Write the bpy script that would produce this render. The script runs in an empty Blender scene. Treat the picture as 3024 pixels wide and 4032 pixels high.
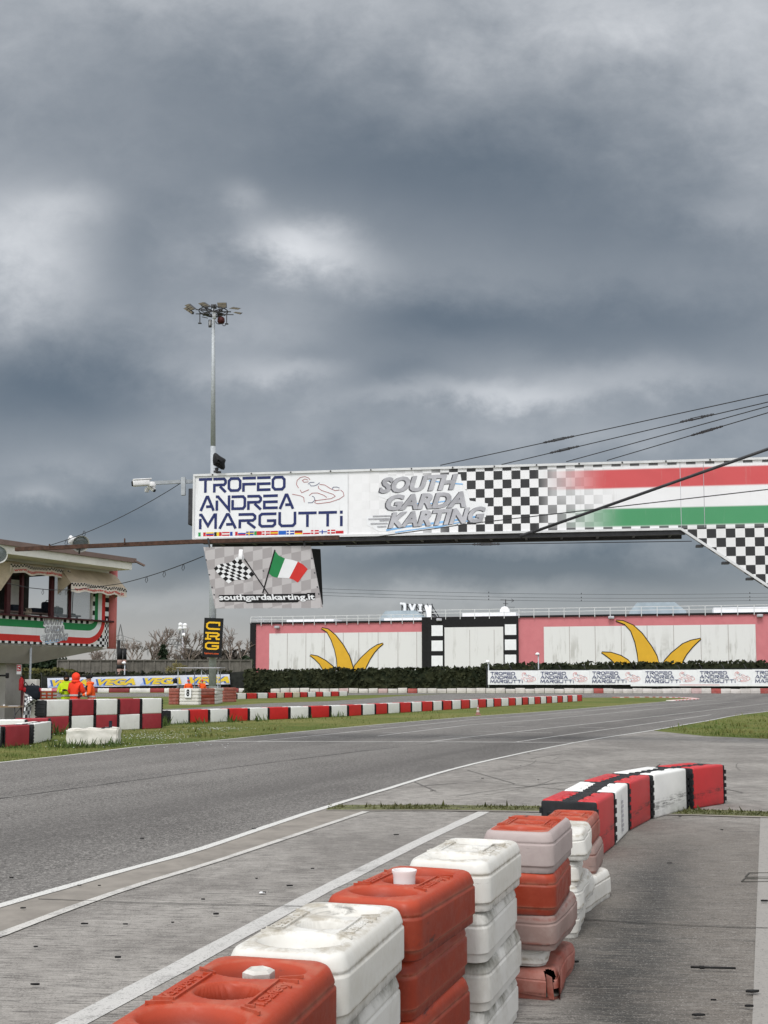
import bpy, bmesh, math, random
import numpy as np
from math import radians as R, sin, cos, pi, tan, sqrt, atan2
from mathutils import Vector as V, Matrix, noise as mnoise

SC = bpy.context.scene
COL = SC.collection
RND = random.Random(11)

# ------------------------------------------------------------------ camera
F, CX, PY, TH, EYE = 4300.0, 1512.0, 2314.0, R(4.92), 1.52
cam_d = bpy.data.cameras.new('camera')
cam = bpy.data.objects.new('camera', cam_d)
COL.objects.link(cam)
cam_d.sensor_fit = 'VERTICAL'
cam_d.sensor_height = 36.0
cam_d.lens = 36.0 * F / 4032
cam_d.shift_y = (PY - 2016) / 4032
cam_d.clip_start = 0.05
cam_d.clip_end = 6000
cam.location = (0, 0, EYE)
cam.rotation_euler = (pi / 2 + TH, 0, 0)
SC.camera = cam
SC.view_settings.view_transform = 'Standard'
SC.view_settings.look = 'None'
SC.view_settings.exposure = 0.28
SC.view_settings.gamma = 1.0
SC.cycles.max_bounces = 6
SC.cycles.diffuse_bounces = 3
SC.cycles.glossy_bounces = 3
SC.cycles.transparent_max_bounces = 8


def ray(px, py):
    u, v = (px - CX) / F, (PY - py) / F
    return V((u, cos(TH) - v * sin(TH), sin(TH) + v * cos(TH)))


def A(px, py, Y):
    d = ray(px, py)
    return V((0, 0, EYE)) + d * (Y / d.y)


def G(px, py, z=0.0):
    d = ray(px, py)
    return V((0, 0, EYE)) + d * ((z - EYE) / d.z)


# ------------------------------------------------------------------ node expressions
class E:
    def __init__(s, nt, k): s.nt, s.k = nt, k
    def m(s, op, *a):
        n = s.nt.nodes.new('ShaderNodeMath'); n.operation = op
        for i, x in enumerate((s,) + a):
            if isinstance(x, E): s.nt.links.new(x.k, n.inputs[i])
            else: n.inputs[i].default_value = x
        return E(s.nt, n.outputs[0])
    def __add__(s, o): return s.m('ADD', o)
    __radd__ = __add__
    def __sub__(s, o): return s.m('SUBTRACT', o)
    def __rsub__(s, o): return (s * -1.0) + o
    def __mul__(s, o): return s.m('MULTIPLY', o)
    __rmul__ = __mul__
    def __truediv__(s, o): return s.m('DIVIDE', o)
    def exp(s): return s.m('EXPONENT')
    def max(s, o): return s.m('MAXIMUM', o)
    def min(s, o): return s.m('MINIMUM', o)
    def floor(s): return s.m('FLOOR')
    def mod2(s): return s.m('FLOORED_MODULO', 2.0)
    def gt(s, o): return s.m('GREATER_THAN', o)
    def step(s, a, b, lo=0.0, hi=1.0):
        n = s.nt.nodes.new('ShaderNodeMapRange'); n.interpolation_type = 'SMOOTHSTEP'
        s.nt.links.new(s.k, n.inputs[0])
        for i, x in enumerate((a, b, lo, hi)): n.inputs[i + 1].default_value = x
        return E(s.nt, n.outputs[0])


def xyz(nt, sock):
    n = nt.nodes.new('ShaderNodeSeparateXYZ'); nt.links.new(sock, n.inputs[0])
    return [E(nt, o) for o in n.outputs]


def vec(nt, *c):
    n = nt.nodes.new('ShaderNodeCombineXYZ')
    for i, x in enumerate(c):
        if isinstance(x, E): nt.links.new(x.k, n.inputs[i])
        else: n.inputs[i].default_value = x
    return n.outputs[0]


def nz(nt, v, scale, detail=3.0, rough=0.55, dist=0.0):
    n = nt.nodes.new('ShaderNodeTexNoise')
    if v is not None: nt.links.new(v, n.inputs['Vector'])
    n.inputs['Scale'].default_value = scale; n.inputs['Detail'].default_value = detail
    n.inputs['Roughness'].default_value = rough; n.inputs['Distortion'].default_value = dist
    return E(nt, n.outputs[0])


def mix(nt, f, a, b):
    n = nt.nodes.new('ShaderNodeMix'); n.data_type = 'RGBA'
    for i, x in ((0, f), (6, a), (7, b)):
        if isinstance(x, E): nt.links.new(x.k, n.inputs[i])
        elif hasattr(x, 'is_linked'): nt.links.new(x, n.inputs[i])
        elif i == 0: n.inputs[0].default_value = x
        else: n.inputs[i].default_value = (*x[:3], 1)
    return n.outputs[2]


# ------------------------------------------------------------------ sky: overcast cloud deck
SUN_EL, SUN_AZ = R(56), R(196)          # high, behind the photographer's left shoulder
world = bpy.data.worlds.new('World'); SC.world = world
world.use_nodes = True
wt = world.node_tree
wt.nodes.clear()
_tc = wt.nodes.new('ShaderNodeTexCoord')
dx, dy, dz = xyz(wt, _tc.outputs['Generated'])
yy = dy.max(0.2)
wa, we = dx / yy, dz / yy
nv = vec(wt, wa * 1.0, we * 1.35, 0.3)
n1 = nz(wt, nv, 2.4, 4, 0.5)
n2 = nz(wt, nv, 8.0, 6, 0.58, 0.15)
nv3 = vec(wt, wa * 1.0, we * 1.3, 4.7)
n3 = nz(wt, nv3, 19.0, 6, 0.62, 0.2)
ca = wa + (n1 - 0.5) * 0.08 + (n2 - 0.5) * 0.06 + (n3 - 0.5) * 0.02
ce = we + (n2 - 0.5) * 0.06 + (n3 - 0.5) * 0.025
# cloud masses: centre x, y, radius x, y (all in the 1659 x 2212 reading of the sky), brightness
CLOUDS = [
    (1350, 10, 620, 150, .27), (1700, 220, 240, 200, .16), (1400, 360, 320, 130, -.02), (0, 60, 220, 150, .10), (450, -20, 320, 80, .14),
    (800, 320, 420, 110, -.10), (1080, 420, 460, 130, -.10), (560, 190, 320, 80, -.07), (1450, 520, 300, 90, -.06), (1600, 470, 120, 50, .08),
    (30, 540, 170, 140, .42), (140, 450, 110, 40, .14), (300, 520, 90, 120, -.06), (545, 440, 60, 42, .16), (655, 535, 125, 50, .46), (770, 575, 120, 55, .16), (560, 690, 220, 60, .09),
    (100, 830, 290, 110, -.15), (930, 690, 220, 70, -.10), (1300, 700, 420, 90, -.12), (840, 800, 120, 40, -.10), (700, 760, 90, 30, -.05),
    (650, 792, 150, 36, .20), (430, 800, 120, 60, .10), (1110, 858, 160, 30, .28), (1350, 825, 260, 42, .16), (900, 855, 200, 28, .09), (500, 930, 320, 46, .05), (1250, 930, 380, 40, .06),
    (120, 1005, 120, 36, .08), (50, 1075, 80, 28, .16), (260, 1130, 260, 70, -.14), (900, 1232, 360, 45, -.17), (300, 1265, 160, 40, -.13), (420, 1215, 130, 40, -.13), (1350, 1235, 330, 60, -.15), (900, 1292, 260, 16, .12), (320, 1310, 260, 26, .10),
]
L = E(wt, wt.nodes.new('ShaderNodeValue').outputs[0]); L.k.default_value = 0.315
for (x, y, rx, ry, amp) in CLOUDS:
    d = ray(x * 1.8228, y * 1.8228)
    a0, e0 = d.x / d.y, d.z / d.y
    ka, ke = 1 / (rx * 1.8228 / F), 1 / (ry * 1.8228 / F)
    qa = ca.m('MULTIPLY_ADD', ka, -a0 * ka); qe = ce.m('MULTIPLY_ADD', ke, -e0 * ke)
    L = L + (qa * qa + qe * qe).m('MULTIPLY', -1.0).exp() * amp
L = L + (n1 - 0.5) * 0.10 + ((n2 - 0.5) * 0.34 + (n3 - 0.5) * 0.32) * L.step(0.16, 0.62, 0.16, 1.0)
L = ((L - 0.34) * 1.42 + 0.325).max(0.02).min(1.0)
cloud = mix(wt, L, (0.058, 0.084, 0.113), (0.575, 0.59, 0.61))
hz = (we * we * -(1 / 0.088 ** 2)).exp() * wa.step(-0.5, 0.40, 0.92, 0.50)
cloud = mix(wt, hz, cloud, (0.36, 0.345, 0.328))
back = (dy.step(0.25, -0.35, 0.0, 1.0)).max(we.step(0.68, 1.5, 0.0, 1.0))
side = dx.step(-0.7, 0.9, 1.0, 0.62)                    # brighter behind the photographer's left shoulder, where the sun is
brt = vec(wt, side * 1.20, side * 1.22, side * 1.25)
cloud = mix(wt, back, cloud, brt)
sky = wt.nodes.new('ShaderNodeTexSky')
sky.sky_type = 'NISHITA'; sky.sun_disc = False
sky.sun_elevation = SUN_EL; sky.sun_rotation = SUN_AZ
skyc = mix(wt, 0.992, sky.outputs[0], (0, 0, 0))           # a trace of blue through the deck
addn = wt.nodes.new('ShaderNodeMix'); addn.data_type = 'RGBA'; addn.blend_type = 'ADD'; addn.inputs[0].default_value = 1
wt.links.new(cloud, addn.inputs[6]); wt.links.new(skyc, addn.inputs[7])
bg = wt.nodes.new('ShaderNodeBackground'); bg.inputs[1].default_value = 1.0
wo = wt.nodes.new('ShaderNodeOutputWorld')
wt.links.new(addn.outputs[2], bg.inputs[0]); wt.links.new(bg.outputs[0], wo.inputs[0])

sd = bpy.data.lights.new('sun', 'SUN'); sd.energy = 1.5; sd.angle = R(14); sd.color = (1, 0.965, 0.92)
sun = bpy.data.objects.new('sun', sd); COL.objects.link(sun)
_sv = V((sin(SUN_AZ) * cos(SUN_EL), cos(SUN_AZ) * cos(SUN_EL), sin(SUN_EL)))
sun.rotation_euler = _sv.to_track_quat('Z', 'Y').to_euler()
sun.location = (-20, -30, 60)


# ------------------------------------------------------------------ materials
def newmat(name):
    m = bpy.data.materials.new(name); m.use_nodes = True
    nt = m.node_tree; nt.nodes.clear()
    b = nt.nodes.new('ShaderNodeBsdfPrincipled'); o = nt.nodes.new('ShaderNodeOutputMaterial')
    nt.links.new(b.outputs[0], o.inputs[0])
    return m, nt, b


def objco(nt):
    tc = nt.nodes.new('ShaderNodeTexCoord'); oi = nt.nodes.new('ShaderNodeObjectInfo')
    add = nt.nodes.new('ShaderNodeVectorMath'); add.operation = 'ADD'
    mul = nt.nodes.new('ShaderNodeMath'); mul.operation = 'MULTIPLY'; mul.inputs[1].default_value = 40
    nt.links.new(oi.outputs['Random'], mul.inputs[0])
    nt.links.new(tc.outputs['Object'], add.inputs[0]); nt.links.new(mul.outputs[0], add.inputs[1])
    return add.outputs[0]


def bump(nt, b, h, strength=0.3, dist=0.01):
    n = nt.nodes.new('ShaderNodeBump'); n.inputs['Strength'].default_value = strength
    n.inputs['Distance'].default_value = dist
    nt.links.new(h.k, n.inputs['Height']); nt.links.new(n.outputs[0], b.inputs['Normal'])


def mat(name, col, rough=0.6, var=0.12, scale=4.0, metal=0.0, dirt=0.0, dcol=(0.12, 0.10, 0.08), dscale=3.0, bmp=0.0, bscale=60, spec=0.25):
    """a colour with blotchy variation and, if asked, weathered dirt"""
    m, nt, b = newmat(name)
    co = objco(nt)
    n = nz(nt, co, scale, 5, 0.6)
    c = mix(nt, n.step(0.3, 0.7), tuple(x * (1 - var) for x in col), tuple(min(1, x * (1 + var)) for x in col))
    if dirt:
        d1 = nz(nt, co, dscale, 8, 0.7, 0.4); d2 = nz(nt, co, dscale * 7, 5, 0.7)
        c = mix(nt, (d1 * 0.7 + d2 * 0.3).step(0.46, 0.74, 0, dirt), c, dcol)
    nt.links.new(c, b.inputs['Base Color'])
    b.inputs['Roughness'].default_value = rough; b.inputs['Metallic'].default_value = metal
    b.inputs['Specular IOR Level'].default_value = spec
    if bmp: bump(nt, b, nz(nt, co, bscale, 4, 0.6), bmp)
    return m


# ------------------------------------------------------------------ mesh building
class MB:
    def __init__(s): s.v, s.f, s.mi, s.sm = [], [], [], []
    def add(s, vs, fs, mi=0, smooth=False):
        k = len(s.v); s.v += [tuple(x) for x in vs]
        for f in fs:
            s.f.append(tuple(k + i for i in f)); s.mi.append(mi); s.sm.append(smooth)
        return s
    def poly(s, pts, mi=0): return s.add(pts, [tuple(range(len(pts)))], mi)
    def box(s, c, d, rot=None, mi=0, M=None):
        x, y, z = (q / 2 for q in d)
        vs = [V((i * x, j * y, k * z)) for i in (-1, 1) for j in (-1, 1) for k in (-1, 1)]
        if rot is not None: vs = [Matrix.Rotation(rot, 3, 'Z') @ q for q in vs]
        vs = [q + V(c) for q in vs]
        if M is not None: vs = [M @ q for q in vs]
        return s.add(vs, [(0, 1, 3, 2), (4, 6, 7, 5), (0, 4, 5, 1), (2, 3, 7, 6), (0, 2, 6, 4), (1, 5, 7, 3)], mi)
    def rbox(s, c, d, r=0.02, seg=2, rot=None, mi=0, M=None):
        bm = bmesh.new(); bmesh.ops.create_cube(bm, size=1)
        bmesh.ops.scale(bm, vec=d, verts=bm.verts)
        bmesh.ops.bevel(bm, geom=list(bm.edges), offset=r, segments=seg, affect='EDGES', profile=0.6)
        bm.verts.index_update()
        vs = [q.co.copy() for q in bm.verts]; fs = [[q.index for q in f.verts] for f in bm.faces]; bm.free()
        if rot is not None: vs = [Matrix.Rotation(rot, 3, 'Z') @ q for q in vs]
        vs = [q + V(c) for q in vs]
        if M is not None: vs = [M @ q for q in vs]
        return s.add(vs, fs, mi, True)
    def beam(s, a, b, w, h=None, mi=0, up=V((0, 0, 1))):
        a, b = V(a), V(b); h = h or w
        t = (b - a).normalized()
        u = t.cross(up)
        u = u.normalized() if u.length > 1e-4 else V((1, 0, 0))
        n = u.cross(t).normalized()
        vs = [p + u * (i * w / 2) + n * (j * h / 2) for p in (a, b) for (i, j) in ((-1, -1), (1, -1), (1, 1), (-1, 1))]
        return s.add(vs, [(0, 3, 2, 1), (4, 5, 6, 7), (0, 1, 5, 4), (1, 2, 6, 5), (2, 3, 7, 6), (3, 0, 4, 7)], mi)
    def tube(s, pts, r, n=8, mi=0, cap=True):
        pts = [V(p) for p in pts]; rs = r if isinstance(r, (list, tuple)) else [r] * len(pts)
        vs = []; prev = None
        for i, p in enumerate(pts):
            t = (pts[min(i + 1, len(pts) - 1)] - pts[max(i - 1, 0)]).normalized()
            if prev is None:
                u = t.cross(V((0, 0, 1)))
                if u.length < 1e-3: u = V((1, 0, 0))
            else: u = prev - t * prev.dot(t)
            u.normalize(); prev = u; w = t.cross(u)
            vs += [p + (u * cos(2 * pi * k / n) + w * sin(2 * pi * k / n)) * rs[i] for k in range(n)]
        fs = [(i * n + k, i * n + (k + 1) % n, (i + 1) * n + (k + 1) % n, (i + 1) * n + k) for i in range(len(pts) - 1) for k in range(n)]
        if cap: fs += [tuple(reversed(range(n))), tuple((len(pts) - 1) * n + k for k in range(n))]
        return s.add(vs, fs, mi, True)
    def lathe(s, prof, n=16, M=None, mi=0):
        vs = [V((r * cos(2 * pi * k / n), r * sin(2 * pi * k / n), z)) for (r, z) in prof for k in range(n)]
        if M is not None: vs = [M @ q for q in vs]
        fs = [(i * n + k, i * n + (k + 1) % n, (i + 1) * n + (k + 1) % n, (i + 1) * n + k) for i in range(len(prof) - 1) for k in range(n)]
        return s.add(vs, fs, mi, True)
    def prism(s, pts, off, mi=0):
        """closed slab: polygon pts (3D) pushed along off"""
        n = len(pts); a = [V(p) for p in pts]; b = [p + V(off) for p in a]
        return s.add(a + b, [tuple(range(n)), tuple(reversed(range(n, 2 * n)))] + [(i, n + i, n + (i + 1) % n, (i + 1) % n) for i in range(n)], mi)
    def ribbon(s, P, pts, w, c=0.0, mi=0, closed=False):
        """mitred flat stroke in the plane P"""
        p = [V((x, y)) for x, y in pts]; n = len(p); L_, R_ = [], []
        for i in range(n):
            a = p[(i - 1) % n] if closed or i else None
            b = p[(i + 1) % n] if closed or i < n - 1 else None
            d1 = (p[i] - a).normalized() if a is not None else None
            d2 = (b - p[i]).normalized() if b is not None else None
            d1 = d1 or d2; d2 = d2 or d1
            n1_, n2_ = V((-d1.y, d1.x)), V((-d2.y, d2.x))
            m = (n1_ + n2_)
            m = m.normalized() if m.length > 1e-6 else n1_
            k = w / 2 / max(0.35, m.dot(n1_))
            L_.append(p[i] + m * k); R_.append(p[i] - m * k)
        vs = [P.p(q.x, q.y, c) for q in L_] + [P.p(q.x, q.y, c) for q in R_]
        e = n if closed else n - 1
        return s.add(vs, [(n + i, n + (i + 1) % n, (i + 1) % n, i) for i in range(e)], mi)
    def fpoly(s, P, pts, c=0.0, mi=0): return s.poly([P.p(x, y, c) for x, y in pts], mi)
    def rect(s, P, u0, v0, u1, v1, c=0.0, mi=0): return s.fpoly(P, ((u0, v0), (u1, v0), (u1, v1), (u0, v1)), c, mi)
    def text(s, P, body, u0, v0, u1, v1, c=0.0, mi=0, shear=0.0, bold=0.0, depth=0.0):
        vs, fs = text2d(body, shear, bold)
        q = [(u0 + x * (u1 - u0), v0 + y * (v1 - v0)) for x, y in vs]
        s.add([P.p(x, y, c) for x, y in q], fs, mi)
        return s
    def build(s, name, mats, parent=None, smooth=None, loc=None, auto=None):
        me = bpy.data.meshes.new(name)
        me.from_pydata(s.v, [], s.f)
        for m in (mats if isinstance(mats, (list, tuple)) else [mats]): me.materials.append(m)
        me.polygons.foreach_set('material_index', s.mi)
        me.polygons.foreach_set('use_smooth', s.sm if smooth is None else [smooth] * len(s.f))
        me.update()
        if auto is not None: me.set_sharp_from_angle(angle=R(auto))
        o = bpy.data.objects.new(name, me); COL.objects.link(o)
        if parent is not None: o.parent = parent
        if loc is not None: o.location = loc
        return o


_TX = {}
def text2d(body, shear=0.0, bold=0.0):
    key = (body, shear, bold)
    if key not in _TX:
        cu = bpy.data.curves.new('t', 'FONT'); cu.body = body; cu.shear = shear; cu.offset = bold; cu.resolution_u = 3
        o = bpy.data.objects.new('t', cu); COL.objects.link(o)
        dg = bpy.context.evaluated_depsgraph_get()
        me = bpy.data.meshes.new_from_object(o.evaluated_get(dg))
        vs = [(q.co.x, q.co.y) for q in me.vertices]; fs = [tuple(f.vertices) for f in me.polygons]
        bpy.data.objects.remove(o); bpy.data.curves.remove(cu); bpy.data.meshes.remove(me)
        x0, x1 = min(q[0] for q in vs), max(q[0] for q in vs); y0, y1 = min(q[1] for q in vs), max(q[1] for q in vs)
        _TX[key] = ([((x - x0) / (x1 - x0), (y - y0) / (y1 - y0)) for x, y in vs], fs)
    return _TX[key]


class Plane:
    """a flat face: origin, right, up; n points out of the front"""
    def __init__(s, o, u, v):
        s.o, s.u, s.v = V(o), V(u).normalized(), V(v).normalized(); s.n = s.u.cross(s.v).normalized()
    def p(s, a, b, c=0.0): return s.o + s.u * a + s.v * b + s.n * c
    def uv(s, px, py):
        d = ray(px, py); t = (s.o - V((0, 0, EYE))).dot(s.n) / d.dot(s.n)
        q = V((0, 0, EYE)) + d * t - s.o
        vv = s.v - s.u * s.u.dot(s.v)
        b = q.dot(vv) / vv.dot(vv)
        return ((q - s.v * b).dot(s.u), b)


def tag(o, label, cat, group=None, kind=None):
    o['label'] = label; o['category'] = cat
    if group: o['group'] = group
    if kind: o['kind'] = kind
    return o


def struct(o, kind='structure'):
    o['kind'] = kind
    return o


def empty(name, loc=(0, 0, 0), rz=0.0):
    o = bpy.data.objects.new(name, None); COL.objects.link(o)
    o.location = loc; o.rotation_euler = (0, 0, rz); o.empty_display_size = 0.2
    return o


KIDS = {}
def kids(o): return [c for c in bpy.data.objects if c.parent == o]
def dup(root, loc, rz=0.0, label=None, group=None, kidlist=None):
    r = root.copy(); COL.objects.link(r); r.location = loc; r.rotation_euler = (0, 0, rz)
    if label: r['label'] = label
    if group: r['group'] = group
    for ch in (kidlist if kidlist is not None else kids(root)):
        c = ch.copy(); COL.objects.link(c); c.parent = r
    return r


ORD = ['first', 'second', 'third', 'fourth', 'fifth', 'sixth', 'seventh', 'eighth', 'ninth', 'tenth', 'eleventh', 'twelfth', 'thirteenth', 'fourteenth', 'fifteenth', 'sixteenth', 'seventeenth', 'eighteenth', 'nineteenth', 'twentieth',
       'twenty-first', 'twenty-second', 'twenty-third', 'twenty-fourth', 'twenty-fifth', 'twenty-sixth', 'twenty-seventh', 'twenty-eighth', 'twenty-ninth', 'thirtieth']
ORD += ['thirty-' + x for x in ORD[:9]] + ['fortieth'] + ['forty-' + x for x in ORD[:9]] + ['fiftieth'] + ['fifty-' + x for x in ORD[:9]] + ['sixtieth']

M = {}
M['white_paint'] = mat('white_paint', (0.78, 0.78, 0.79), 0.5, 0.04, 2, dirt=0.25, dcol=(0.45, 0.43, 0.40))
def m_sheet():
    m, nt, b = newmat('white_sheet'); co = objco(nt); x, y, z = xyz(nt, co)
    n = nz(nt, co, 1.5, 4); run = nz(nt, vec(nt, x * 7.0, y * 7.0, z * .5), 1.0, 5, .7); w = nz(nt, vec(nt, x * 1.1, y * 1.1, z * .6), 1.0, 3)
    c = mix(nt, n.step(.3, .7), (.77, .78, .80), (.82, .83, .85)); c = mix(nt, run.step(.56, .72, 0, .28), c, (.48, .465, .44))
    nt.links.new(c, b.inputs['Base Color']); b.inputs['Roughness'].default_value = .45; b.inputs['Specular IOR Level'].default_value = .3
    bump(nt, b, w, .5, .05)
    return m
M['white_sheet'] = m_sheet()
M['black'] = mat('black_paint', (0.010, 0.010, 0.011), 0.7, 0.2, 3)
M['black_plastic'] = mat('black_plastic', (0.014, 0.015, 0.017), 0.5, 0.3, 8, dirt=0.2, dcol=(0.05, 0.05, 0.048), dscale=6)
M['navy'] = mat('navy_print', (0.018, 0.028, 0.12), 0.5, 0.05)
M['red_print'] = mat('red_print', (0.60, 0.035, 0.03), 0.5, 0.06)
M['green_print'] = mat('green_print', (0.02, 0.22, 0.07), 0.5, 0.06)
M['yellow'] = mat('yellow_print', (0.83, 0.52, 0.03), 0.5, 0.05)
M['blue_print'] = mat('blue_print', (0.05, 0.13, 0.42), 0.5, 0.05)
M['paleblue'] = mat('pale_blue_print', (0.36, 0.46, 0.72), 0.5, 0.1)
M['swoosh'] = mat('swoosh_print', (0.22, 0.45, 0.75), 0.5, 0.2)
M['grey_letter'] = mat('grey_letter', (0.42, 0.42, 0.45), 0.45, 0.25, 1.5)
M['grey_dark'] = mat('dark_grey_letter', (0.085, 0.085, 0.095), 0.5, 0.1)
M['steel'] = mat('galvanised_steel', (0.40, 0.425, 0.45), 0.5, 0.12, 6, metal=0.15, dirt=0.2, dcol=(0.22, 0.23, 0.24))
M['dark_steel'] = mat('dark_steel', (0.055, 0.055, 0.06), 0.5, 0.2, 6, metal=0.3)
M['rust'] = mat('rusty_steel', (0.07, 0.035, 0.024), 0.75, 0.3, 9, dirt=0.5, dcol=(0.02, 0.016, 0.014))
M['wire'] = mat('wire_rope', (0.03, 0.03, 0.033), 0.6, 0.1)
M['alu'] = mat('white_aluminium', (0.66, 0.67, 0.68), 0.4, 0.05, 5, dirt=0.3, dcol=(0.35, 0.34, 0.32))

# ------------------------------------------------------------------ ground materials
def gco(nt):
    return nt.nodes.new('ShaderNodeTexCoord').outputs['Object']


def m_asphalt():
    m, nt, b = newmat('asphalt'); co = gco(nt); x, y, z = xyz(nt, co)
    fine = nz(nt, co, 62, 3, 0.8); mid = nz(nt, co, 22, 4, 0.7); big = nz(nt, co, 0.28, 4, 0.6)
    # wheel-worn bands run along the track
    t = nz(nt, vec(nt, (x * 0.9 - y * 0.36) * 0.9, (x * 0.36 + y * 0.9) * 0.05, 0.0), 1.3, 4, 0.6)
    v = big * 0.35 + t * 0.45 + mid * 0.2
    c = mix(nt, v.step(0.33, 0.66), (0.074, 0.069, 0.065), (0.150, 0.142, 0.133))
    c = mix(nt, (fine * 0.7 + mid * 0.3).step(0.50, 0.58, 0, 0.80), c, (0.33, 0.315, 0.295))
    c = mix(nt, (fine * 0.6 + mid * 0.4).step(0.45, 0.36, 0, 0.80), c, (0.026, 0.025, 0.024))
    # rubbered racing line and a few darker resurfaced strips
    p0, p1 = G(-100, 3350), G(1900, 2958)
    d = (p1 - p0); ln = sqrt(d.x ** 2 + d.y ** 2); dist = x * (d.y / ln) + y * (-d.x / ln) - (p0.x * d.y - p0.y * d.x) / ln + (big - 0.5) * 1.6
    c = mix(nt, (dist * dist * -(1 / 1.1 ** 2)).exp() * t.step(.30, .62) * .5, c, (0.040, 0.036, 0.035))
    dd = dist - 2.6
    c = mix(nt, (dd * dd * -(1 / 0.7 ** 2)).exp() * t.step(.35, .65) * .38, c, (0.045, 0.040, 0.038))
    nt.links.new(c, b.inputs['Base Color']); b.inputs['Roughness'].default_value = 0.85
    b.inputs['Specular IOR Level'].default_value = 0.25
    bump(nt, b, fine, 0.35, 0.006)
    return m


def m_concrete():
    m, nt, b = newmat('broomed_concrete'); co = gco(nt); x, y, z = xyz(nt, co)
    broom = nz(nt, vec(nt, x * 2.2, y * 30.0 + x * 2.5, 0.0), 1.6, 5, 0.72)
    broom2 = nz(nt, vec(nt, x * 7.0, y * 75.0, 3.0), 1.5, 4, 0.7)
    fine = nz(nt, co, 110, 3, 0.7); mid = nz(nt, co, 5, 6, 0.65); big = nz(nt, co, 0.55, 5, 0.6, 0.6)
    c = mix(nt, (big * 0.6 + mid * 0.4).step(0.36, 0.64), (0.175, 0.162, 0.148), (0.31, 0.292, 0.268))
    dark = x.step(0.55, 1.15) * y.step(13.5, 10.0)                       # the bay right of the barriers is older and dirtier
    c = mix(nt, dark * 0.75, c, (0.125, 0.109, 0.092))
    c = mix(nt, broom.step(0.50, 0.64, 0, 0.6), c, (0.085, 0.079, 0.073))
    c = mix(nt, broom2.step(0.55, 0.68, 0, 0.6), c, (0.38, 0.36, 0.335))
    c = mix(nt, broom2.step(0.44, 0.34, 0, 0.55), c, (0.10, 0.093, 0.086))
    stk = nz(nt, vec(nt, x * 3.2 + y * .6, y * 27.0 + x * 2.0, 7.0), 1.5, 6, 0.75, 0.3)
    c = mix(nt, stk.step(0.54, 0.61, 0, 0.75), c, (0.070, 0.065, 0.060))
    # oil and rubber band beside the barriers, wide and soft, broken by the broom texture
    p0, p1 = G(2600, 3300), G(2290, 4032)
    d = (p1 - p0); ln = sqrt(d.x ** 2 + d.y ** 2); nx_, ny_ = d.y / ln, -d.x / ln
    dist = x * nx_ + y * ny_ - (p0.x * nx_ + p0.y * ny_) + (big - 0.5) * 0.7 + 0.13
    band = y.step(11.5, 8.5) * (dist * dist * -(1 / 0.27 ** 2)).exp() * (broom.step(0.36, 0.54) * 0.7 + 0.3) * mid.step(0.15, 0.45)
    c = mix(nt, band * 0.95, c, (0.036, 0.036, 0.034))
    # tyre rubber smeared across in the run-off
    tr = nz(nt, vec(nt, (x * 0.5 + y * 0.86) * 0.35, (x * 0.86 - y * 0.5) * 5.0, 1.0), 1.4, 5, 0.65, 0.8)
    c = mix(nt, tr.step(0.60, 0.72, 0, 0.40) * y.step(11, 14), c, (0.06, 0.057, 0.055))
    c = mix(nt, (fine * 0.8 + mid * 0.2).step(0.45, 0.36, 0, 0.85), c, (0.05, 0.046, 0.042))
    c = mix(nt, fine.step(0.56, 0.68, 0, 0.6), c, (0.40, 0.38, 0.355))
    nt.links.new(c, b.inputs['Base Color']); b.inputs['Roughness'].default_value = 0.8
    b.inputs['Specular IOR Level'].default_value = 0.3
    bump(nt, b, broom * 0.6 + fine * 0.4, 0.3, 0.006)
    return m


def m_line(name, wear, col=(0.56, 0.555, 0.53)):
    m, nt, b = newmat(name); co = gco(nt)
    a = nz(nt, co, 3.5, 6, 0.7, 0.5); f = nz(nt, co, 60, 4, 0.75)
    w = (a * 0.55 + f * 0.45)
    c = mix(nt, w.step(0.5 + 0.25 * (1 - wear), 0.62 + 0.25 * (1 - wear), 0, 0.85), col, (0.17, 0.165, 0.155))
    c = mix(nt, f.step(0.46, 0.36, 0, 0.75), c, (0.13, 0.125, 0.118))
    nt.links.new(c, b.inputs['Base Color']); b.inputs['Roughness'].default_value = 0.7
    return m


def m_grass():
    m, nt, b = newmat('grass_ground'); co = gco(nt); x, y, z = xyz(nt, co)
    big = nz(nt, co, 0.16, 5, 0.6); mid = nz(nt, co, 1.6, 6, 0.7); fine = nz(nt, vec(nt, x, y * 0.6, z), 17, 5, 0.75)
    c = mix(nt, (big * 0.55 + mid * 0.45).step(0.40, 0.62), (0.065, 0.095, 0.022), (0.20, 0.175, 0.068))
    c = mix(nt, fine.step(0.35, 0.65, 0, 0.75), c, (0.12, 0.15, 0.038))
    c = mix(nt, fine.step(0.45, 0.28, 0, 0.85), c, (0.022, 0.03, 0.010))
    nt.links.new(c, b.inputs['Base Color']); b.inputs['Roughness'].default_value = 0.9
    b.inputs['Specular IOR Level'].default_value = 0.1
    bump(nt, b, fine + mid, 0.8, 0.04)
    return m


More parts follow.
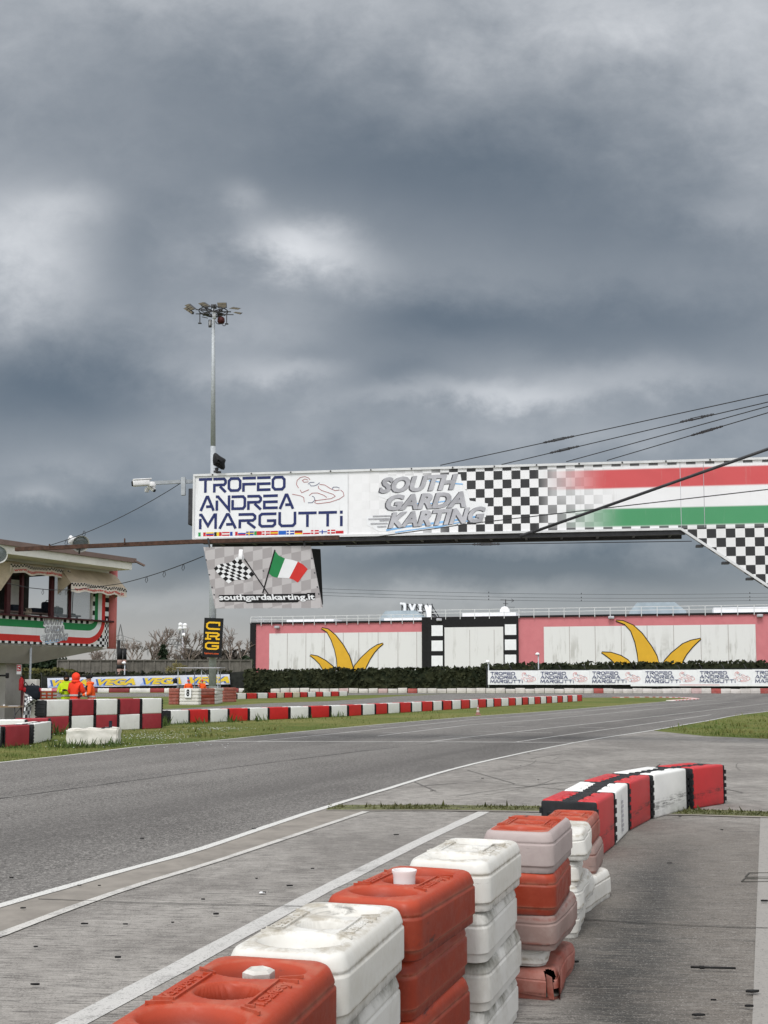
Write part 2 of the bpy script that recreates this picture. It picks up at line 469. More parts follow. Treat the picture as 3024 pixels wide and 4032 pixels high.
M['asphalt'] = m_asphalt(); M['concrete'] = m_concrete(); M['grass'] = m_grass()
M['line'] = m_line('white_line_paint', 0.45); M['worn_line'] = m_line('worn_line_paint', 0.90, (0.47, 0.46, 0.44)); M['very_worn_line'] = m_line('very_worn_line_paint', 0.98, (0.50, 0.485, 0.455)); M['wide_line'] = m_line('wide_band_paint', 0.85, (0.27, 0.255, 0.235))
M['gutter'] = mat('gutter_concrete', (0.23, 0.21, 0.185), 0.85, 0.14, 3, dirt=0.55, dcol=(0.11, 0.10, 0.09), dscale=2.2, bmp=0.2, bscale=80)
M['moss'] = mat('mossy_joint', (0.10, 0.105, 0.045), 0.95, 0.5, 9, dirt=0.7, dcol=(0.13, 0.12, 0.10), dscale=5, bmp=0.6, bscale=40)
M['rubber_mark'] = mat('rubber_mark', (0.125, 0.118, 0.11), 0.8, 0.3, 20)
M['rubber'] = mat('rubber_scrap', (0.012, 0.012, 0.012), 0.7, 0.2, 20)

# ------------------------------------------------------------------ ground
ter = MB().box((0, 700, -0.5), (4000, 3000, 1.0)).build('ground', M['grass'])
struct(ter)

LEFT = [(-1400, 3155), (0, 3004), (289, 2973), (579, 2938), (817, 2920), (1300, 2871), (1843, 2824), (2200, 2798), (2558, 2768), (2690, 2757)]
RIGHT = [(-700, 3775), (0, 3572), (434, 3447), (796, 3345), (1200, 3208), (1530, 3107), (1860, 3011), (2266, 2925), (2574, 2876), (2775, 2841), (3024, 2802), (3500, 2757)]
ISL = [(2740, 2753), (2700, 2749), (2569, 2746), (2298, 2747), (1700, 2768), (1100, 2792), (600, 2806), (-500, 2840)]
LEG = [(-500, 2822), (600, 2795), (768, 2787), (1034, 2770), (1300, 2761), (1463, 2750), (1571, 2741), (1750, 2734)]
FAR = [(1650, 2735), (1300, 2738), (900, 2742), (300, 2745), (-600, 2754), (-600, 2731), (900, 2729), (1761, 2730), (3024, 2731), (4600, 2735), (4600, 2752), (3500, 2757)]


def spline(pts, sub=4):
    """Catmull-Rom through ground points"""
    P_ = [G(*p) for p in pts]; out = []
    for i in range(len(P_) - 1):
        a, b, c, d = P_[max(i - 1, 0)], P_[i], P_[i + 1], P_[min(i + 2, len(P_) - 1)]
        for k in range(sub):
            t = k / sub
            out.append(0.5 * ((2 * b) + (c - a) * t + (2 * a - 5 * b + 4 * c - d) * t * t + (3 * b - a - 3 * c + d) * t ** 3))
    return out + [P_[-1]]


def sheet(name, pts, z, m):
    mb = MB(); mb.poly([(p[0], p[1], z) for p in pts])
    return struct(mb.build(name, m))


left_c, right_c = spline(LEFT), spline(RIGHT)
trk = left_c + [G(*p) for p in ISL] + [G(*p) for p in LEG] + [G(*p) for p in FAR] + list(reversed(right_c))
sheet('track', trk, 0.008, M['asphalt'])
GR = [(2574, 2878), (2775, 2899), (3024, 2910), (3700, 2935)]
ri = next(i for i, p in enumerate(right_c) if (p - G(2574, 2876)).length < 1e-3)
apr = right_c[:ri + 1] + [G(*p) for p in GR] + [V((18, 22, 0)), V((18, 1, 0)), V((-9, 1, 0))]
sheet('apron', apr, 0.004, M['concrete'])


def gline(name, pts, w, z, m, wob=0.0):
    """painted line lying on the ground, slightly ragged at the edges"""
    P_ = [V((p[0], p[1])) for p in pts]
    q = [P_[0]]
    for a, b in zip(P_, P_[1:]):
        n = max(1, min(40, int((b - a).length / 0.35)))
        q += [a + (b - a) * (k / n) for k in range(1, n + 1)]
    vs = []
    for i, p in enumerate(q):
        t = (q[min(i + 1, len(q) - 1)] - q[max(i - 1, 0)]).normalized(); n = V((-t.y, t.x))
        wl, wr = w / 2 + RND.uniform(-wob, wob), w / 2 + RND.uniform(-wob, wob)
        vs += [(p.x + n.x * wl, p.y + n.y * wl, z), (p.x - n.x * wr, p.y - n.y * wr, z)]
    mb = MB(); mb.add(vs, [(2 * i, 2 * i + 1, 2 * i + 3, 2 * i + 2) for i in range(len(q) - 1)])
    return struct(mb.build(name, m))


gline('track_edge_line', left_c, 0.09, 0.012, M['line'], 0.008)
gline('track_edge_line', right_c, 0.095, 0.012, M['line'], 0.006)
L2 = [(-300, 3790), (0, 3686), (434, 3525), (868, 3389), (1200, 3279), (1442, 3198)]
gut_in = [p for p in right_c if p.y < G(1290, 3170).y]
l2c = spline(L2, 3)
struct(MB().poly([(p.x, p.y, 0.0075) for p in gut_in] + [(p.x, p.y, 0.0075) for p in reversed(l2c)]).build('gutter_strip', M['gutter']))
gline('pit_lane_line', l2c, 0.080, 0.0105, M['very_worn_line'], 0.006)
gline('pit_lane_line', [G(*p) for p in [(60, 4150), (290, 4032), (700, 3815), (1200, 3545), (1661, 3312), (1905, 3198)]], 0.135, 0.0075, M['worn_line'], 0.006)
wl = [G(2994, 3217), G(2962, 4032)]
d_ = (wl[1] - wl[0]).normalized(); wl = [wl[0], wl[1] + d_ * 2]
struct(MB().poly([(wl[0].x, wl[0].y, .0075), (wl[1].x, wl[1].y, .0075), (wl[1].x + 1.1, wl[1].y, .0075), (wl[0].x + 1.1, wl[0].y, .0075)]).build('wide_ground_band', M['wide_line']))
# mossy drain joint across the apron
jl = [G(1290, 3181), G(1700, 3181), (G(2134, 3186)), G(2717, 3199), G(3024, 3208), G(3700, 3228)]
jl = [V((p.x, p.y, 0)) for p in jl]
gline('drain_joint', jl, 0.52, 0.0095, M['moss'], 0.02)
gline('drain_kerb', [p + V((0, -0.34, 0)) for p in jl], 0.10, 0.0125, M['gutter'], 0.006)
# grid lanes and boxes
for pts in ([(1003, 2922), (1300, 2892), (1843, 2836), (2124, 2815), (2480, 2785), (2824, 2757)],
            [(1484, 2900), (1843, 2856), (2124, 2835), (2560, 2794), (2911, 2762)],
            [(1700, 2921), (1870, 2901), (2200, 2864), (2600, 2820), (3024, 2770)],
            [(2020, 2925), (2200, 2899), (2500, 2858), (2800, 2815)]):
    gline('grid_lane_line', [G(*p) for p in pts], 0.085, 0.012, M['worn_line'], 0.012)
gline('start_line', [G(806, 2921), G(1300, 2922), G(1800, 2923), G(2270, 2925)], 0.16, 0.0125, M['worn_line'], 0.03)
for (x, y, w) in ((1290, 2903, 90), (1390, 2884, 60), (1560, 2887, 110), (1690, 2868, 80), (1790, 2902, 120), (1900, 2880, 90), (2020, 2862, 90), (2110, 2886, 130), (2200, 2848, 80), (2330, 2866, 100), (2420, 2842, 70), (2180, 2924, 150), (2600, 2822, 60), (1480, 2862, 60), (1650, 2846, 60), (1860, 2832, 60), (2070, 2822, 50), (2270, 2806, 50)):
    gline('grid_box_mark', [G(x - w / 2, y), G(x + w / 2, y + 1)], 0.10, 0.0122, M['worn_line'], 0.015)
gline('asphalt_seam', [G(*p) for p in ((-100, 3160), (0, 3147), (700, 3052), (1400, 2962), (2000, 2896))], 0.022, 0.0115, M['rubber'], 0.006)
# expansion joints of the apron slabs
M['joint'] = mat('slab_joint', (0.055, 0.052, 0.048), 0.9, 0.2, 10)
for pts, w in (([(150, 3545), (560, 3560), (1230, 3575)], .012), ([(2250, 3622), (2700, 3648), (3024, 3660)], .01), ([(2600, 3010), (2520, 3068), (2420, 3140)], .018)):
    gline('slab_joint', [G(*p) for p in pts], w, 0.0110, M['joint'], 0.002)
# tyre marks in the run-off
rk = random.Random(5)
marks = MB()
for k in range(26):
    x, y = rk.uniform(1500, 2950), rk.uniform(2940, 3150)
    p = G(x, y); a = rk.uniform(-0.9, 0.9) + 0.2; cv = rk.uniform(-.25, .25); ln = rk.uniform(0.6, 3.2); w = rk.uniform(0.008, 0.03)
    q = [p + V((sin(a + cv * t) * ln * t, cos(a + cv * t) * ln * t, 0)) for t in (0, .25, .5, .75, 1)]
    for u, v_ in zip(q, q[1:]):
        if v_.x < right_c[0].x: continue
        t = (v_ - u).normalized(); n = V((-t.y, t.x, 0)) * w / 2
        marks.poly([(s.x, s.y, 0.0085 + k * 1e-5) for s in (u + n, u - n, v_ - n, v_ + n)])
struct(marks.build('tyre_marks', M['rubber_mark']))
# red and white kerb at the tip of the infield
kb = MB(); kp = spline([(2420, 2747), (2569, 2746), (2683, 2748), (2738, 2753), (2690, 2757), (2640, 2760)], 8)
for i, (a, b) in enumerate(zip(kp, kp[1:])):
    kb.beam((a.x, a.y, 0.035), (b.x, b.y, 0.035), 0.7, 0.05, mi=i % 2)
M['kerb_red'] = mat('kerb_red', (0.55, 0.12, 0.11), 0.7, 0.3, 1, dirt=.5, dcol=(.5, .45, .43)); M['kerb_white'] = mat('kerb_white', (0.72, 0.70, 0.68), 0.7, 0.2, 1)
struct(kb.build('kerb', [M['kerb_red'], M['kerb_white']]))
# drain gratings at the right
M['grate'] = mat('grating', (0.06, 0.058, 0.05), 0.7, 0.3, 10)
for i, (a, b, c, d) in enumerate((((2950, 3441), (3080, 3441), (3080, 3458), (2935, 3458)), ((2932, 3464), (3080, 3464), (3080, 3476), (2920, 3476)))):
    q = [G(*p) for p in (a, b, c, d)]
    g = MB()
    for u, v_ in zip(q, q[1:] + q[:1]): g.beam((u.x, u.y, .009), (v_.x, v_.y, .009), .010, .004)
    tag(g.build('drain_cover', M['grate']), ['dark drain cover frame in the concrete, the farther of two beside the pale band', 'dark drain cover frame in the concrete, the nearer of two beside the pale band'][i], 'drain cover', 'drain covers in the apron')

# ------------------------------------------------------------------ grass blades
def in_poly(p, poly):
    c = False; n = len(poly); j = n - 1
    for i in range(n):
        a, b = poly[i], poly[j]
        if (a[1] > p[1]) != (b[1] > p[1]) and p[0] < (b[0] - a[0]) * (p[1] - a[1]) / (b[1] - a[1] + 1e-12) + a[0]: c = not c
        j = i
    return c


def m_blade(name, c0, c1, c2):
    m, nt, b = newmat(name); co = gco(nt)
    n = nz(nt, co, 0.9, 4, 0.6); f = nz(nt, co, 25, 2)
    c = mix(nt, n.step(0.4, 0.62), c0, c1); c = mix(nt, f.step(0.45, 0.7, 0, 0.6), c, c2)
    nt.links.new(c, b.inputs['Base Color']); b.inputs['Roughness'].default_value = 0.8; b.inputs['Specular IOR Level'].default_value = 0.15
    return m


M['blade'] = m_blade('grass_blade', (0.075, 0.12, 0.024), (0.17, 0.17, 0.055), (0.22, 0.20, 0.08))
M['weed'] = m_blade('weed_leaf', (0.045, 0.085, 0.018), (0.075, 0.11, 0.03), (0.12, 0.13, 0.05))
M['moss_blade'] = m_blade('moss_blade', (0.05, 0.06, 0.018), (0.085, 0.085, 0.03), (0.12, 0.105, 0.045))


def blades(name, pts, hgt, m, r, wide=0.35, lean=0.5):
    mb = MB(); vs = []; fs = []
    for (x, y, s) in pts:
        h = hgt * s * r.uniform(0.5, 1.3); a = r.uniform(0, pi); w = h * wide * r.uniform(.5, 1)
        lx, ly = r.uniform(-lean, lean) * h, r.uniform(-lean, lean) * h
        k = len(vs); dx_, dy_ = cos(a) * w / 2, sin(a) * w / 2
        vs += [(x - dx_, y - dy_, 0), (x + dx_, y + dy_, 0), (x + lx, y + ly, h)]; fs.append((k, k + 1, k + 2))
    mb.add(vs, fs)
    o = mb.build(name, m); o['kind'] = 'stuff'
    return o


rg = random.Random(3)
isl = [(p.x, p.y) for p in left_c] + [(G(*p).x, G(*p).y) for p in ISL]
pp = []
while len(pp) < 15000:
    px, t = rg.uniform(-150, 2600), rg.random() ** 0.7
    p = G(px, 2760 + t * 260)
    if in_poly((p.x, p.y), isl) and p.y < 100: pp.append((p.x, p.y, 0.5 + 0.9 * mnoise.noise(V((p.x, p.y, 0)) * 0.7) ** 2 * 3))
blades('grass', pp, 0.075, M['blade'], rg, 0.45)
gp = [G(*p) for p in [(2600, 2872), (2775, 2843), (3024, 2804), (3500, 2762), (3700, 2935), (3024, 2908), (2775, 2897)]]
gpoly = [(p.x, p.y) for p in gp]; pp = []
while len(pp) < 5000:
    p = G(rg.uniform(2560, 3400), rg.uniform(2790, 2935))
    if in_poly((p.x, p.y), gpoly):
        s = mnoise.noise(V((p.x * 1.2, p.y * 0.9, 3)))
        pp.append((p.x, p.y, 0.5 + max(0, s) * 1.6))
blades('grass', pp, 0.10, M['blade'], rg, 0.6)
pp = []
for k in range(5200):
    t = rg.uniform(0, len(jl) - 1.001); i = int(t); p = jl[i].lerp(jl[i + 1], t - i)
    if mnoise.noise(V((p.x * 1.6, 0, 0))) + rg.uniform(-.5, .5) > -.1: pp.append((p.x, p.y + rg.uniform(-.24, .24), 1.0 if rg.random() < .97 else 2.4))
blades('joint_grass', pp, 0.030, M['moss_blade'], rg, 0.8)
wf = []
for k in range(420):
    p = G(*rg.choice([(rg.gauss(850, 60), rg.gauss(2873, 3)), (rg.gauss(610, 70), rg.gauss(2905, 7)), (rg.uniform(100, 900), rg.uniform(2880, 2950))])); wf.append(p)
fl = MB()
for p in wf:
    z = rg.uniform(.03, .07); fl.poly([(p.x + .022 * cos(a), p.y + .022 * sin(a), z + .008 * cos(a * 2)) for a in (0, 1.26, 2.5, 3.77, 5)])
struct(fl.build('daisies', M['white_sheet']), 'stuff')

# ------------------------------------------------------------------ moulded barriers of the near row
def m_moulded(name, col, fade, grime, rubber=(.03, .028, .027), fade_amt=.5, grime_amt=.6, scuff=.6, rough=.45, lidcol=None):
    """weathered moulding: sun-faded patches, scratches along the side, dirt held in the grooves and on the lid, rubber smears"""
    m, nt, b = newmat(name); co = objco(nt); x, y, z = xyz(nt, co)
    tc = nt.nodes.new('ShaderNodeTexCoord'); lx, ly, lz = xyz(nt, tc.outputs['Object'])
    big = nz(nt, co, 3.2, 6, .65, .3); mid = nz(nt, co, 14, 6, .7); fin = nz(nt, co, 80, 4, .7)
    scr = nz(nt, vec(nt, x * 5.0, y * 5.0, z * 130.0), 1.0, 4, .7); sm = nz(nt, vec(nt, x * 3.0, y * 3.0, z * 16.0), 1.0, 5, .7, .5)
    c = mix(nt, (big * .6 + mid * .4).step(.40, .66, 0, fade_amt), col, fade)
    lid = lz.step(.191, .1965)
    if lidcol: c = mix(nt, lz.step(.160, .189) * (big * .4 + .7).min(1.0), c, lidcol)       # lid blends to its own colour, lighter than the sides
    g1 = lz - .148; g2 = lz - .034
    groove = (g1 * g1 * -(1 / .008 ** 2)).exp() * .8 + (g2 * g2 * -(1 / .008 ** 2)).exp() + lz.step(.187, .150) * lid
    c = mix(nt, groove.min(1.0) * mid.step(.34, .6) * grime_amt, c, grime)
    c = mix(nt, lid * (big * .5 + mid * .5).step(.44, .62, 0, grime_amt * .8), c, grime)
    c = mix(nt, (mid * .5 + fin * .5).step(.55, .66, 0, .35), c, fade)
    c = mix(nt, scr.step(.60, .70, 0, .35 * scuff) * big.step(.35, .55), c, fade)
    c = mix(nt, sm.step(.60, .72, 0, scuff) * mid.step(.42, .58), c, rubber)
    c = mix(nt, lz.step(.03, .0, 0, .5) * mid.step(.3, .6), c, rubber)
    nt.links.new(c, b.inputs['Base Color']); b.inputs['Specular IOR Level'].default_value = .3
    r_ = mid.step(.3, .7, rough - .08, rough + .2); nt.links.new(r_.k, b.inputs['Roughness'])
    bump(nt, b, mid * .6 + fin * .4, .16, .006)
    return m
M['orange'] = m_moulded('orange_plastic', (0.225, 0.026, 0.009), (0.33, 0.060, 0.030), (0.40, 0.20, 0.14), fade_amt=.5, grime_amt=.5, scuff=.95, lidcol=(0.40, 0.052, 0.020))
M['faded'] = m_moulded('faded_pink_plastic', (0.26, 0.175, 0.155), (0.36, 0.275, 0.25), (0.20, 0.055, 0.038), fade_amt=.8, grime_amt=.8, scuff=.7, rough=.6)
M['bleached'] = m_moulded('bleached_plastic', (0.36, 0.295, 0.285), (0.44, 0.375, 0.36), (0.20, 0.15, 0.14), fade_amt=.7, grime_amt=.4, scuff=.4, rough=.6)
M['oldred'] = m_moulded('weathered_red_plastic', (0.27, 0.062, 0.040), (0.40, 0.20, 0.165), (0.10, 0.03, 0.02), fade_amt=.75, grime_amt=.7, scuff=.7, rough=.6)
M['white_plastic'] = m_moulded('white_plastic', (0.66, 0.65, 0.615), (0.56, 0.535, 0.48), (0.27, 0.23, 0.165), fade_amt=.7, grime_amt=.85, scuff=.7)


def m_grimy():
    m, nt, b = newmat('grimy_white_plastic'); co = objco(nt)
    tc = nt.nodes.new('ShaderNodeTexCoord'); x, y, z = xyz(nt, tc.outputs['Object'])
    d1 = nz(nt, co, 3.0, 7, 0.7, 0.4); st = nz(nt, vec(nt, x * 26.0, y * 26.0, z * 3.0), 1.0, 5, 0.7)
    c = mix(nt, d1.step(0.42, 0.72, 0, 0.6), (0.64, 0.63, 0.60), (0.38, 0.35, 0.29))
    # algae that has run down from the ledge
    c = mix(nt, (z + (st - 0.5) * 0.10).step(0.110, 0.190, 0, 0.9) * d1.step(0.36, 0.6), c, (0.10, 0.098, 0.07))
    nt.links.new(c, b.inputs['Base Color']); b.inputs['Roughness'].default_value = 0.6
    bump(nt, b, d1 + st, 0.15, 0.01)
    return m
M['grimy'] = m_grimy()

SL, SW, SH = 0.715, 0.355, 0.1975
PROF = [(.011, 0), (.0075, .002), (.007, .006), (.007, .029), (.006, .032), (.001, .0365), (0, .0385), (0, .0395), (0, .085), (0, .130), (.0005, .1335), (.004, .1375), (.0055, .1405), (.0055, .143), (.0035, .147), (.004, .152), (.010, .170), (.0135, .179), (.019, .187), (.027, .192), (.033, .1933)]
PROF = [(d, z * SH / .1935) for d, z in PROF]


def rrect(u, v, a, b, r):
    x, y = u * a, v * b
    qx, qy = (abs(x) - (a - r)) / r, (abs(y) - (b - r)) / r
    if qx > 0 and qy > 0:
        qx, qy = qx * sqrt(1 - qy * qy / 2), qy * sqrt(1 - qx * qx / 2)
        x = math.copysign(a - r + qx * r, x); y = math.copysign(b - r + qy * r, y)
    return x, y


def top_z(x, y):
    z = SH
    e = min(1, max(0, (1 - max(abs(x) / (SL / 2 - .036), abs(y) / (SW / 2 - .036))) / 0.12))
    z += 0.003 * e
    for cx_ in (-.208, .208):
        q = sqrt(((x - cx_) / .090) ** 2 + (y / .122) ** 2)
        t = min(1, max(0, (1.10 - q) / .38)); z -= .052 * t * t * (3 - 2 * t)
    q = sqrt((x / .066) ** 2 + (y / .076) ** 2)
    t = min(1, max(0, (1.10 - q) / .24)); z -= .085 * t * t * (3 - 2 * t)
    return z


def moulded(name, mats, detail=True, top_mi=0):
    """one moulded barrier: stepped sides, and on the detailed one dishes, a socket and raised lettering on the lid"""
    nx, ny = (104, 56) if detail else (14, 10)
    mb = MB()
    us = [2 * i / nx - 1 for i in range(nx + 1)]; vs_ = [2 * j / ny - 1 for j in range(ny + 1)]
    if not detail:
        us = [-1, -.97, -.93, -.88, -.8] + [-.6 + .2 * i for i in range(7)] + [.8, .88, .93, .97, 1]; vs_ = [-1, -.95, -.88, -.76, -.4, 0, .4, .76, .88, .95, 1]
        nx, ny = len(us) - 1, len(vs_) - 1
    rim = [(i, 0) for i in range(nx)] + [(nx, j) for j in range(ny)] + [(i, ny) for i in range(nx, 0, -1)] + [(0, j) for j in range(ny, 0, -1)]
    n = len(rim); vs = []
    for (d, z) in PROF:
        for (i, j) in rim:
            x, y = rrect(us[i], vs_[j], SL / 2 - d, SW / 2 - d, .060 - d * .3); vs.append((x, y, z))
    fs = [(r * n + k, r * n + (k + 1) % n, (r + 1) * n + (k + 1) % n, (r + 1) * n + k) for r in range(len(PROF) - 1) for k in range(n)]
    fs.append(tuple(reversed(range(n))))
    mb.add(vs, fs, 0, True)
    d = PROF[-1][0]; base = (len(PROF) - 1) * n; idx = {}
    for k, ij in enumerate(rim): idx[ij] = base + k
    for i in range(1, nx):
        for j in range(1, ny):
            x, y = rrect(us[i], vs_[j], SL / 2 - d, SW / 2 - d, .060 - d * .3)
            idx[(i, j)] = len(mb.v); mb.v.append((x, y, top_z(x, y) if detail else SH))
    for i in range(nx):
        for j in range(ny):
            mb.f.append((idx[(i, j)], idx[(i + 1, j)], idx[(i + 1, j + 1)], idx[(i, j + 1)])); mb.mi.append(top_mi); mb.sm.append(True)
    if detail:
        zt = SH + .0062
        for sgn in (1, -1):
            P = Plane((0, 0, zt), (sgn, 0, 0), (0, sgn, 0))
            vs2, fs2 = text2d('i.Safety', 0.15, 0.02)
            q = [(-.100 + x * .195, -.138 + y * .042) for x, y in vs2]
            mb.add([P.p(x, y, 0) for x, y in q] + [P.p(x, y, -.009) for x, y in q], fs2, top_mi)
            # upright skirt of the raised letters
            cnt = {}
            for f in fs2:
                for a, b in zip(f, f[1:] + f[:1]): cnt[(a, b)] = 1
            k = len(mb.v)
            mb.v += [tuple(P.p(x, y, 0)) for x, y in q] + [tuple(P.p(x, y, -.009)) for x, y in q]
            for (a, b) in cnt:
                if (b, a) not in cnt:
                    mb.f.append((k + b, k + a, k + len(q) + a, k + len(q) + b)); mb.mi.append(top_mi); mb.sm.append(False)
            for (a, b) in (((-.115, -.090), (.104, -.090)), ((.104, -.090), (.104, -.141)), ((-.115, -.090), (-.115, -.112)), ((-.160, -.140), (-.128, -.085)), ((.148, -.140), (.124, -.085))):
                mb.beam(P.p(*a, 0), P.p(*b, -.001), .0055, .008, top_mi)
    o = mb.build(name, mats, auto=None if detail else 50)
    return o.data, o


SM = {}
def smesh(key):
    """mesh of a moulded barrier by look; the first object made with it is reused"""
    if key in SM: return SM[key]
    c, det = key
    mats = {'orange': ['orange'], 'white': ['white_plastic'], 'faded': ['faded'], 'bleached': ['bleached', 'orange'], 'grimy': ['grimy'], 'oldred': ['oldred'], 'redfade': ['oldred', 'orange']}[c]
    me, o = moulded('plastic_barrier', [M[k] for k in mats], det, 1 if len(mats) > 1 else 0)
    bpy.data.objects.remove(o)
    SM[key] = me
    return me


def barrier(me, loc, rz, label, group, tilt=(0, 0), name='plastic_barrier', scale=None):
    o = bpy.data.objects.new(name, me); COL.objects.link(o)
    o.location = loc; o.rotation_euler = (tilt[0], tilt[1], rz)
    if scale: o.scale = scale
    return tag(o, label, 'barrier', group)


def crush(me, amp, seed, squash=1.0, freq=7.0):
    """a beaten copy of a barrier mesh"""
    m = me.copy()
    for v in m.vertices:
        d = mnoise.noise_vector(v.co * freq + V((seed, seed * 2, 0))) * amp
        e = mnoise.noise(v.co * 3 + V((seed * 3, 0, 5)))
        v.co.x += d.x * .7; v.co.y += d.y - (amp * 1.2 * max(0, e) if v.co.y < 0 else 0)
        v.co.z = v.co.z * (squash + .25 * (1 - squash) * sin(v.co.x * 9 + seed)) + d.z * .6 * (1 if v.co.z > .02 else .1)
    m.update()
    return m


ROWG = 'moulded plastic barriers stacked in the near row'
def stack_pose(near, far, zt):
    """centre and heading of a lid from its right-hand top edge"""
    a, b = G(*near, zt), G(*far, zt); t = (b - a); t.z = 0
    rz = atan2(t.y, t.x); t.normalize(); n = V((-t.y, t.x, 0))
    m = (a + b) / 2
    return m + n * (SW / 2 - .03), rz, t, n


rs = random.Random(21)
TOPS = [  # right-hand edge of the lid (near, far), look, layer looks below, wording
    ((1010, 4180), (1312, 3806), 'orange', ['orange', 'orange', 'orange'], 'orange', 'nearest stack, with the hexagonal cap'),
    ((1330, 3802), (1586, 3594), 'white', ['grimy', 'grimy', 'grimy'], 'white', 'white stack between the orange ones'),
    ((1606, 3612), (1888, 3446), 'orange', ['orange', 'orange', 'orange'], 'orange', 'stack carrying the white cup'),
    ((1880, 3474), (2050, 3314), 'white', ['grimy', 'grimy', 'grimy'], 'white', 'white stack beside the damaged one'),
]
STK = []
for k, (ne, fa, c, lows, word, where) in enumerate(TOPS):
    zt = 4 * SH
    (fx, fy), rz = (((-.133, 2.935), R(76)), ((.056, 3.645), R(75)), ((.345, 4.335), R(68.7)), ((.622, 5.13), R(71.5)))[k]
    t = V((cos(rz), sin(rz), 0)); n = V((-t.y, t.x, 0)); loc = V((fx - .014, fy, 0)) - t * (SL / 2 - .03) + n * (SW / 2 - .03)
    STK.append((loc, rz, t, n))
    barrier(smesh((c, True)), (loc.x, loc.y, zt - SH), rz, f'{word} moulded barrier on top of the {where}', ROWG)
    for i, lc in enumerate(lows):
        off = n * rs.uniform(.004, .03) + t * rs.uniform(-.02, .02)
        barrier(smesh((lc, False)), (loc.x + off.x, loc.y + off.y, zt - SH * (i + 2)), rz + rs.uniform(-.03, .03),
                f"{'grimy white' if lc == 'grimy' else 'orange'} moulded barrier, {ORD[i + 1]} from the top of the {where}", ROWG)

# fifth stack: bleached lid, one orange, faded, crushed white, torn red at the bottom
zt = 4 * SH
loc, rz, t, n = stack_pose((2150, 3283), (2238, 3212), zt)
barrier(smesh(('bleached', True)), (loc.x, loc.y, zt - SH), rz, 'orange-topped barrier with bleached pink sides on top of the damaged stack', ROWG)
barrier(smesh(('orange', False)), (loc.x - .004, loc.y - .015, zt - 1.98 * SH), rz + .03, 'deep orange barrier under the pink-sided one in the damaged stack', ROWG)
barrier(crush(smesh(('faded', False)), .010, 4, .84), (loc.x + .012, loc.y - .02, zt - 2.82 * SH), rz - .02, 'faded pink barrier with peeling red patches, third in the damaged stack', ROWG)
barrier(crush(smesh(('white', False)), .012, 9, .46), (loc.x - .050, loc.y + .05, zt - 3.26 * SH), rz + .02, 'pinched white barrier with a broken corner squeezed low in the damaged stack', ROWG)
tb = MB(); src = crush(smesh(('oldred', False)), .016, 2, .74)
tb.v = [tuple(v.co) for v in src.vertices]
for f in src.polygons:
    c_ = f.center
    if c_.x < -SL / 2 + .035 + .02 * sin(c_.z * 60) and c_.y < -SW / 2 + .06 and c_.z > .02: continue     # the corner is torn open
    tb.f.append(tuple(f.vertices)); tb.mi.append(0); tb.sm.append(True)
# folded-out flaps either side of the tear
tb.add([(-.318, -.120, .01), (-.335, -.150, .015), (-.325, -.140, .115), (-.312, -.112, .125)], [(0, 1, 2, 3)], 0, True)
tb.add([(-.275, -.158, .0), (-.31, -.172, .01), (-.285, -.170, .14), (-.24, -.160, .15), (-.20, -.157, .06)], [(0, 1, 2, 3, 4)], 0, True)
KX = SL / .665; KY = SW / .315
nsrc = len(src.vertices); tb.v = tb.v[:nsrc] + [(x * KX, y * KY, z) for x, y, z in tb.v[nsrc:]]
o = tb.build('plastic_barrier', M['oldred']); o.location = (loc.x + .004, loc.y - .012, 0); o.rotation_euler = (0, 0, rz)
bpy.data.meshes.remove(src)
tag(o, 'torn weathered red barrier split open at its corner on the ground under the damaged stack', 'barrier', ROWG)
# rumpled side piece leaning against the torn corner
b5 = (loc, rz, t, n)

# buckled white barriers behind the damaged stack
c5 = loc + t * (SL + .02)
q = stack_pose((2271, 3704), (2310, 3600), 0)
for i, (dx_, dy_, z, a, sd, nm) in enumerate(((.02, 0, .455, .0, 3, 'topmost'), (-.03, .02, .30, .06, 7, 'second'), (0.0, -.02, .15, -.05, 12, 'third'), (-.03, 0, 0, .03, 15, 'lowest'))):
    barrier(crush(smesh(('white', False)), .020, sd, .80, 6), (q[0].x + dx_, q[0].y + dy_, z), q[1] + a, f'buckled white barrier, {nm} of the dented white stack behind the damaged one', ROWG)
# last stack, in front of the red and white chicane barriers
q6 = stack_pose((2311, 3447), (2350, 3389), .19)
p6 = q6[0]
for i, (c, det, dx_, a, nm) in enumerate((('redfade', True, 0, 0, 'sun-faded red barrier on top of the stack touching the chicane barriers'), ('faded', False, .03, .02, 'pinkish faded barrier second from the top of the stack touching the chicane barriers'))):
    barrier(smesh((c, det)), (p6.x + dx_, p6.y, .360 - .18 * i), q6[1] + a, nm, ROWG)
g0, g1 = G(2318, 3577), G(2388, 3528)
tt = (g1 - g0).normalized(); nn = V((-tt.y, tt.x, 0))
barrier(crush(smesh(('white', False)), .008, 30), ((g0 + g1).x / 2 + nn.x * .14 - tt.x * .1, (g0 + g1).y / 2 + nn.y * .14 - tt.y * .1, 0), atan2(tt.y, tt.x), 'white barrier lying on the concrete and sticking out at the foot of the last stack', ROWG)

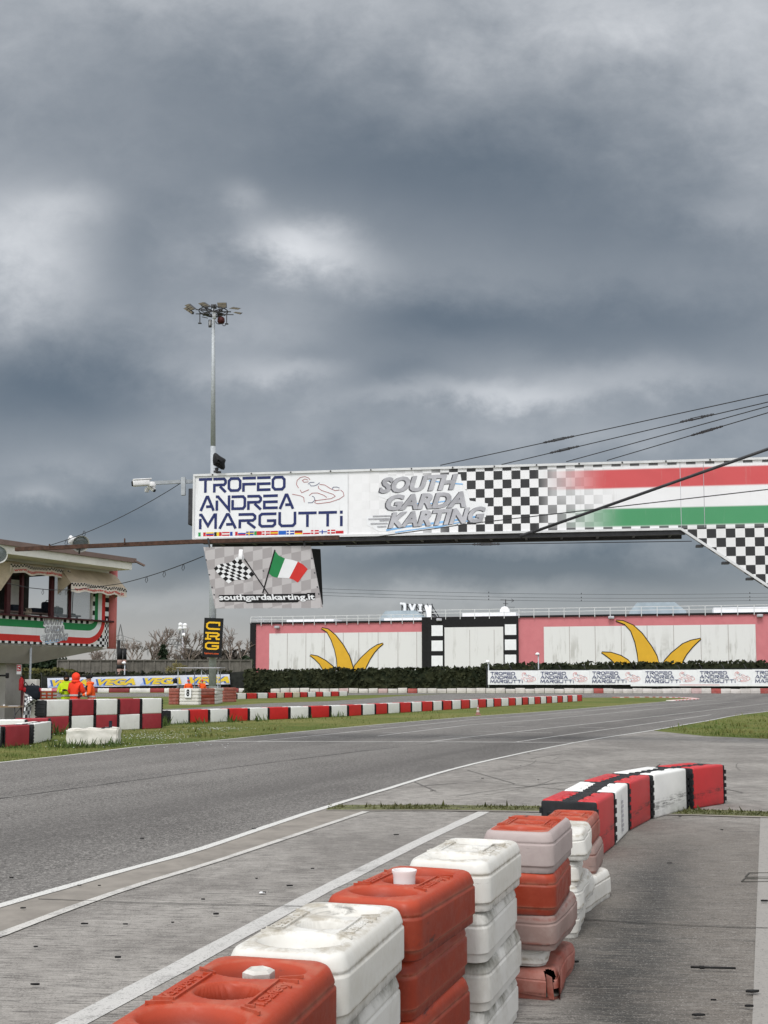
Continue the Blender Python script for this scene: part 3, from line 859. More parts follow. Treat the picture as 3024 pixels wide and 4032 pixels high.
# white cup on the third stack and capped plug in the first
M['cup'] = mat('white_cup', (0.80, 0.76, 0.75), 0.4, 0.03, 6)
lc, rz_, t_, n_ = STK[2]
cp = MB(); cp.lathe([(.0, .004), (.040, .0), (.040, .052), (.041, .085), (.046, .098), (.046, .104), (.042, .104), (.038, .09), (.036, .02), (0, .018)], 28)
o = cp.build('cup', M['cup'], auto=40); o.location = (lc.x, lc.y, 4 * SH - .062)
tag(o, 'white plastic cup standing in the socket of an orange barrier', 'cup')
lc, rz_, t_, n_ = STK[0]
cp = MB(); cp.lathe([(0, -.02), (.042, -.02), (.042, .015), (.030, .022), (.029, .019), (0, .019)], 6)
o = cp.build('plug_cap', M['white_plastic'], auto=30); o.location = (lc.x + t_.x * .208, lc.y + t_.y * .208, 4 * SH - .02); o.rotation_euler = (0, 0, .3)
tag(o, 'white hexagonal plug cap in the dish of the nearest orange barrier', 'plug')

# ------------------------------------------------------------------ red and white chicane barriers (black frame, coloured panels)
M['red_panel'] = mat('red_panel', (0.58, 0.022, 0.022), 0.42, 0.08, 2.5, dirt=0.2, dcol=(0.20, 0.02, 0.02), dscale=2)
M['white_panel'] = mat('white_panel', (0.80, 0.80, 0.78), 0.45, 0.04, 2.5, dirt=0.35, dcol=(0.50, 0.48, 0.43), dscale=2)
M['maroon_panel'] = mat('maroon_panel', (0.33, 0.033, 0.045), 0.55, 0.10, 2.5, dirt=0.25, dcol=(0.40, 0.12, 0.12), dscale=2)
M['buff_panel'] = mat('buff_panel', (0.62, 0.56, 0.43), 0.6, 0.10, 2.5, dirt=0.35, dcol=(0.4, 0.33, 0.25))


def m_scuffed(name, col, dark, z0=0.17, w=0.035):
    m, nt, b = newmat(name); co = objco(nt); tc = nt.nodes.new('ShaderNodeTexCoord'); x, y, z = xyz(nt, tc.outputs['Object'])
    n = nz(nt, co, 2.5, 4); st = nz(nt, vec(nt, x * 5.0, y * 3.0, z * 55.0), 1.0, 4, 0.7); pt = nz(nt, co, 9, 5, 0.7)
    c = mix(nt, n.step(.3, .7), tuple(q * .93 for q in col), tuple(min(1, q * 1.07) for q in col))
    zz = z - (x * 0.06 + z0)
    c = mix(nt, (zz * zz * -(1 / w ** 2)).exp() * st.step(.40, .56) * pt.step(.34, .52), c, dark)
    c = mix(nt, z.step(.14, .0, 0, .45) * pt.step(.3, .6), c, dark)
    nt.links.new(c, b.inputs['Base Color']); b.inputs['Roughness'].default_value = 0.42
    return m
M['red_scuffed'] = m_scuffed('scuffed_red_panel', (0.48, 0.018, 0.022), (0.10, 0.012, 0.012))
M['white_scuffed'] = m_scuffed('scuffed_white_panel', (0.74, 0.74, 0.72), (0.16, 0.16, 0.155), .16, .05)

KL, KW, KH = 1.0, 0.50, 0.49
def frame_mesh():
    mb = MB()
    mb.box((0, 0, KH / 2 - .012), (KL - .06, KW - .07, KH - .055))
    for s in (-1, 1):
        mb.rbox((s * (KL / 2 - .026), 0, KH / 2), (.048, KW - .012, KH - .012), .022, 2)
        for z in (.12, .25, .38): mb.rbox((s * (KL / 2 - .003), 0, z), (.02, KW - .12, .035), .008, 1)
        for z in (.07, .15, .235, .32, .40):                        # hinge lugs up the joint
            for q in (-1, 1): mb.box((s * (KL / 2 - .012), q * (KW / 2 - .004), z), (.036, .022, .05))
    for i, x in enumerate((-.38, -.22, -.06, .10, .26, .40)):
        mb.rbox((x, 0, KH - .014), (.07, .15 if i % 2 else .20, .024), .008, 1)
    for s in (-1, 1): mb.box((0, s * .05, KH - .019), (KL - .1, .02, .018))
    return mb


def panel_mesh(s):
    mb = MB()
    mb.rbox((0, s * .182, KH / 2 + .002), (KL - .105, .132, KH), .030, 3)
    for x, w in ((-.36, .15), (-.05, .20), (.30, .16)):
        mb.rbox((x, s * .096, KH - .018), (w, .062, .034), .010, 1)
    return mb


FRAME = frame_mesh(); PAN = {1: panel_mesh(1), -1: panel_mesh(-1)}
PRO = {}
def chicane(col, loc, rz, label, group, sx=1.0, tilt=0.0, sz=1.0):
    """one framed barrier thing: frame and two side panels"""
    if col not in PRO:
        e = empty('framed_barrier', loc, rz)
        if not PRO:
            f = FRAME.build('frame', M['black_plastic'], e, auto=40); pa = [PAN[s].build('side_panel', M[col], e, auto=50) for s in (1, -1)]
        else:
            base = next(iter(PRO.values()))
            f = base[1][0].copy(); pa = []
            for s in base[1][1:]:
                c = s.copy(); c.data = s.data.copy(); c.data.materials[0] = M[col]; pa.append(c)
            for c in [f] + pa: COL.objects.link(c); c.parent = e
        PRO[col] = (e, [f] + pa)
    else:
        e = dup(PRO[col][0], loc, rz, kidlist=PRO[col][1])
    e.scale = (sx, 1, sz); e.rotation_euler = (0, tilt, rz)
    return tag(e, label, 'barrier', group)


CH = 'red and white framed barriers of the near chicane'
pts = [((2355, 3387), (2426, 3329), 'red_scuffed', 'red framed barrier nearest the faded stacks, first of the curved chicane'),
       ((2427, 3329), (2479, 3273), 'white_panel', 'white framed barrier with rubbed lettering, second of the curved chicane'),
       ((2482, 3273), (2568, 3227), 'red_scuffed', 'red framed barrier in the middle of the curved chicane'),
       ((2572, 3227), (2714, 3188), 'white_scuffed', 'white framed barrier with a black scuff band, fourth of the curved chicane'),
       ((2728, 3188), (2860, 3166), 'red_scuffed', 'red framed barrier at the far end of the curved chicane, above the mossy joint')]
prev = None
for i, (a, b, c, lab) in enumerate(pts):
    pa, pb = G(*a), G(*b)
    t = (pb - pa); l = t.length; t.normalize(); n = V((-t.y, t.x, 0))
    mid = (pa + pb) / 2 + n * (KW / 2)
    chicane(c, (mid.x, mid.y, 0), atan2(t.y, t.x), lab, CH, sx=max(.82, l / KL * .995))
    if i == 1:   # rubbed print on the second one's side
        P = Plane(pa + n * .0 + V((0, 0, 0)), t, (0, 0, 1)); P2 = Plane(pa - n * .006, (0, 0, 1), -t)
        pr = MB()
        for k in range(7): pr.rect(P2, .07 + k * .045, -.52 - (k % 2) * .03, .10 + k * .045, -.43, 0, 0)
        pr.rect(P2, .05, -.42, .43, -.405)
        w = pr.build('rubbed_print', M['grey_letter']); w.parent = [o for o in COL.objects if o.get('label') == lab][0]
        w.matrix_parent_inverse = (Matrix.Translation(w.parent.location) @ w.parent.rotation_euler.to_matrix().to_4x4() @ Matrix.Diagonal((*w.parent.scale, 1))).inverted()

# long infield row
RW = 'red and white framed barriers of the long infield row'
b_, c_ = 94.5, .0272
def row_x(k):
    if k <= 8: return 708 + (1343 - 708) * (k / 8) - 24 * (k / 8) * (1 - k / 8)
    j = k - 8
    return (1343 + b_ * j) / (1 + c_ * j)
def row_y(k):
    if k <= 8: return 2850 + (2822 - 2850) * (k / 8)
    j = k - 8
    return 2684 + 138 / (1 + c_ * j)
cnt = {'red_panel': 0, 'white_panel': 0}
for k in range(38):
    a, b = G(row_x(k - .5), row_y(k - .5)), G(row_x(k + .5), row_y(k + .5))
    t = b - a; l = t.length; t.normalize(); n = V((-t.y, t.x, 0)); mid = (a + b) / 2 + n * KW / 2
    c = 'white_panel' if k % 2 == 0 else 'red_panel'
    chicane(c, (mid.x, mid.y, 0), atan2(t.y, t.x) + rs.uniform(-.03, .03), f"{c[:-6]} framed barrier, {ORD[cnt[c]]} {c[:-6]} one from the near end of the infield row", RW, sx=l / KL * .99)
    cnt[c] += 1

# two-high wall beside the control tower
TW = 'red and white framed barriers piled two high by the tower'
p0, p1 = A(178, 2880, 32.3), A(643, 2868, 36.0); p0.z = p1.z = 0
t = (p1 - p0); l = t.length / 5; t.normalize(); n = V((-t.y, t.x, 0))
for k in range(5):
    m_ = p0 + t * (l * (k + .5)) + n * .28
    for lev in (0, 1):
        c = 'white_panel' if (k + lev) % 2 else 'maroon_panel'
        chicane(c, (m_.x, m_.y, lev * KH), atan2(t.y, t.x) + rs.uniform(-.02, .02), f"{'white' if c[0] == 'w' else 'maroon'} framed barrier, {ORD[k]} from the black-ended corner, {'upper' if lev else 'lower'} tier behind the foam block", TW, sx=l * .985)
# low group in front of the tower
LG = 'framed barriers set low before the tower'
for (x0, y0, x1, y1, c, lab) in ((-140, 2948, 6, 2944, 'white_panel', 'white framed barrier cut off at the frame edge, before the tower'), (17, 2943, 120, 2934, 'maroon_panel', 'maroon framed barrier with a dark scrape, before the tower'), (131, 2930, 204, 2914, 'white_panel', 'white framed barrier at the open end of the low group before the tower')):
    a, b = G(x0, y0), G(x1, y1); t = b - a; l = t.length; t.normalize(); n = V((-t.y, t.x, 0)); mid = (a + b) / 2 + n * .25
    chicane(c, (mid.x, mid.y, 0), atan2(t.y, t.x), lab, LG, sx=l * 1.02)
for (x, y, c, lab) in ((30, 2905, 'white_panel', 'white framed barrier lying behind the maroon one before the tower'), (125, 2897, 'maroon_panel', 'maroon framed barrier lying behind the white end piece before the tower')):
    p = G(x, y); chicane(c, (p.x, p.y, 0), .25, lab, LG)

# far small row
FR = 'red and white framed barriers of the far short row'
xs = [615, 683, 762, 840, 903, 958, 1018, 1073, 1127, 1187, 1238, 1298, 1355, 1418]
for k in range(13):
    px0, px1 = 600 + xs[k] / 1.843, 600 + xs[k + 1] / 1.843
    f = lambda px: 2753 - (px - 934) / (1370 - 934) * 13
    a, b = G(px0, f(px0)), G(px1, f(px1)); t = b - a; l = t.length; t.normalize(); n = V((-t.y, t.x, 0)); mid = (a + b) / 2 + n * .25
    c = 'buff_panel' if k in (4, 6) else ('white_panel' if k % 2 == 0 else 'red_panel')
    word = {'b': 'yellowed', 'w': 'white', 'r': 'red'}[c[0]]
    chicane(c, (mid.x, mid.y, 0), atan2(t.y, t.x), f'{word} framed barrier, {ORD[k]} of the short row running from the numbered marshal post', FR, sx=l * .98)

# ------------------------------------------------------------------ lettering of the trophy boards
GLY = {
 'T': [[(0, .9), (1, .9)], [(.5, .8), (.5, 0)]],
 'R': [[(0, .9), (.80, .9), (.92, .78), (.92, .62), (.80, .5), (.08, .5), (.08, 0)], [(.50, .40), (.94, 0)]],
 'O': 'ring',
 'F': [[(0, .9), (1, .9)], [(1, .5), (.08, .5), (.08, 0)]],
 'E': [[(0, .9), (1, .9)], [(1, .5), (.08, .5), (.08, .1), (1, .1)]],
 'A': [[(.05, 0), (.46, .93), (.55, .93), (.95, 0)], [(.42, .28), (.76, .28)]],
 'N': [[(.08, 0), (.08, .68)], [(0, .93), (.16, .93), (.92, .05), (.92, 1)]],
 'D': [[(.08, .68), (.08, .1), (.80, .1), (.92, .24), (.92, .76), (.80, .9), (0, .9)]],
 'M': [[(.07, 0), (.07, .68)], [(0, .93), (.13, .93), (.5, .22), (.86, .93), (.93, .93), (.93, 0)]],
 'G': [[(1, .9), (.2, .9), (.08, .78), (.08, .22), (.2, .1), (.80, .1), (.92, .22), (.92, .46), (.48, .46)]],
 'U': [[(.08, 1), (.08, .24), (.2, .1), (.80, .1), (.92, .24), (.92, 1)]],
 'I': [[(.5, 0), (.5, .66)], [(.5, .80), (.5, 1)]],
}
def word(mb, P, s, u0, v0, w, h, st, c, mi=0, gap=.10, rise=0.0):
    """wide stencil capitals fitted to a box"""
    un = [.28 if ch == 'I' else 1.0 for ch in s]; tot = sum(un) + gap * (len(s) - 1)
    k = w / tot; x = u0
    for ch, q in zip(s, un):
        a = q * k
        if GLY[ch] == 'ring':
            r = .16; pts = [(.08 + r, .1), (.92 - r, .1), (.92, .1 + r), (.92, .9 - r), (.92 - r, .9), (.08 + r, .9), (.08, .9 - r), (.08, .1 + r)]
            mb.ribbon(P, [(x + px * a, v0 + py * h + rise * (x - u0)) for px, py in pts], st, c, mi, True)
        else:
            for ln in GLY[ch]: mb.ribbon(P, [(x + px * a, v0 + py * h + rise * (x - u0)) for px, py in ln], st, c, mi)
        x += (q + gap) * k


KART = [  # line drawing of a kart and driver in a 0..1 box, colour 0 red / 1 navy
 (0, [(.12, .60), (.08, .72), (.09, .86), (.16, .96), (.24, .98), (.31, .93), (.34, .86)]), (0, [(.31, .80), (.22, .79), (.19, .85), (.24, .90), (.30, .86)]),
 (1, [(.33, .72), (.36, .66), (.42, .66), (.48, .70), (.52, .76)]), (1, [(.30, .72), (.34, .78), (.42, .78)]),
 (0, [(.50, .66), (.50, .58), (.56, .50), (.78, .36), (.82, .29), (.74, .22), (.52, .18), (.44, .16)]), (0, [(.52, .70), (.62, .68), (.72, .56), (.82, .48), (.90, .50)]),
 (1, [(.76, .52), (.78, .60), (.85, .60), (.90, .56)]), (0, [(.92, .50), (.97, .42), (.985, .30), (.90, .20), (.72, .10), (.48, .06), (.43, .10), (.45, .20)]),
 (0, [(.0, .40), (.16, .34), (.22, .28), (.23, .12)]), (1, [(.30, .10), (.38, .10), (.43, .18), (.42, .28), (.38, .32)]), (0, [(.32, .34), (.38, .42), (.48, .42), (.60, .34), (.66, .26)]), (0, [(.15, .54), (.18, .44), (.32, .54)]),
]
def kart(mb, P, u0, v0, w, h, st, c, m_red, m_navy):
    for k, ln in KART: mb.ribbon(P, [(u0 + x * w, v0 + y * h) for x, y in ln], st, c, m_navy if k else m_red)


# ------------------------------------------------------------------ start gantry over the track
gx0, gy0 = A(759, 2124, 27.0).x, 27.0
gx1, gy1 = A(2683, 2085, 25.2).x, 25.2
gdir = V((gx1 - gx0, gy1 - gy0, 0)).normalized()
zb = (A(755, 2124, 27.0).z + A(2683, 2085, 25.2).z) / 2
zt_ = (A(763, 1872, 27.0).z + A(2671, 1809, 25.2).z) / 2
GP = Plane((gx0, gy0, zb), gdir, (0, 0, 1))
GH = zt_ - zb
uj = GP.uv(1370, 2000)[0]; ur = GP.uv(2679, 1950)[0]; uend = GP.uv(3620, 1950)[0]
gantry = tag(empty('start_gantry', (gx0, gy0, 0)), 'white start gantry with lettered panels and red, white and green bands spanning the track', 'gantry')
gantry['label'] = 'white start gantry with lettered panels and an Italian tricolour spanning the track'


def gpart(mb, name, mats, par=None, **k):
    o = mb.build(name, mats, **k)
    root = par or gantry
    o.parent = root
    o.location = o.location - (V(root.location) if par is None else V((0, 0, 0)))
    return o


def m_gantry():
    """printed sheet: chequers that fade in and out, airbrushed red and green bands"""
    m, nt, b = newmat('printed_tricolour_sheet'); tc = nt.nodes.new('ShaderNodeTexCoord'); x, y, z = xyz(nt, tc.outputs['UV'])
    u, v = x, y
    sq = GH / 7.65
    ck = ((u * (1 / sq)).floor() + ((v - GH * .006) * (1 / sq)).floor()).mod2()
    U = lambda px: GP.uv(px, 1960)[0]
    vf = v * (1 / GH)
    edge = vf.step(.925, .945).max(vf.step(.07, .05))
    lf = u.step(U(1395), U(1600), 0.02, .16) + u.step(U(1600), U(1800), 0, .84)
    rt = u.step(U(2150), U(2470), 1.0, 0.0)
    rt = rt * vf.step(.30, .62, .75, .45).max(u.step(U(2250), U(2100))) .max(0.0)
    al = lf * rt.max(edge * u.step(U(2050), U(2150)) * .9).max(u.step(U(2170), U(2080)))
    nsy = nz(nt, tc.outputs['UV'], 1.2, 5, .6); ns2 = nz(nt, tc.outputs['UV'], 9, 6, .7)
    c = mix(nt, nsy.step(.55, .8, 0, .25), (0.80, 0.80, 0.815), (0.66, 0.65, 0.64))
    c = mix(nt, ck * al, c, (0.016, 0.016, 0.018))
    rb = vf.step(.905, .875) * vf.step(.60, .635) * u.step(U(2120), U(2400))
    gb = vf.step(.335, .305) * vf.step(.045, .08) * u.step(U(2170), U(2470))
    c = mix(nt, rb * .97, c, (0.58, 0.055, 0.06)); c = mix(nt, gb * .97, c, (0.035, 0.27, 0.10))
    c = mix(nt, ns2.step(.68, .74, 0, .35) * u.step(U(2000), U(2300)), c, (0.35, 0.34, 0.32))
    run = nz(nt, vec(nt, u * 6.0, v * .5, 0.0), 1.0, 5, .7); c = mix(nt, run.step(.58, .74, 0, .25), c, (.40, .385, .36))
    nt.links.new(c, b.inputs['Base Color']); b.inputs['Roughness'].default_value = .45
    bump(nt, b, nz(nt, vec(nt, u * 1.2, v * .7, 0.0), 1.0, 3), .5, .06)
    return m
M['gantry_sheet'] = m_gantry()


def uv_panel(name, P, poly, c, m, par=None, thick=.04):
    """flat printed panel with a uv in metres, backed by a thin slab"""
    mb = MB(); n = len(poly)
    mb.fpoly(P, poly, c); f = [P.p(a, b_, c) for a, b_ in poly]; k = [P.p(a, b_, c - thick) for a, b_ in poly]
    for i in range(n): mb.poly([f[i], k[i], k[(i + 1) % n], f[(i + 1) % n]])
    mb.poly(list(reversed(k)))
    o = mb.build(name, m)
    uvl = o.data.uv_layers.new(name='UVMap')
    for poly_ in o.data.polygons:
        for li, vi in zip(poly_.loop_indices, poly_.vertices):
            co = o.data.vertices[vi].co - P.o
            uvl.data[li].uv = (co.dot(P.u), co.dot(P.v))
    return o


def attach(o, root):
    o.parent = root; o.location = V(o.location) - V(root.location)
    return o


GD = 0.85   # gantry depth
core = MB()
core.box(GP.p(uend / 2, GH / 2, -GD / 2 - .05), (uend - .06, GD - .02, GH - .08), rot=atan2(gdir.y, gdir.x))
attach(core.build('frame', M['alu']), gantry)
lp = uv_panel('left_panel', GP, [(0.02, .03), (uj - .008, .03), (uj - .008, GH - .03), (0.02, GH - .03)], 0.0, M['white_sheet']); lp.name = 'lettered_panel'; attach(lp, gantry)
# gusset with the sloping lower edge at the right
gu = [(uj + .008, .03), (ur, .03), (GP.uv(3024, 2308)[0], GP.uv(3024, 2308)[1]), (uend, GP.uv(3024, 2308)[1] - (uend - GP.uv(3024, 2308)[0]) * .62), (uend, GH - .03), (uj + .008, GH - .03)]
rp = uv_panel('striped_panel', GP, gu[:2] + [(uend, .03)] + gu[4:], 0.0, M['gantry_sheet']); attach(rp, gantry)


def m_check(name, sq, dark=(0.016, .016, .018), light=(.78, .78, .785)):
    m, nt, b = newmat(name); tc = nt.nodes.new('ShaderNodeTexCoord'); x, y, z = xyz(nt, tc.outputs['UV'])
    ck = ((x * (1 / sq)).floor() + ((y + .001) * (1 / sq)).floor()).mod2()
    n = nz(nt, tc.outputs['UV'], 2, 4)
    c = mix(nt, ck, mix(nt, n, light, tuple(q * .9 for q in light)), dark)
    nt.links.new(c, b.inputs['Base Color']); b.inputs['Roughness'].default_value = .5
    return m
M['check'] = m_check('chequered_sheet', GH / 7.65)
gs = uv_panel('gusset', GP, [(ur, .028), gu[2], gu[3], (uend, .028)], -.002, M['check'], thick=.3); attach(gs, gantry)
ed = MB()
for (a, b) in (((0, GH - .02), (uend, GH - .02)), ((0, .015), (ur, .015))): ed.beam(GP.p(*a, .01), GP.p(*b, .01), .05, .055)
ed.beam(GP.p(.015, 0, .01), GP.p(.015, GH, .01), .05, .04); ed.beam(GP.p(uj, .03, .006), GP.p(uj, GH - .03, .006), .02, .02)
ed.beam(GP.p(ur, .01, .012), GP.p(gu[2][0], gu[2][1], .012), .06, .055); ed.beam(GP.p(gu[2][0], gu[2][1], .012), GP.p(gu[3][0], gu[3][1], .012), .06, .055)
attach(ed.build('edge_trim', M['alu']), gantry)
se = MB()
for px in (2679, 2771): u_ = GP.uv(px, 1950)[0]; se.rect(GP, u_, .04, u_ + .012, GH - .06, .002)
attach(se.build('panel_seam', M['grey_letter']), gantry)
ub = MB()
ub.beam(GP.p(.25, -.055, -.10), GP.p(ur + .1, -.055, -.10), .12, .11); ub.beam(GP.p(.25, -.055, -GD), GP.p(ur + .1, -.055, -GD), .12, .11)
for k in range(14): u_ = .6 + k * (ur - .8) / 13; ub.beam(GP.p(u_, -.05, -.1), GP.p(u_, -.05, -GD), .06, .07)
attach(ub.build('underside_beam', M['dark_steel']), gantry)
bk = MB()
for t in (.22, .52, .80, 1.1): p = GP.p(ur + (gu[2][0] - ur) * t, .0 + gu[2][1] * t - .09, -.10); bk.box(p, (.16, .2, .05), rot=atan2(gdir.y, gdir.x))
attach(bk.build('bracket', M['dark_steel']), gantry)
uc_ = GP.uv(3560, 2000)[0]
cl = MB(); q = GP.p(uc_, 0, -GD / 2); cl.box((q.x, q.y, zb / 2), (.6, .6, zb)); attach(cl.build('column', M['alu']), gantry)
fast = MB()
for k in range(13): q = GP.p(.5 + k * 1.0, GH - .02, .045); fast.box(q, (.03, .03, .03))
attach(fast.build('fastener', M['dark_steel']), gantry)

# trophy lettering
W1 = uj - .03
gl = MB()
def wbox(x0, x1, yb, yt):                       # readings of the lettered panel in its own 0..1 box -> metres
    return x0 * uj, yb * GH, (x1 - x0) * uj, (yt - yb) * GH
for s_, x0, x1, yb, yt in (('TROFEO', .035, .600, .715, .945), ('ANDREA', .045, .655, .435, .665), ('MARGUTTI', .040, .975, .155, .390)):
    u_, v_, w_, h_ = wbox(x0, x1, yb, yt); word(gl, GP, s_, u_, v_, w_, h_, .068, .006, 0, .09 if len(s_) < 8 else .10)
kart(gl, GP, .645 * uj, .475 * GH, .335 * uj, .455 * GH, .0125, .006, 1, 0)
M['maroon_line'] = mat('maroon_line', (.33, .05, .05), .5, .1)
attach(gl.build('trophy_lettering', [M['navy'], M['maroon_line']]), gantry)
# row of national flags
FC = {k: mat('flag_' + k, c, .5, .04) for k, c in {'r': (.55, .02, .03), 'w': (.8, .8, .8), 'g': (.03, .3, .08), 'b': (.02, .06, .35), 'y': (.8, .55, .03), 'k': (.01, .01, .01), 'e': (.02, .12, .50)}.items()}
FK = 'rwgbyke'
fm = MB(); flags = ['v:gwr', 'h:ybr', 'v:kyr', 'h:rwr', 'v:bwr', 'h:wbr', 'c:by', 'v:grr', 'c:rw', 'h:ryr', 'h:eee', 'c:bw', 'h:kry', 'h:wwr', 'c:rw', 'c:wb', 'c:rw', 'h:wrr']
for i, fl_ in enumerate(flags):
    u0, u1 = (.036 + i * .0522) * uj, (.036 + i * .0522 + .049) * uj; v0, v1 = .045 * GH, .105 * GH
    k, cs = fl_.split(':')
    if k == 'v':
        for j, c in enumerate(cs): fm.rect(GP, u0 + (u1 - u0) * j / 3, v0, u0 + (u1 - u0) * (j + 1) / 3, v1, .005, FK.index(c))
    elif k == 'h':
        for j, c in enumerate(cs): fm.rect(GP, u0, v1 - (v1 - v0) * (j + 1) / 3, u1, v1 - (v1 - v0) * j / 3, .005, FK.index(c))
    else:
        fm.rect(GP, u0, v0, u1, v1, .005, FK.index(cs[0])); fm.rect(GP, u0, v0 + (v1 - v0) * .38, u1, v0 + (v1 - v0) * .62, .008, FK.index(cs[1])); fm.rect(GP, u0 + (u1 - u0) * .32, v0, u0 + (u1 - u0) * .46, v1, .009, FK.index(cs[1]))
attach(fm.build('flag_strip', [FC[k] for k in FK]), gantry)


def garda_logo(P, u, v, w, h, c, root=None, thin=1.0):
    """three slanted grey words on a white plate, with streaks and blue waves; (u, v) is the lower-left of the box"""
    pl = MB()
    X = lambda q: u + q * w
    Y = lambda q: v + q * h
    pl.fpoly(P, [(X(a), Y(b)) for a, b in ((.06, .02), (.30, .00), (.66, .08), (1.0, .24), (1.02, .48), (.86, .54), (.84, .72), (.80, .76), (.78, 1.02), (.10, 1.02), (.05, .66), (.13, .60), (.12, .34), (-.06, .30), (-.05, .14))], c)
    a_ = [pl.build('logo_plate', M['white_sheet'])]
    wv = MB()
    for pts, ww in (([(.12, .04), (.3, .10), (.5, .14), (.75, .20), (.98, .27)], .035), ([(.30, .52), (.5, .50), (.7, .56)], .02), ([(.5, .92), (.7, .86), (.8, .84)], .022), ([(.2, .0), (.45, .06), (.62, .10)], .02), ([(.55, .06), (.7, .13), (.85, .18)], .02)):
        wv.ribbon(P, [(X(x), Y(y)) for x, y in pts], ww * h, c + .004)
    a_.append(wv.build('logo_waves', M['swoosh']))
    for off, cc, m_, nm in ((.012, c + .007, 'grey_dark', 'logo_shadow'), (0, c + .011, 'grey_letter', 'logo_lettering')):
        tx = MB()
        for s_, x0, x1, y0, y1 in (('SOUTH', .06, .76, .71, 1.0), ('GARDA', .12, .83, .39, .68), ('KARTING', .14, 1.0, .07, .36)):
            # each line climbs slightly to the right
            vs, fs = text2d(s_, .28, .045)
            tx.add([P.p(X(x0 + x * (x1 - x0) - off), Y(y0 + y * (y1 - y0) - off * .8 + (x * .12 * (y1 - y0) if s_ != 'KARTING' else x * .075)), cc) for x, y in vs], fs)
        if nm == 'logo_lettering':
            for i, (x0, y0) in enumerate(((.0, .29), (-.04, .24), (.06, .21), (-.02, .155), (.04, .10))): tx.rect(P, X(x0), Y(y0), X(.17 - i * .012), Y(y0 + .022), cc + .001)
        a_.append(tx.build(nm, M[m_]))
    return a_


u0, v0 = GP.uv(1452, 2108); u1, v1 = GP.uv(1915, 1862)
for o in garda_logo(GP, u0 + .1, v0 + .06, u1 - u0 - .12, (v1 - v0) * .93, .004): attach(o, gantry)

# hanging sign with crossed flags
S0, S1, S2 = A(801, 2154, 26.5), A(1223, 2149, 26.15), A(847, 2396, 26.58)
su = (S1 - S0); sv = (S0 - S2)
SP = Plane(S2, su, sv); SWD, SHT = su.length, sv.length
M['sign_check'] = m_check('grey_chequered_sheet', SWD / 11.2, (.36, .335, .34), (.52, .495, .50))
hs = tag(empty('hanging_sign', tuple(S2)), 'grey chequered hanging sign with crossed racing and Italian flags below the gantry', 'sign')
sb = uv_panel('board', SP, [(0, 0), (SWD, 0), (SWD, SHT), (0, SHT)], 0, M['sign_check'], thick=.05); attach(sb, hs)
def suv(px, py): return SP.uv(500 + px / 1.843, 1750 + py / 1.843)
fp = MB()
# chequered flag, warped 8 x 6 cells
c00, c10, c01, c11 = suv(632, 905), suv(800, 815), suv(740, 1015), suv(925, 945)
def warp(s, t):
    x = (1 - s) * (1 - t) * c00[0] + s * (1 - t) * c10[0] + (1 - s) * t * c01[0] + s * t * c11[0]
    y = (1 - s) * (1 - t) * c00[1] + s * (1 - t) * c10[1] + (1 - s) * t * c01[1] + s * t * c11[1]
    return x + .03 * sin(pi * t) * (1 - s) * -1, y + .085 * sin(s * pi * 1.9 + .4) * .55
for i in range(8):
    for j in range(6): fp.fpoly(SP, [warp((i + a) / 8, (j + b) / 6) for a, b in ((0, 0), (0, 1), (1, 1), (1, 0))], .004, (i + j) % 2)
# tricolour
d00, d10, d01, d11 = suv(1072, 768), suv(1250, 850), suv(1030, 935), suv(1180, 970)
e10, e11 = suv(1312, 905), suv(1240, 1003)
top = [suv(1072, 768), suv(1100, 805), suv(1147, 828), suv(1200, 838), suv(1240, 850), suv(1280, 872), suv(1312, 905)]
bot = [suv(1030, 935), suv(1055, 958), suv(1093, 967), suv(1135, 968), suv(1178, 970), suv(1210, 982), suv(1240, 1003)]
for k, mi in ((0, 2), (2, 3), (4, 4)): fp.fpoly(SP, top[k:k + 3] + list(reversed(bot[k:k + 3])), .004, mi)
for a, b in (((842, 815), (1025, 1085)), ((1074, 765), (985, 1080))): fp.ribbon(SP, [suv(*a), suv(*b)], .03, .008, 0)
attach(fp.build('crossed_flags', [M['black'], M['white_sheet'], M['green_print'], M['white_sheet'], M['red_print']]), hs)
tl, tr_, bl = suv(672, 1095), suv(1362, 1090), suv(672, 1135)
tp = MB(); tp.fpoly(SP, [suv(*p) for p in ((664, 1100), (672, 1092), (1300, 1082), (1310, 1078), (1366, 1076), (1366, 1128), (1250, 1132), (1240, 1146), (905, 1150), (870, 1152), (860, 1142), (672, 1142))], .004)
attach(tp.build('text_plate', M['black']), hs)
tx = MB(); a_, b_ = suv(674, 1146), suv(1358, 1083); tx.text(SP, 'southgardakarting.it', a_[0], a_[1] + .01, b_[0], b_[1] - .005, .008, 0, 0, .03)
attach(tx.build('web_lettering', M['white_sheet']), hs)
for u_ in (.15, SWD - .15): st_ = MB(); st_.beam(SP.p(u_, SHT - .02, -.02), SP.p(u_, SHT + .22, -.02), .04, .04); attach(st_.build('hanger', M['dark_steel']), hs)
sc_ = MB()
for a, b in ((575, 838), (598, 945), (618, 1037), (633, 1090), (990, 918), (1180, 918), (1342, 828), (1362, 932), (1382, 1035), (1392, 1085)):
    u_, v_ = suv(a, b); sc_.fpoly(SP, [(u_ + .022 * cos(k), v_ + .022 * sin(k)) for k in (0, 1.05, 2.1, 3.14, 4.19, 5.24)], .003)
attach(sc_.build('fixing', M['grey_dark']), hs)

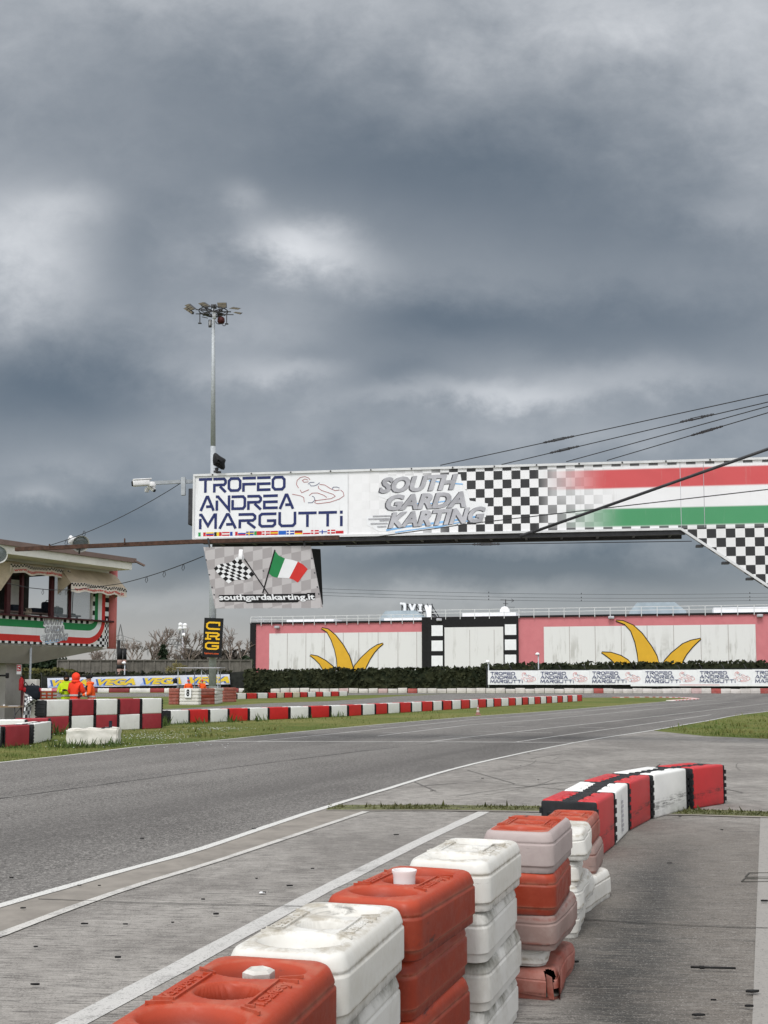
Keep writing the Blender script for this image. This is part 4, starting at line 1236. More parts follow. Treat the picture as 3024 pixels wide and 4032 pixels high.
# black loudspeaker cabinet hanging behind the sign, black wrapped lamp on top, grey cabinet at the end
ls = MB(); a = A(1243, 2160, 26.6); b = A(1250, 2385, 27.0)
ls.prism([A(1222, 2160, 26.3), A(1262, 2162, 26.7), A(1272, 2378, 27.2), A(1258, 2390, 26.95)], (-.05, .55, 0)); o = ls.build('loudspeaker', M['black'])
tag(o, 'tall black loudspeaker cabinet hung behind the chequered hanging sign', 'loudspeaker')
wl_ = MB(); P3 = lambda x, y, Y: A(650 + x / 2.95, 1150 + y / 2.95, Y)
pts = [(558, 1890), (575, 1866), (600, 1872), (640, 1905), (700, 1940), (706, 1955), (694, 1990), (698, 2040), (685, 2065), (655, 2062), (600, 2030), (560, 2010), (552, 1960)]
n = len(pts); cy_ = 26.9
ring = lambda s, Y: [P3(628 + (x - 628) * s, 1970 + (y - 1970) * s, Y) for x, y in pts]
rr = [ring(.25, cy_ - .22), ring(.75, cy_ - .2), ring(1, cy_ - .08), ring(1, cy_ + .08), ring(.8, cy_ + .2), ring(.3, cy_ + .24)]
wl_.add([q for r_ in rr for q in r_], [(i * n + k, i * n + (k + 1) % n, (i + 1) * n + (k + 1) % n, (i + 1) * n + k) for i in range(5) for k in range(n)] + [tuple(range(n))], 0, True)
e = tag(empty('wrapped_lamp', tuple(P3(605, 2110, cy_))), 'lamp wrapped in black plastic standing on top of the gantry', 'lamp')
attach(wl_.build('wrapping', M['black']), e)
w2 = MB(); w2.tube([P3(605, 2112, cy_), P3(600, 2040, cy_)], .03); w2.beam(P3(565, 2085, cy_), P3(650, 2095, cy_), .05); w2.beam(P3(580, 2060, cy_), P3(620, 2050, cy_), .05)
attach(w2.build('stand', M['dark_steel']), e)
gc = MB(); q = GP.p(-.10, GH * .52, -.35); gc.rbox((q.x, q.y, q.z), (.14, .5, .92), .02, rot=atan2(gdir.y, gdir.x))
gc.box((q.x - .09, q.y - .1, q.z - .02), (.03, .3, .8), rot=.1)
tag(gc.build('loudspeaker', M['dark_steel']), 'grey loudspeaker cabinet fixed to the free end of the gantry', 'loudspeaker')

# cameras
M['cam_white'] = mat('camera_white', (.72, .72, .73), .4, .05, 8)
def sec_cam(loc, rz, pitch, label, s=1.0):
    e = tag(empty('security_camera', loc, rz), label, 'camera', 'security cameras on the gantry')
    Mx = Matrix.Rotation(pitch, 4, 'Y')
    b = MB(); b.rbox((.0, 0, 0), (.42 * s, .15 * s, .15 * s), .035, 2, M=Mx); b.rbox((-.03, 0, .085 * s), (.46 * s, .17 * s, .03 * s), .01, 1, M=Mx); b.build('housing', M['cam_white'], e)
    g = MB(); g.rbox((.215 * s, 0, 0), (.03 * s, .12 * s, .12 * s), .01, 1, M=Mx); g.build('lens', M['black'], e)
    k = MB(); k.lathe([(.09 * s, -.05), (.1 * s, .0), (.07 * s, .06)], 12, M=Matrix.Translation((-.26 * s, 0, -.02))); k.build('mount', M['cam_white'], e)
    return e
arm = MB(); c0, c1 = A(560, 1903, 26.6), A(765, 1895, 27.2); arm.beam(c0, c1, .085, .085); arm.beam(A(722, 1880, 27.0), A(722, 1950, 27.0), .1)
tag(arm.build('camera_arm', M['steel']), 'square steel arm reaching out from the free end of the gantry', 'arm')
sec_cam(tuple(A(556, 1902, 26.4)), pi + .35, .12, 'white bullet camera at the tip of the gantry arm')
sec_cam(tuple(A(596, 1924, 26.6)), -.6, .5, 'small white floodlight camera hanging below the gantry arm', .6)
sec_cam(tuple(A(948, 2190, 25.8)), -pi / 2 - .1, 1.2, 'white camera hanging before the chequered flag of the sign', .55)

# brown steel boom running from the gantry to the tower side
bm_ = MB(); bm_.beam(A(63, 2163, 28.2), A(760, 2133, 26.7), .10, .10); bm_.beam(A(760, 2133, 26.7), A(1335, 2117, 25.9), .10, .10)
for px, py in ((491, 2128), (195, 2150)): bm_.beam(A(px, py - 8, 27.2), A(px, py + 14, 27.2), .03)
tag(bm_.build('boom', M['rust']), 'long rusty brown boom running level from under the gantry towards the tower', 'boom')
# thick strut and cables
def cable(pts, r, label, turn=(), m='wire', name='cable'):
    e = tag(empty(name, tuple(pts[0])), label, 'cable', 'stay cables of the gantry')
    a = MB(); a.tube(pts, r, 6); attach(a.build('rope', M[m]), e)
    for (t, ln) in turn:
        k = MB(); p, q = V(pts[0]), V(pts[-1]); d = (q - p).normalized(); c = p.lerp(q, t)
        s_ = d.cross(V((0, 0, 1))).normalized(); up_ = s_.cross(d)
        for sg in (-1, 1): k.beam(c - d * ln / 2 + up_ * .022 * sg, c + d * ln / 2 + up_ * .022 * sg, .018)
        for sg in (-1, 1): k.box(c + d * (ln / 2) * sg, (.05, .05, .06))
        for w_ in (-1.35, -1.0, -.75, .75, 1.0, 1.35): k.box(c + d * ln * w_, (.035, .03, .05))
        k.tube([c - d * ln * 1.6, c - d * ln * .5], r * 1.9, 6); k.tube([c + d * ln * .5, c + d * ln * 1.6], r * 1.9, 6)
        attach(k.build('turnbuckle', M['dark_steel']), e)
    return e
cable([A(1734, 1832, 26.7), A(3024, 1552, 22.5), A(3700, 1403, 20.6)], .011, 'highest steel cable rising from the top of the gantry', [(.285, .24)])
cable([A(1975, 1829, 26.6), A(3024, 1583, 22.6), A(3700, 1420, 20.8)], .011, 'second steel cable rising from the gantry top, with two turnbuckles', [(.175, .24), (.505, .24)])
cable([A(2230, 1818, 26.4), A(3024, 1600, 22.8), A(3700, 1450, 21)], .011, 'third steel cable rising from the gantry top, crossing the second', [])
cable([A(2390, 1813, 26.2), A(3024, 1625, 23), A(3700, 1425, 21.2)], .011, 'lowest steel cable rising from the gantry top', [(.345, .24)])
cable([A(1398, 2125, 25.9), A(1850, 2062, 25.2), A(3024, 1927, 23.3), A(3600, 1865, 22.4)], .012, 'thin steel cable crossing the front of the gantry panels', [])
cable([A(1362, 2151, 25.8), A(2724, 2131, 24.3)], .010, 'level steel cable strung just below the gantry beam', [(.42, .2)])
st2 = MB(); st2.tube([A(2065, 2107, 25.4), A(3024, 1768, 22.8), A(3700, 1527, 21.2)], .034, 10); st2.tube([A(2050, 2112, 25.5), A(2100, 2094, 25.3)], .046, 10)
tag(st2.build('strut', M['dark_steel']), 'thick grey steel strut rising across the front of the gantry', 'strut')
# string-light wires
def wire(pts, r, label, bulbs=()):
    e = tag(empty('string_wire', tuple(pts[0])), label, 'wire', 'wires between gantry and tower')
    a = MB(); a.tube(pts, r, 5); attach(a.build('cord', M['wire']), e)
    for p in bulbs:
        k = MB(); k.tube([p, p + V((-.03, 0, -.10)), p + V((0, 0, -.16)), p + V((.04, 0, -.10)), p + V((.02, 0, 0))], .008, 5); attach(k.build('lamp_loop', M['wire']), e)
    return e
def sag(a, b, s, n=9): return [a.lerp(b, i / n) + V((0, 0, -s * 4 * (i / n) * (1 - i / n))) for i in range(n + 1)]
wire(sag(A(195, 2148, 27.8), A(725, 1894, 27), .15), .010, 'thin wire sloping from the boom up to the gantry arm', [A(260, 2125, 27.7), A(330, 2090, 27.6)])
w3 = sag(A(480, 2297, 31), A(801, 2190, 26.5), .05)
wire(w3, .012, 'sagging light string from the tower awning to the hanging sign', [w3[3], w3[5], w3[7]])

# ------------------------------------------------------------------ floodlight mast
mY = 85.0
base = A(838, 2684, mY); base.z = 0
topz = A(839, 1208, mY).z
xt = A(839, 1300, mY).x
mast = tag(empty('floodlight_mast', tuple(base)), 'tall grey tapering floodlight mast with a crown of lamps', 'floodlight mast')
H_ = topz; pl = MB()
zj = A(839, 1758, mY).z
pl.tube([(0, 0, 0), ((xt - base.x) * zj / H_, 0, zj)], [.30, .205], 14); pl.tube([((xt - base.x) * zj / H_, 0, zj), ((xt - base.x), 0, H_)], [.195, .12], 14)
pl.build('pole', M['steel'], mast)
def mp(x, y, Y=mY): return A(700 + x / 5.925, 1180 + y / 5.925, Y) - base
cr = MB()
cc = mp(830, 270)
for k in range(20):
    a, b = 2 * pi * k / 20, 2 * pi * (k + 1) / 20
    for r_, dz_ in ((1.15, 0), (.7, -.25)): cr.beam(cc + V((r_ * cos(a), r_ * sin(a), dz_)), cc + V((r_ * cos(b), r_ * sin(b), dz_)), .06)
for k in range(8):
    a = 2 * pi * k / 8 + .2; cr.beam(cc, cc + V((1.4 * cos(a), 1.4 * sin(a), .05)), .07); cr.beam(cc + V((0, 0, -.5)), cc + V((1.0 * cos(a), 1.0 * sin(a), 0)), .05)
for x, y in ((515, 550), (1140, 565)):
    q = mp(x, y); t = mp(x, 300); cr.beam(t, q, .07); cr.box(q, (.26, .2, .06))
cr.beam(mp(560, 400), mp(700, 430), .05); cr.beam(mp(420, 330), mp(1300, 350), .06); cr.beam(mp(540, 215), mp(780, 230), .06)
cr.rbox(mp(840, 160), (.42, .3, .3), .03); cr.rbox(mp(650, 340), (.5, .35, .16), .03); cr.rbox(mp(1000, 240), (.3, .25, .2), .03); cr.rbox(mp(985, 330), (.4, .3, .14), .03)
cr.build('head_frame', M['dark_steel'], mast)
M['lamp_glass'] = mat('floodlight_glass', (.14, .12, .085), .25, .15, 3)
def flood(quad, dep, label=None):
    """floodlight: sloping glazed face with three ribs and a dark back"""
    q = [mp(*p) for p in quad]
    b = MB(); b.prism([p + V((0, .02, 0)) for p in q], dep); h_ = b.build('floodlight', M['dark_steel'], mast)
    g = MB()
    for i in range(3):
        a0, a1 = q[0].lerp(q[3], i / 3 + .03), q[0].lerp(q[3], (i + 1) / 3 - .03); b0, b1 = q[1].lerp(q[2], i / 3 + .03), q[1].lerp(q[2], (i + 1) / 3 - .03)
        g.poly([p + V((0, -.015, -.005)) for p in (a0, b0, b1, a1)])
    g.build('glass', M['lamp_glass'], h_)
for quad, dep in ((((155, 130), (245, 95), (390, 215), (310, 245)), (.1, .35, .14)), (((130, 205), (195, 170), (345, 290), (330, 340)), (.08, .3, .1)),
                  (((470, 85), (590, 55), (745, 155), (625, 195)), (.1, .35, .12)), (((920, 65), (1125, 65), (1135, 190), (930, 190)), (0, .3, .1)),
                  (((1190, 205), (1270, 175), (1460, 205), (1400, 232)), (.05, .3, .14)), (((1290, 300), (1340, 280), (1490, 302), (1440, 340)), (.05, .3, .1))): flood(quad, dep)
for x, y, w_, h2 in ((740, 530, .26, .62), (880, 410, .26, .62)):
    b = MB(); b.rbox(mp(x, y) + V((0, -.5 if x > 800 else .3, 0)), (w_, .2, h2), .06, 2); h_ = b.build('floodlight', M['steel'] if x > 800 else M['dark_steel'], mast)
    g = MB(); g.rbox(mp(x, y) + V((0, -.61 if x > 800 else .19, .03)), (w_ * .6, .02, h2 * .7), .008, 1); g.build('glass', M['grey_letter'], h_)
M['cage'] = mat('hoist_cage', (.06, .012, .012), .6, .4, 9)
b = MB(); c = mp(1010, 480); b.lathe([(.0, -.28), (.22, -.26), (.3, -.1), (.28, .15), (.18, .26), (0, .28)], 12, M=Matrix.Translation(c)); b.build('cable_reel', M['cage'], mast)
b = MB()
for x0, r_ in ((970, .28), (1085, .12)): b.tube([mp(x0, 480 if r_ > .2 else 560) + V((r_ * cos(t), -.1, r_ * .9 * sin(t) - .1)) for t in [pi + i * pi / 8 for i in range(9)]], .03, 6)
b.build('loose_cable', M['dark_steel'], mast)
# CRG board hung on the mast
q = [A(*p, 84.2) for p in ((805, 2432), (876, 2433), (870, 2590), (796, 2587))]
CP = Plane(q[3], q[2] - q[3], q[0] - q[3]); cw, ch_ = (q[2] - q[3]).length, (q[0] - q[3]).length
M['crg_yellow'] = mat('sign_yellow', (.80, .47, .02), .5, .05)
crg = tag(empty('sign_board', tuple(q[3])), 'black upright board with three yellow letters fixed to the floodlight mast', 'sign')
b = MB(); b.prism([CP.p(0, 0), CP.p(cw, 0), CP.p(cw, ch_), CP.p(0, ch_)], CP.n * -.25); attach(b.build('board', M['black']), crg)
b = MB()
_sl = [0]
def slab(pts, st): _sl[0] += 1; b.ribbon(CP, [(cw * x, ch_ * y) for x, y in pts], st, .02 + _sl[0] * .002)
s_ = .135
Lx, Rx = .12, .86
def hb(v): return v
t, b_ = .905, .70                       # C
slab([(Rx - .045, .80), (Rx - .045, t - .022), (Lx + .16, t - .022), (Lx + .045, t - .06), (Lx + .045, b_ + .06), (Lx + .16, b_ + .022), (Rx, b_ + .022)], s_)
t, b_ = .640, .445                      # R
slab([(Lx - .02, t - .022), (.72, t - .022), (Rx - .045, t - .05), (Rx - .045, t - .075), (.72, t - .105), (Lx + .22, t - .105)], s_)
slab([(Lx + .12, t - .05), (Lx + .12, b_ + .045)], s_); slab([(Lx - .02, b_ + .022), (.42, b_ + .022)], s_); slab([(.68, t - .13), (.72, b_ + .022), (Rx + .02, b_ + .022)], s_)
t, b_ = .390, .195                      # G
slab([(Rx, t - .022), (Lx + .16, t - .022), (Lx + .045, t - .055), (Lx + .045, b_ + .055), (Lx + .16, b_ + .022), (.72, b_ + .022), (Rx - .045, b_ + .05), (Rx - .045, b_ + .095), (.48, b_ + .095)], s_)
attach(b.build('letters', M['crg_yellow']), crg)
b = MB(); b.text(CP, 'kartcrg.com', .12 * cw, .065 * ch_, .86 * cw, .125 * ch_, .02, 0, 0, .02); M['orange_print'] = mat('orange_print', (.75, .12, .03), .5, .05)
attach(b.build('web_lettering', M['orange_print']), crg)

# ------------------------------------------------------------------ film-studio warehouse behind
Bl, Br = A(986, 2457, 190.0), A(3024, 2414, 169.0)
bd = V((Br.x - Bl.x, Br.y - Bl.y, 0)); bl_ = bd.length; bd.normalize()
wall_h = (Bl.z + Br.z) / 2
BP = Plane((Bl.x, Bl.y, 0), bd, (0, 0, 1))
M['pink_wall'] = mat('pink_render', (.56, .185, .205), .8, .05, .6, dirt=.25, dcol=(.50, .25, .25), dscale=.6)


def m_mural():
    m, nt, b = newmat('streaked_white_render'); co = gco(nt); x, y, z = xyz(nt, co)
    st = nz(nt, vec(nt, x * .9, y * .9, z * .10), 1.0, 6, .7); pt = nz(nt, co, .22, 5, .6); f = nz(nt, vec(nt, x * 2.5, y * 2.5, z * .5), 1.0, 5, .7)
    c = mix(nt, st.step(.50, .60) * pt.step(.40, .58) * z.step(9.5, 6.5, .15, .60) , (.69, .69, .685), (.36, .35, .325))
    c = mix(nt, f.step(.60, .72, 0, .18), c, (.55, .54, .50))
    nt.links.new(c, b.inputs['Base Color']); b.inputs['Roughness'].default_value = .75
    return m
M['mural_white'] = m_mural()
M['seam'] = mat('panel_joint', (.42, .39, .38), .8, .1)
bld = tag(empty('warehouse', (Bl.x, Bl.y, 0)), 'long flat-roofed pink and white warehouse painted with a film strip and yellow leaves', 'building')
back = BP.n * -40
def bpart(mb, name, mats): return attach(mb.build(name, mats), bld)
uR = bl_ + 30
uF0, uF1 = BP.uv(1678, 2430)[0], BP.uv(2041, 2428)[0]
zL = BP.uv(1330, 2451)[1]; zF = BP.uv(1860, 2428)[1]; zR = BP.uv(2600, 2421)[1]
w = MB()
for (a, b_, h_) in ((0, uF0, zL), (uF0, uF1, zF), (uF1, uR, zR)):
    w.prism([BP.p(a, 0), BP.p(b_, 0), BP.p(b_, h_), BP.p(a, h_)], back)
bpart(w, 'wall', M['pink_wall'])
w = MB()
for (a, b_, h_) in ((0, uF0 + .1, zL), (uF1, uR, zR)): w.beam(BP.p(a, h_ + .05, .0), BP.p(b_, h_ + .05, .0), .5, .28)
w.beam(BP.p(.55, 0, .1), BP.p(.55, zL, .1), 1.0, .4)
bpart(w, 'roof_edge', M['black'])
def field(px0, py0, px1, py1, c, mb, mi=0):
    u0, v1 = BP.uv(px0, py0); u1, v0 = BP.uv(px1, py1); mb.rect(BP, u0, v0, u1, v1, c, mi)
w = MB(); w.prism([BP.p(0.1, zL + .01, -.1), BP.p(uF0, zL + .01, -.1), BP.p(uF0, zL + .05, -.1), BP.p(.1, zL + .05, -.1)], BP.n * -39); w.prism([BP.p(uF0, zF + .01, -.1), BP.p(uR - .1, zF + .01, -.1), BP.p(uR - .1, zF + .05, -.1), BP.p(uF0, zF + .05, -.1)], BP.n * -39); bpart(w, 'roof', M['grey_letter'])
w = MB()
u0, v1 = BP.uv(1061, 2497); u1, v1b = BP.uv(1674, 2485); w.fpoly(BP, [(u0, .2), (u1, .2), (u1, (v1 + v1b) / 2), (u0, (v1 + v1b) / 2)], .05)
for px in (1131, 1204, 1277, 1351, 1412, 1488, 1566, 1640): u_ = BP.uv(px, 2500)[0]; w.rect(BP, u_, .3, u_ + .10, (v1 + v1b) / 2, .07, 1)
bpart(w, 'mural_field', [M['mural_white'], M['seam']]); w = MB()
u0, v1 = BP.uv(2141, 2467); u1, v1b = BP.uv(2974, 2459); w.fpoly(BP, [(u0, .2), (u1, .2), (u1, (v1 + v1b) / 2), (u0, (v1 + v1b) / 2)], .05)
for px in (2241, 2342, 2445, 2547, 2651, 2758, 2866): u_ = BP.uv(px, 2500)[0]; w.rect(BP, u_, .3, u_ + .10, (v1 + v1b) / 2, .07, 1)
bpart(w, 'mural_field', [M['mural_white'], M['seam']])
w = MB(); w.prism([BP.p(uF0, 0, .35), BP.p(uF1, 0, .35), BP.p(uF1, zF, .35), BP.p(uF0, zF, .35)], BP.n * -.3); w.beam(BP.p(uF0 - .3, 0, .2), BP.p(uF0 - .3, zF, .2), .8, .6); bpart(w, 'film_frame', M['black'])
w = MB(); field(1752, 2471, 1984, 2640, .40, w); 
for px in (1850, 1946): u_ = BP.uv(px, 2500)[0]; w.rect(BP, u_, .3, u_ + .08, zF - 2.2, .42, 1)
bpart(w, 'film_screen', [M['mural_white'], M['seam']])
w = MB()
for x0, x1 in ((1701, 1745), (1989, 2034)):
    for i in range(3):
        y0 = (2463 if x0 < 1800 else 2459) + i * 59.5; w = MB(); field(x0, y0, x1, y0 + 41, .40, w); bpart(w, 'film_hole', M['white_sheet'])
M['leaf_yellow'] = mat('painted_yellow', (.66, .38, .03), .7, .06, .5, dirt=.3, dcol=(.5, .33, .06), dscale=.5)
def leaf(lo, hi, org, sc):
    P_ = lambda p: BP.uv(org[0] + p[0] / sc, org[1] + p[1] / sc)
    return [P_(p) for p in lo] + [P_(p) for p in reversed(hi)]
def grow(poly, d):
    cx_ = sum(p[0] for p in poly) / len(poly); out = []
    for i, p in enumerate(poly):
        a, b_ = V(poly[i - 1]), V(poly[(i + 1) % len(poly)]); t = (b_ - a).normalized(); n = V((t.y, -t.x)); out.append((p[0] + n.x * d, p[1] + n.y * d))
    return out
Lz7 = ((2124, 2300), 1.843); Lz5 = ((600, 2350), 1.843)
lv = []
lv.append(leaf([(555, 265), (620, 290), (665, 340), (695, 420), (712, 500), (722, 590)], [(558, 264), (605, 268), (680, 300), (745, 360), (810, 450), (850, 520), (872, 590)], *Lz7))
lv.append(leaf([(890, 590), (910, 555), (960, 500), (1040, 435), (1100, 410), (1170, 396)], [(1030, 590), (1040, 555), (1065, 510), (1110, 455), (1140, 425), (1170, 398)], *Lz7))
lv.append(leaf([(452, 496), (480, 515), (520, 545), (570, 600)], [(454, 495), (520, 498), (590, 520), (640, 550), (690, 600)], *Lz7))
lv.append(leaf([(1228, 228), (1270, 255), (1300, 310), (1325, 380), (1340, 450), (1348, 560)], [(1232, 227), (1275, 235), (1330, 280), (1385, 350), (1430, 430), (1455, 510), (1460, 560)], *Lz5))
lv.append(leaf([(1455, 560), (1470, 500), (1520, 440), (1580, 385), (1630, 352), (1675, 338)], [(1540, 560), (1550, 510), (1580, 450), (1610, 405), (1640, 370), (1675, 340)], *Lz5))
lv.append(leaf([(1145, 424), (1180, 450), (1215, 485), (1260, 560)], [(1150, 423), (1200, 432), (1260, 465), (1310, 505), (1340, 560)], *Lz5))
w = MB(); w2 = MB()
for p in lv:
    ar = sum(a[0] * b_[1] - b_[0] * a[1] for a, b_ in zip(p, p[1:] + p[:1]))
    w = MB(); w.fpoly(BP, grow(p, .15 if ar > 0 else -.15), .10, 1); w.fpoly(BP, p, .14); bpart(w, 'painted_leaf', [M['leaf_yellow'], M['black']])
# roof railing, skylights, machinery
M['rail'] = mat('white_rail', (.62, .63, .64), .5, .05)
def railing(px0, px1, z, off, lab, step):
    r_ = MB(); u0, u1 = BP.uv(px0, 2430)[0], BP.uv(px1, 2430)[0]; n = max(2, int((u1 - u0) / step))
    for i in range(n + 1): u_ = u0 + (u1 - u0) * i / n; r_.beam(BP.p(u_, z - .4, off), BP.p(u_, z + 1.15, off), .10)
    for h_ in (.62, 1.15): r_.beam(BP.p(u0, z + h_, off), BP.p(u1, z + h_, off), .09)
    o = r_.build('railing', M['rail']); attach(o, bld); return o
railing(990, 1674, zL, .3, '', 1.9); railing(1700, 3300, zF, .35, '', 2.4)
r_ = MB(); u0 = BP.uv(990, 2440)[0]
for k in range(9): r_.beam(BP.p(u0, zL - .1, -k * 3), BP.p(u0, zL + 1.15, -k * 3), .1)
for h_ in (.62, 1.15): r_.beam(BP.p(u0, zL + h_, 0), BP.p(u0, zL + h_, -26), .09)
bpart(r_, 'railing', M['rail'])
for px0, px1, z in ((1106, 1294, zL), (1495, 1674, zL), (1808, 2022, zF), (2814, 3200, zR)):
    sk = MB(); u0, u1 = BP.uv(px0, 2430)[0], BP.uv(px1, 2430)[0]; sk.prism([BP.p(u0, z + .2, -3), BP.p(u1, z + .2, -3), BP.p(u1, z + (1.2 if px0 > 2000 else .8), -3), BP.p(u0, z + (1.2 if px0 > 2000 else .8), -3)], BP.n * -5); bpart(sk, 'skylight', M['white_sheet'])
M['hood'] = mat('blue_grey_cladding', (.32, .38, .42), .35, .12, .4, metal=.1)
for px0, px1, py, z in ((1458, 1640, 2397, zL), (2474, 2706, 2363, zR)):
    u0, u1 = BP.uv(px0, 2430)[0], BP.uv(px1, 2430)[0]; vt = BP.uv(px0, py)[1]
    h_ = MB(); h_.prism([BP.p(u0, z + .1, -6), BP.p(u1, z + .1, -6), BP.p(u1, z + .9, -6), BP.p(u1 - (u1 - u0) * .20, vt, -6), BP.p(u0 + (u1 - u0) * .14, vt, -6), BP.p(u0, z + .9, -6)], BP.n * -4)
    o = bpart(h_, 'roof_hood', M['hood']); g = MB()
    for t in (.14, .36, .62, .70, .80): g.beam(BP.p(u0 + (u1 - u0) * t, z + .2, -5.95), BP.p(u0 + (u1 - u0) * t, vt, -5.95), .12)
    k = g.build('rib', M['dark_steel']); k.parent = o; k.matrix_parent_inverse = Matrix.Translation(-V(bld.location)); k.location = (0, 0, 0)
# roof letters seen from behind on their trestle
sg = tag(empty('roof_sign', tuple(BP.p(BP.uv(1530, 2430)[0], zL, -9))), 'white rooftop letters seen from behind on a dark steel trestle', 'sign')
f_ = MB(); l_ = MB()
Q = lambda x, y, c=-9: BP.p(*BP.uv(1300 + x / 1.843, 2300 + y / 1.843), c)
for x in (432, 472, 503, 540, 590, 625, 660): f_.beam(Q(x, 250), Q(x, 115), .16); f_.beam(Q(x, 130), Q(x + 45, 250, -13), .12)
f_.beam(Q(425, 175), Q(640, 175), .2); f_.beam(Q(425, 120), Q(665, 130), .2); f_.beam(Q(665, 180), Q(710, 240), .25)
attach(f_.build('trestle', M['dark_steel']), sg)
for pts in ([(425, 108), (462, 110), (470, 125), (468, 170), (452, 172), (450, 125), (425, 122)], [(490, 118), (505, 118), (515, 150), (530, 118), (546, 120), (525, 172), (508, 172)], [(562, 120), (592, 122), (592, 132), (584, 132), (584, 168), (592, 170), (592, 178), (562, 176), (562, 168), (570, 167), (570, 131), (562, 131)], [(612, 126), (628, 126), (640, 150), (640, 128), (662, 130), (662, 165), (655, 248), (628, 246), (625, 190), (612, 150)]):
    l_ = MB(); l_.prism([Q(x, y, -8.6) for x, y in pts], BP.n * .35); attach(l_.build('roof_letter', M['white_sheet']), sg)
# aerial and dish
ae = MB(); ae.beam(Q(1243, 240, -5), Q(1243, 95, -5), .14); ae.beam(Q(1205, 98, -5), Q(1305, 104, -5), .1); ae.beam(Q(1285, 90, -5), Q(1305, 104, -5), .08); ae.beam(Q(1285, 116, -5), Q(1305, 104, -5), .08); ae.beam(Q(1225, 125, -5), Q(1262, 128, -5), .1); ae.beam(Q(1255, 152, -5), Q(1310, 153, -5), .06)
e = tag(empty('roof_aerial', tuple(Q(1243, 240, -5))), 'thin roof aerial with a small white dish above the film frame', 'aerial'); attach(ae.build('mast', M['dark_steel']), e)
ds = MB(); ds.lathe([(0, .15), (.5, .1), (.85, -.1), (.85, -.14), (0, .08)], 16, M=Matrix.Translation(Q(1240, 185, -4.6)) @ Matrix.Rotation(pi / 2, 4, 'X')); attach(ds.build('dish', M['white_sheet']), e)
# small flood lamps on the facade
for px, py, lab in ((1094, 2470, 'small grey wall lamp under the roof edge at the left end of the warehouse'), (1731, 2441, 'square grey wall lamp above the film strip'), (2407, 2432, 'small dark wall lamp above the large yellow leaves'), (2991, 2425, 'small dark wall lamp on the pink wall end')):
    q = BP.p(*BP.uv(px, py), .45); f_ = MB(); f_.rbox(q, (.9, .5, .45), .1); f_.beam(q, q - BP.n * .4, .15)
    tag(f_.build('wall_lamp', M['grey_letter']), lab, 'lamp', 'lamps on the warehouse wall')

# ------------------------------------------------------------------ vegetation
def m_leaf(name, a, b_, c, sc=.5):
    m, nt, b = newmat(name); co = gco(nt); n = nz(nt, co, sc, 5, .7); f = nz(nt, co, sc * 9, 3)
    k = mix(nt, n.step(.38, .62), a, b_); k = mix(nt, f.step(.52, .7, 0, .7), k, c)
    nt.links.new(k, b.inputs['Base Color']); b.inputs['Roughness'].default_value = .8; b.inputs['Specular IOR Level'].default_value = .15
    return m
M['hedge'] = m_leaf('hedge_leaf', (.014, .020, .010), (.030, .035, .016), (.062, .060, .028))
M['hedge_olive'] = m_leaf('olive_hedge_leaf', (.05, .055, .018), (.10, .095, .03), (.15, .14, .05))
M['conifer'] = m_leaf('conifer_leaf', (.012, .022, .013), (.025, .04, .02), (.04, .055, .028))
M['bark'] = mat('bare_bark', (.22, .18, .155), .9, .2, 2); M['willow'] = mat('willow_twig', (.22, .19, .07), .9, .25, 1); M['twig_mass'] = mat('twig_mass', (.085, .075, .065), .95, .3, .3)


def leaf_cloud(mb, centre, rad, n, size, r, flat=None, mi=0):
    for k in range(n):
        while True:
            d = V((r.uniform(-1, 1), r.uniform(-1, 1), r.uniform(-1, 1)))
            if .25 < d.length < 1: break
        p = V(centre) + V((d.x * rad[0], d.y * rad[1], d.z * rad[2]))
        a = V((r.gauss(0, 1), r.gauss(0, 1), r.gauss(0, 1))).normalized(); b = a.cross(V((r.gauss(0, 1), r.gauss(0, 1), r.gauss(0, 1)))).normalized(); s = size * r.uniform(.5, 1.3)
        mb.poly([p - a * s, p + b * s * .55, p + a * s, p - b * s * .55], mi)


def hedge(px0, px1, Y0, Y1, top, depth, m, label, seed, leaf=.28, dens=26, bulge=.18):
    """clipped hedge along a line: a dark twiggy core under a ragged skin of leaf clumps"""
    r = random.Random(seed); a, b = A(px0, 2684, Y0), A(px1, 2684, Y1); a.z = b.z = 0; d = b - a; ln = d.length; d.normalize(); n = V((-d.y, d.x, 0))
    z0, z1 = top if isinstance(top, tuple) else (top, top)
    e = tag(empty('hedge', tuple(a)), label, 'hedge', None)
    co = MB(); co.add([a + n * s + V((0, 0, z)) for s, z in ((.2, .0), (depth, 0), (depth, z0 - .3), (.2, z0 - .3))] + [b + n * s + V((0, 0, z)) for s, z in ((.2, .0), (depth, 0), (depth, z1 - .3), (.2, z1 - .3))], [(0, 1, 2, 3), (4, 7, 6, 5), (0, 4, 5, 1), (3, 2, 6, 7), (0, 3, 7, 4), (1, 5, 6, 2)])
    attach(co.build('branch_mass', M['hedge']), e)
    lf = MB()
    for k in range(int(ln * dens)):
        t = r.random(); z_t = z0 + (z1 - z0) * t
        q = mnoise.noise(V((t * ln * .35, seed, 0)))
        if r.random() < .62: p = a + d * (t * ln) + n * (r.uniform(-.12, .25) - bulge * q) + V((0, 0, r.uniform(0.02, z_t)))
        else: p = a + d * (t * ln) + n * r.uniform(0, depth) + V((0, 0, z_t - .15 + bulge * q + r.uniform(-.2, .14)))
        u_ = V((r.gauss(0, 1), r.gauss(0, .6), r.gauss(0, 1))).normalized(); v_ = u_.cross(V((r.gauss(0, 1), r.gauss(0, 1), r.gauss(0, 1)))).normalized(); s = leaf * r.uniform(.5, 1.4)
        lf.poly([p - u_ * s, p + v_ * s * .6, p + u_ * s, p - v_ * s * .6])
    attach(lf.build('foliage', m), e)
    return e


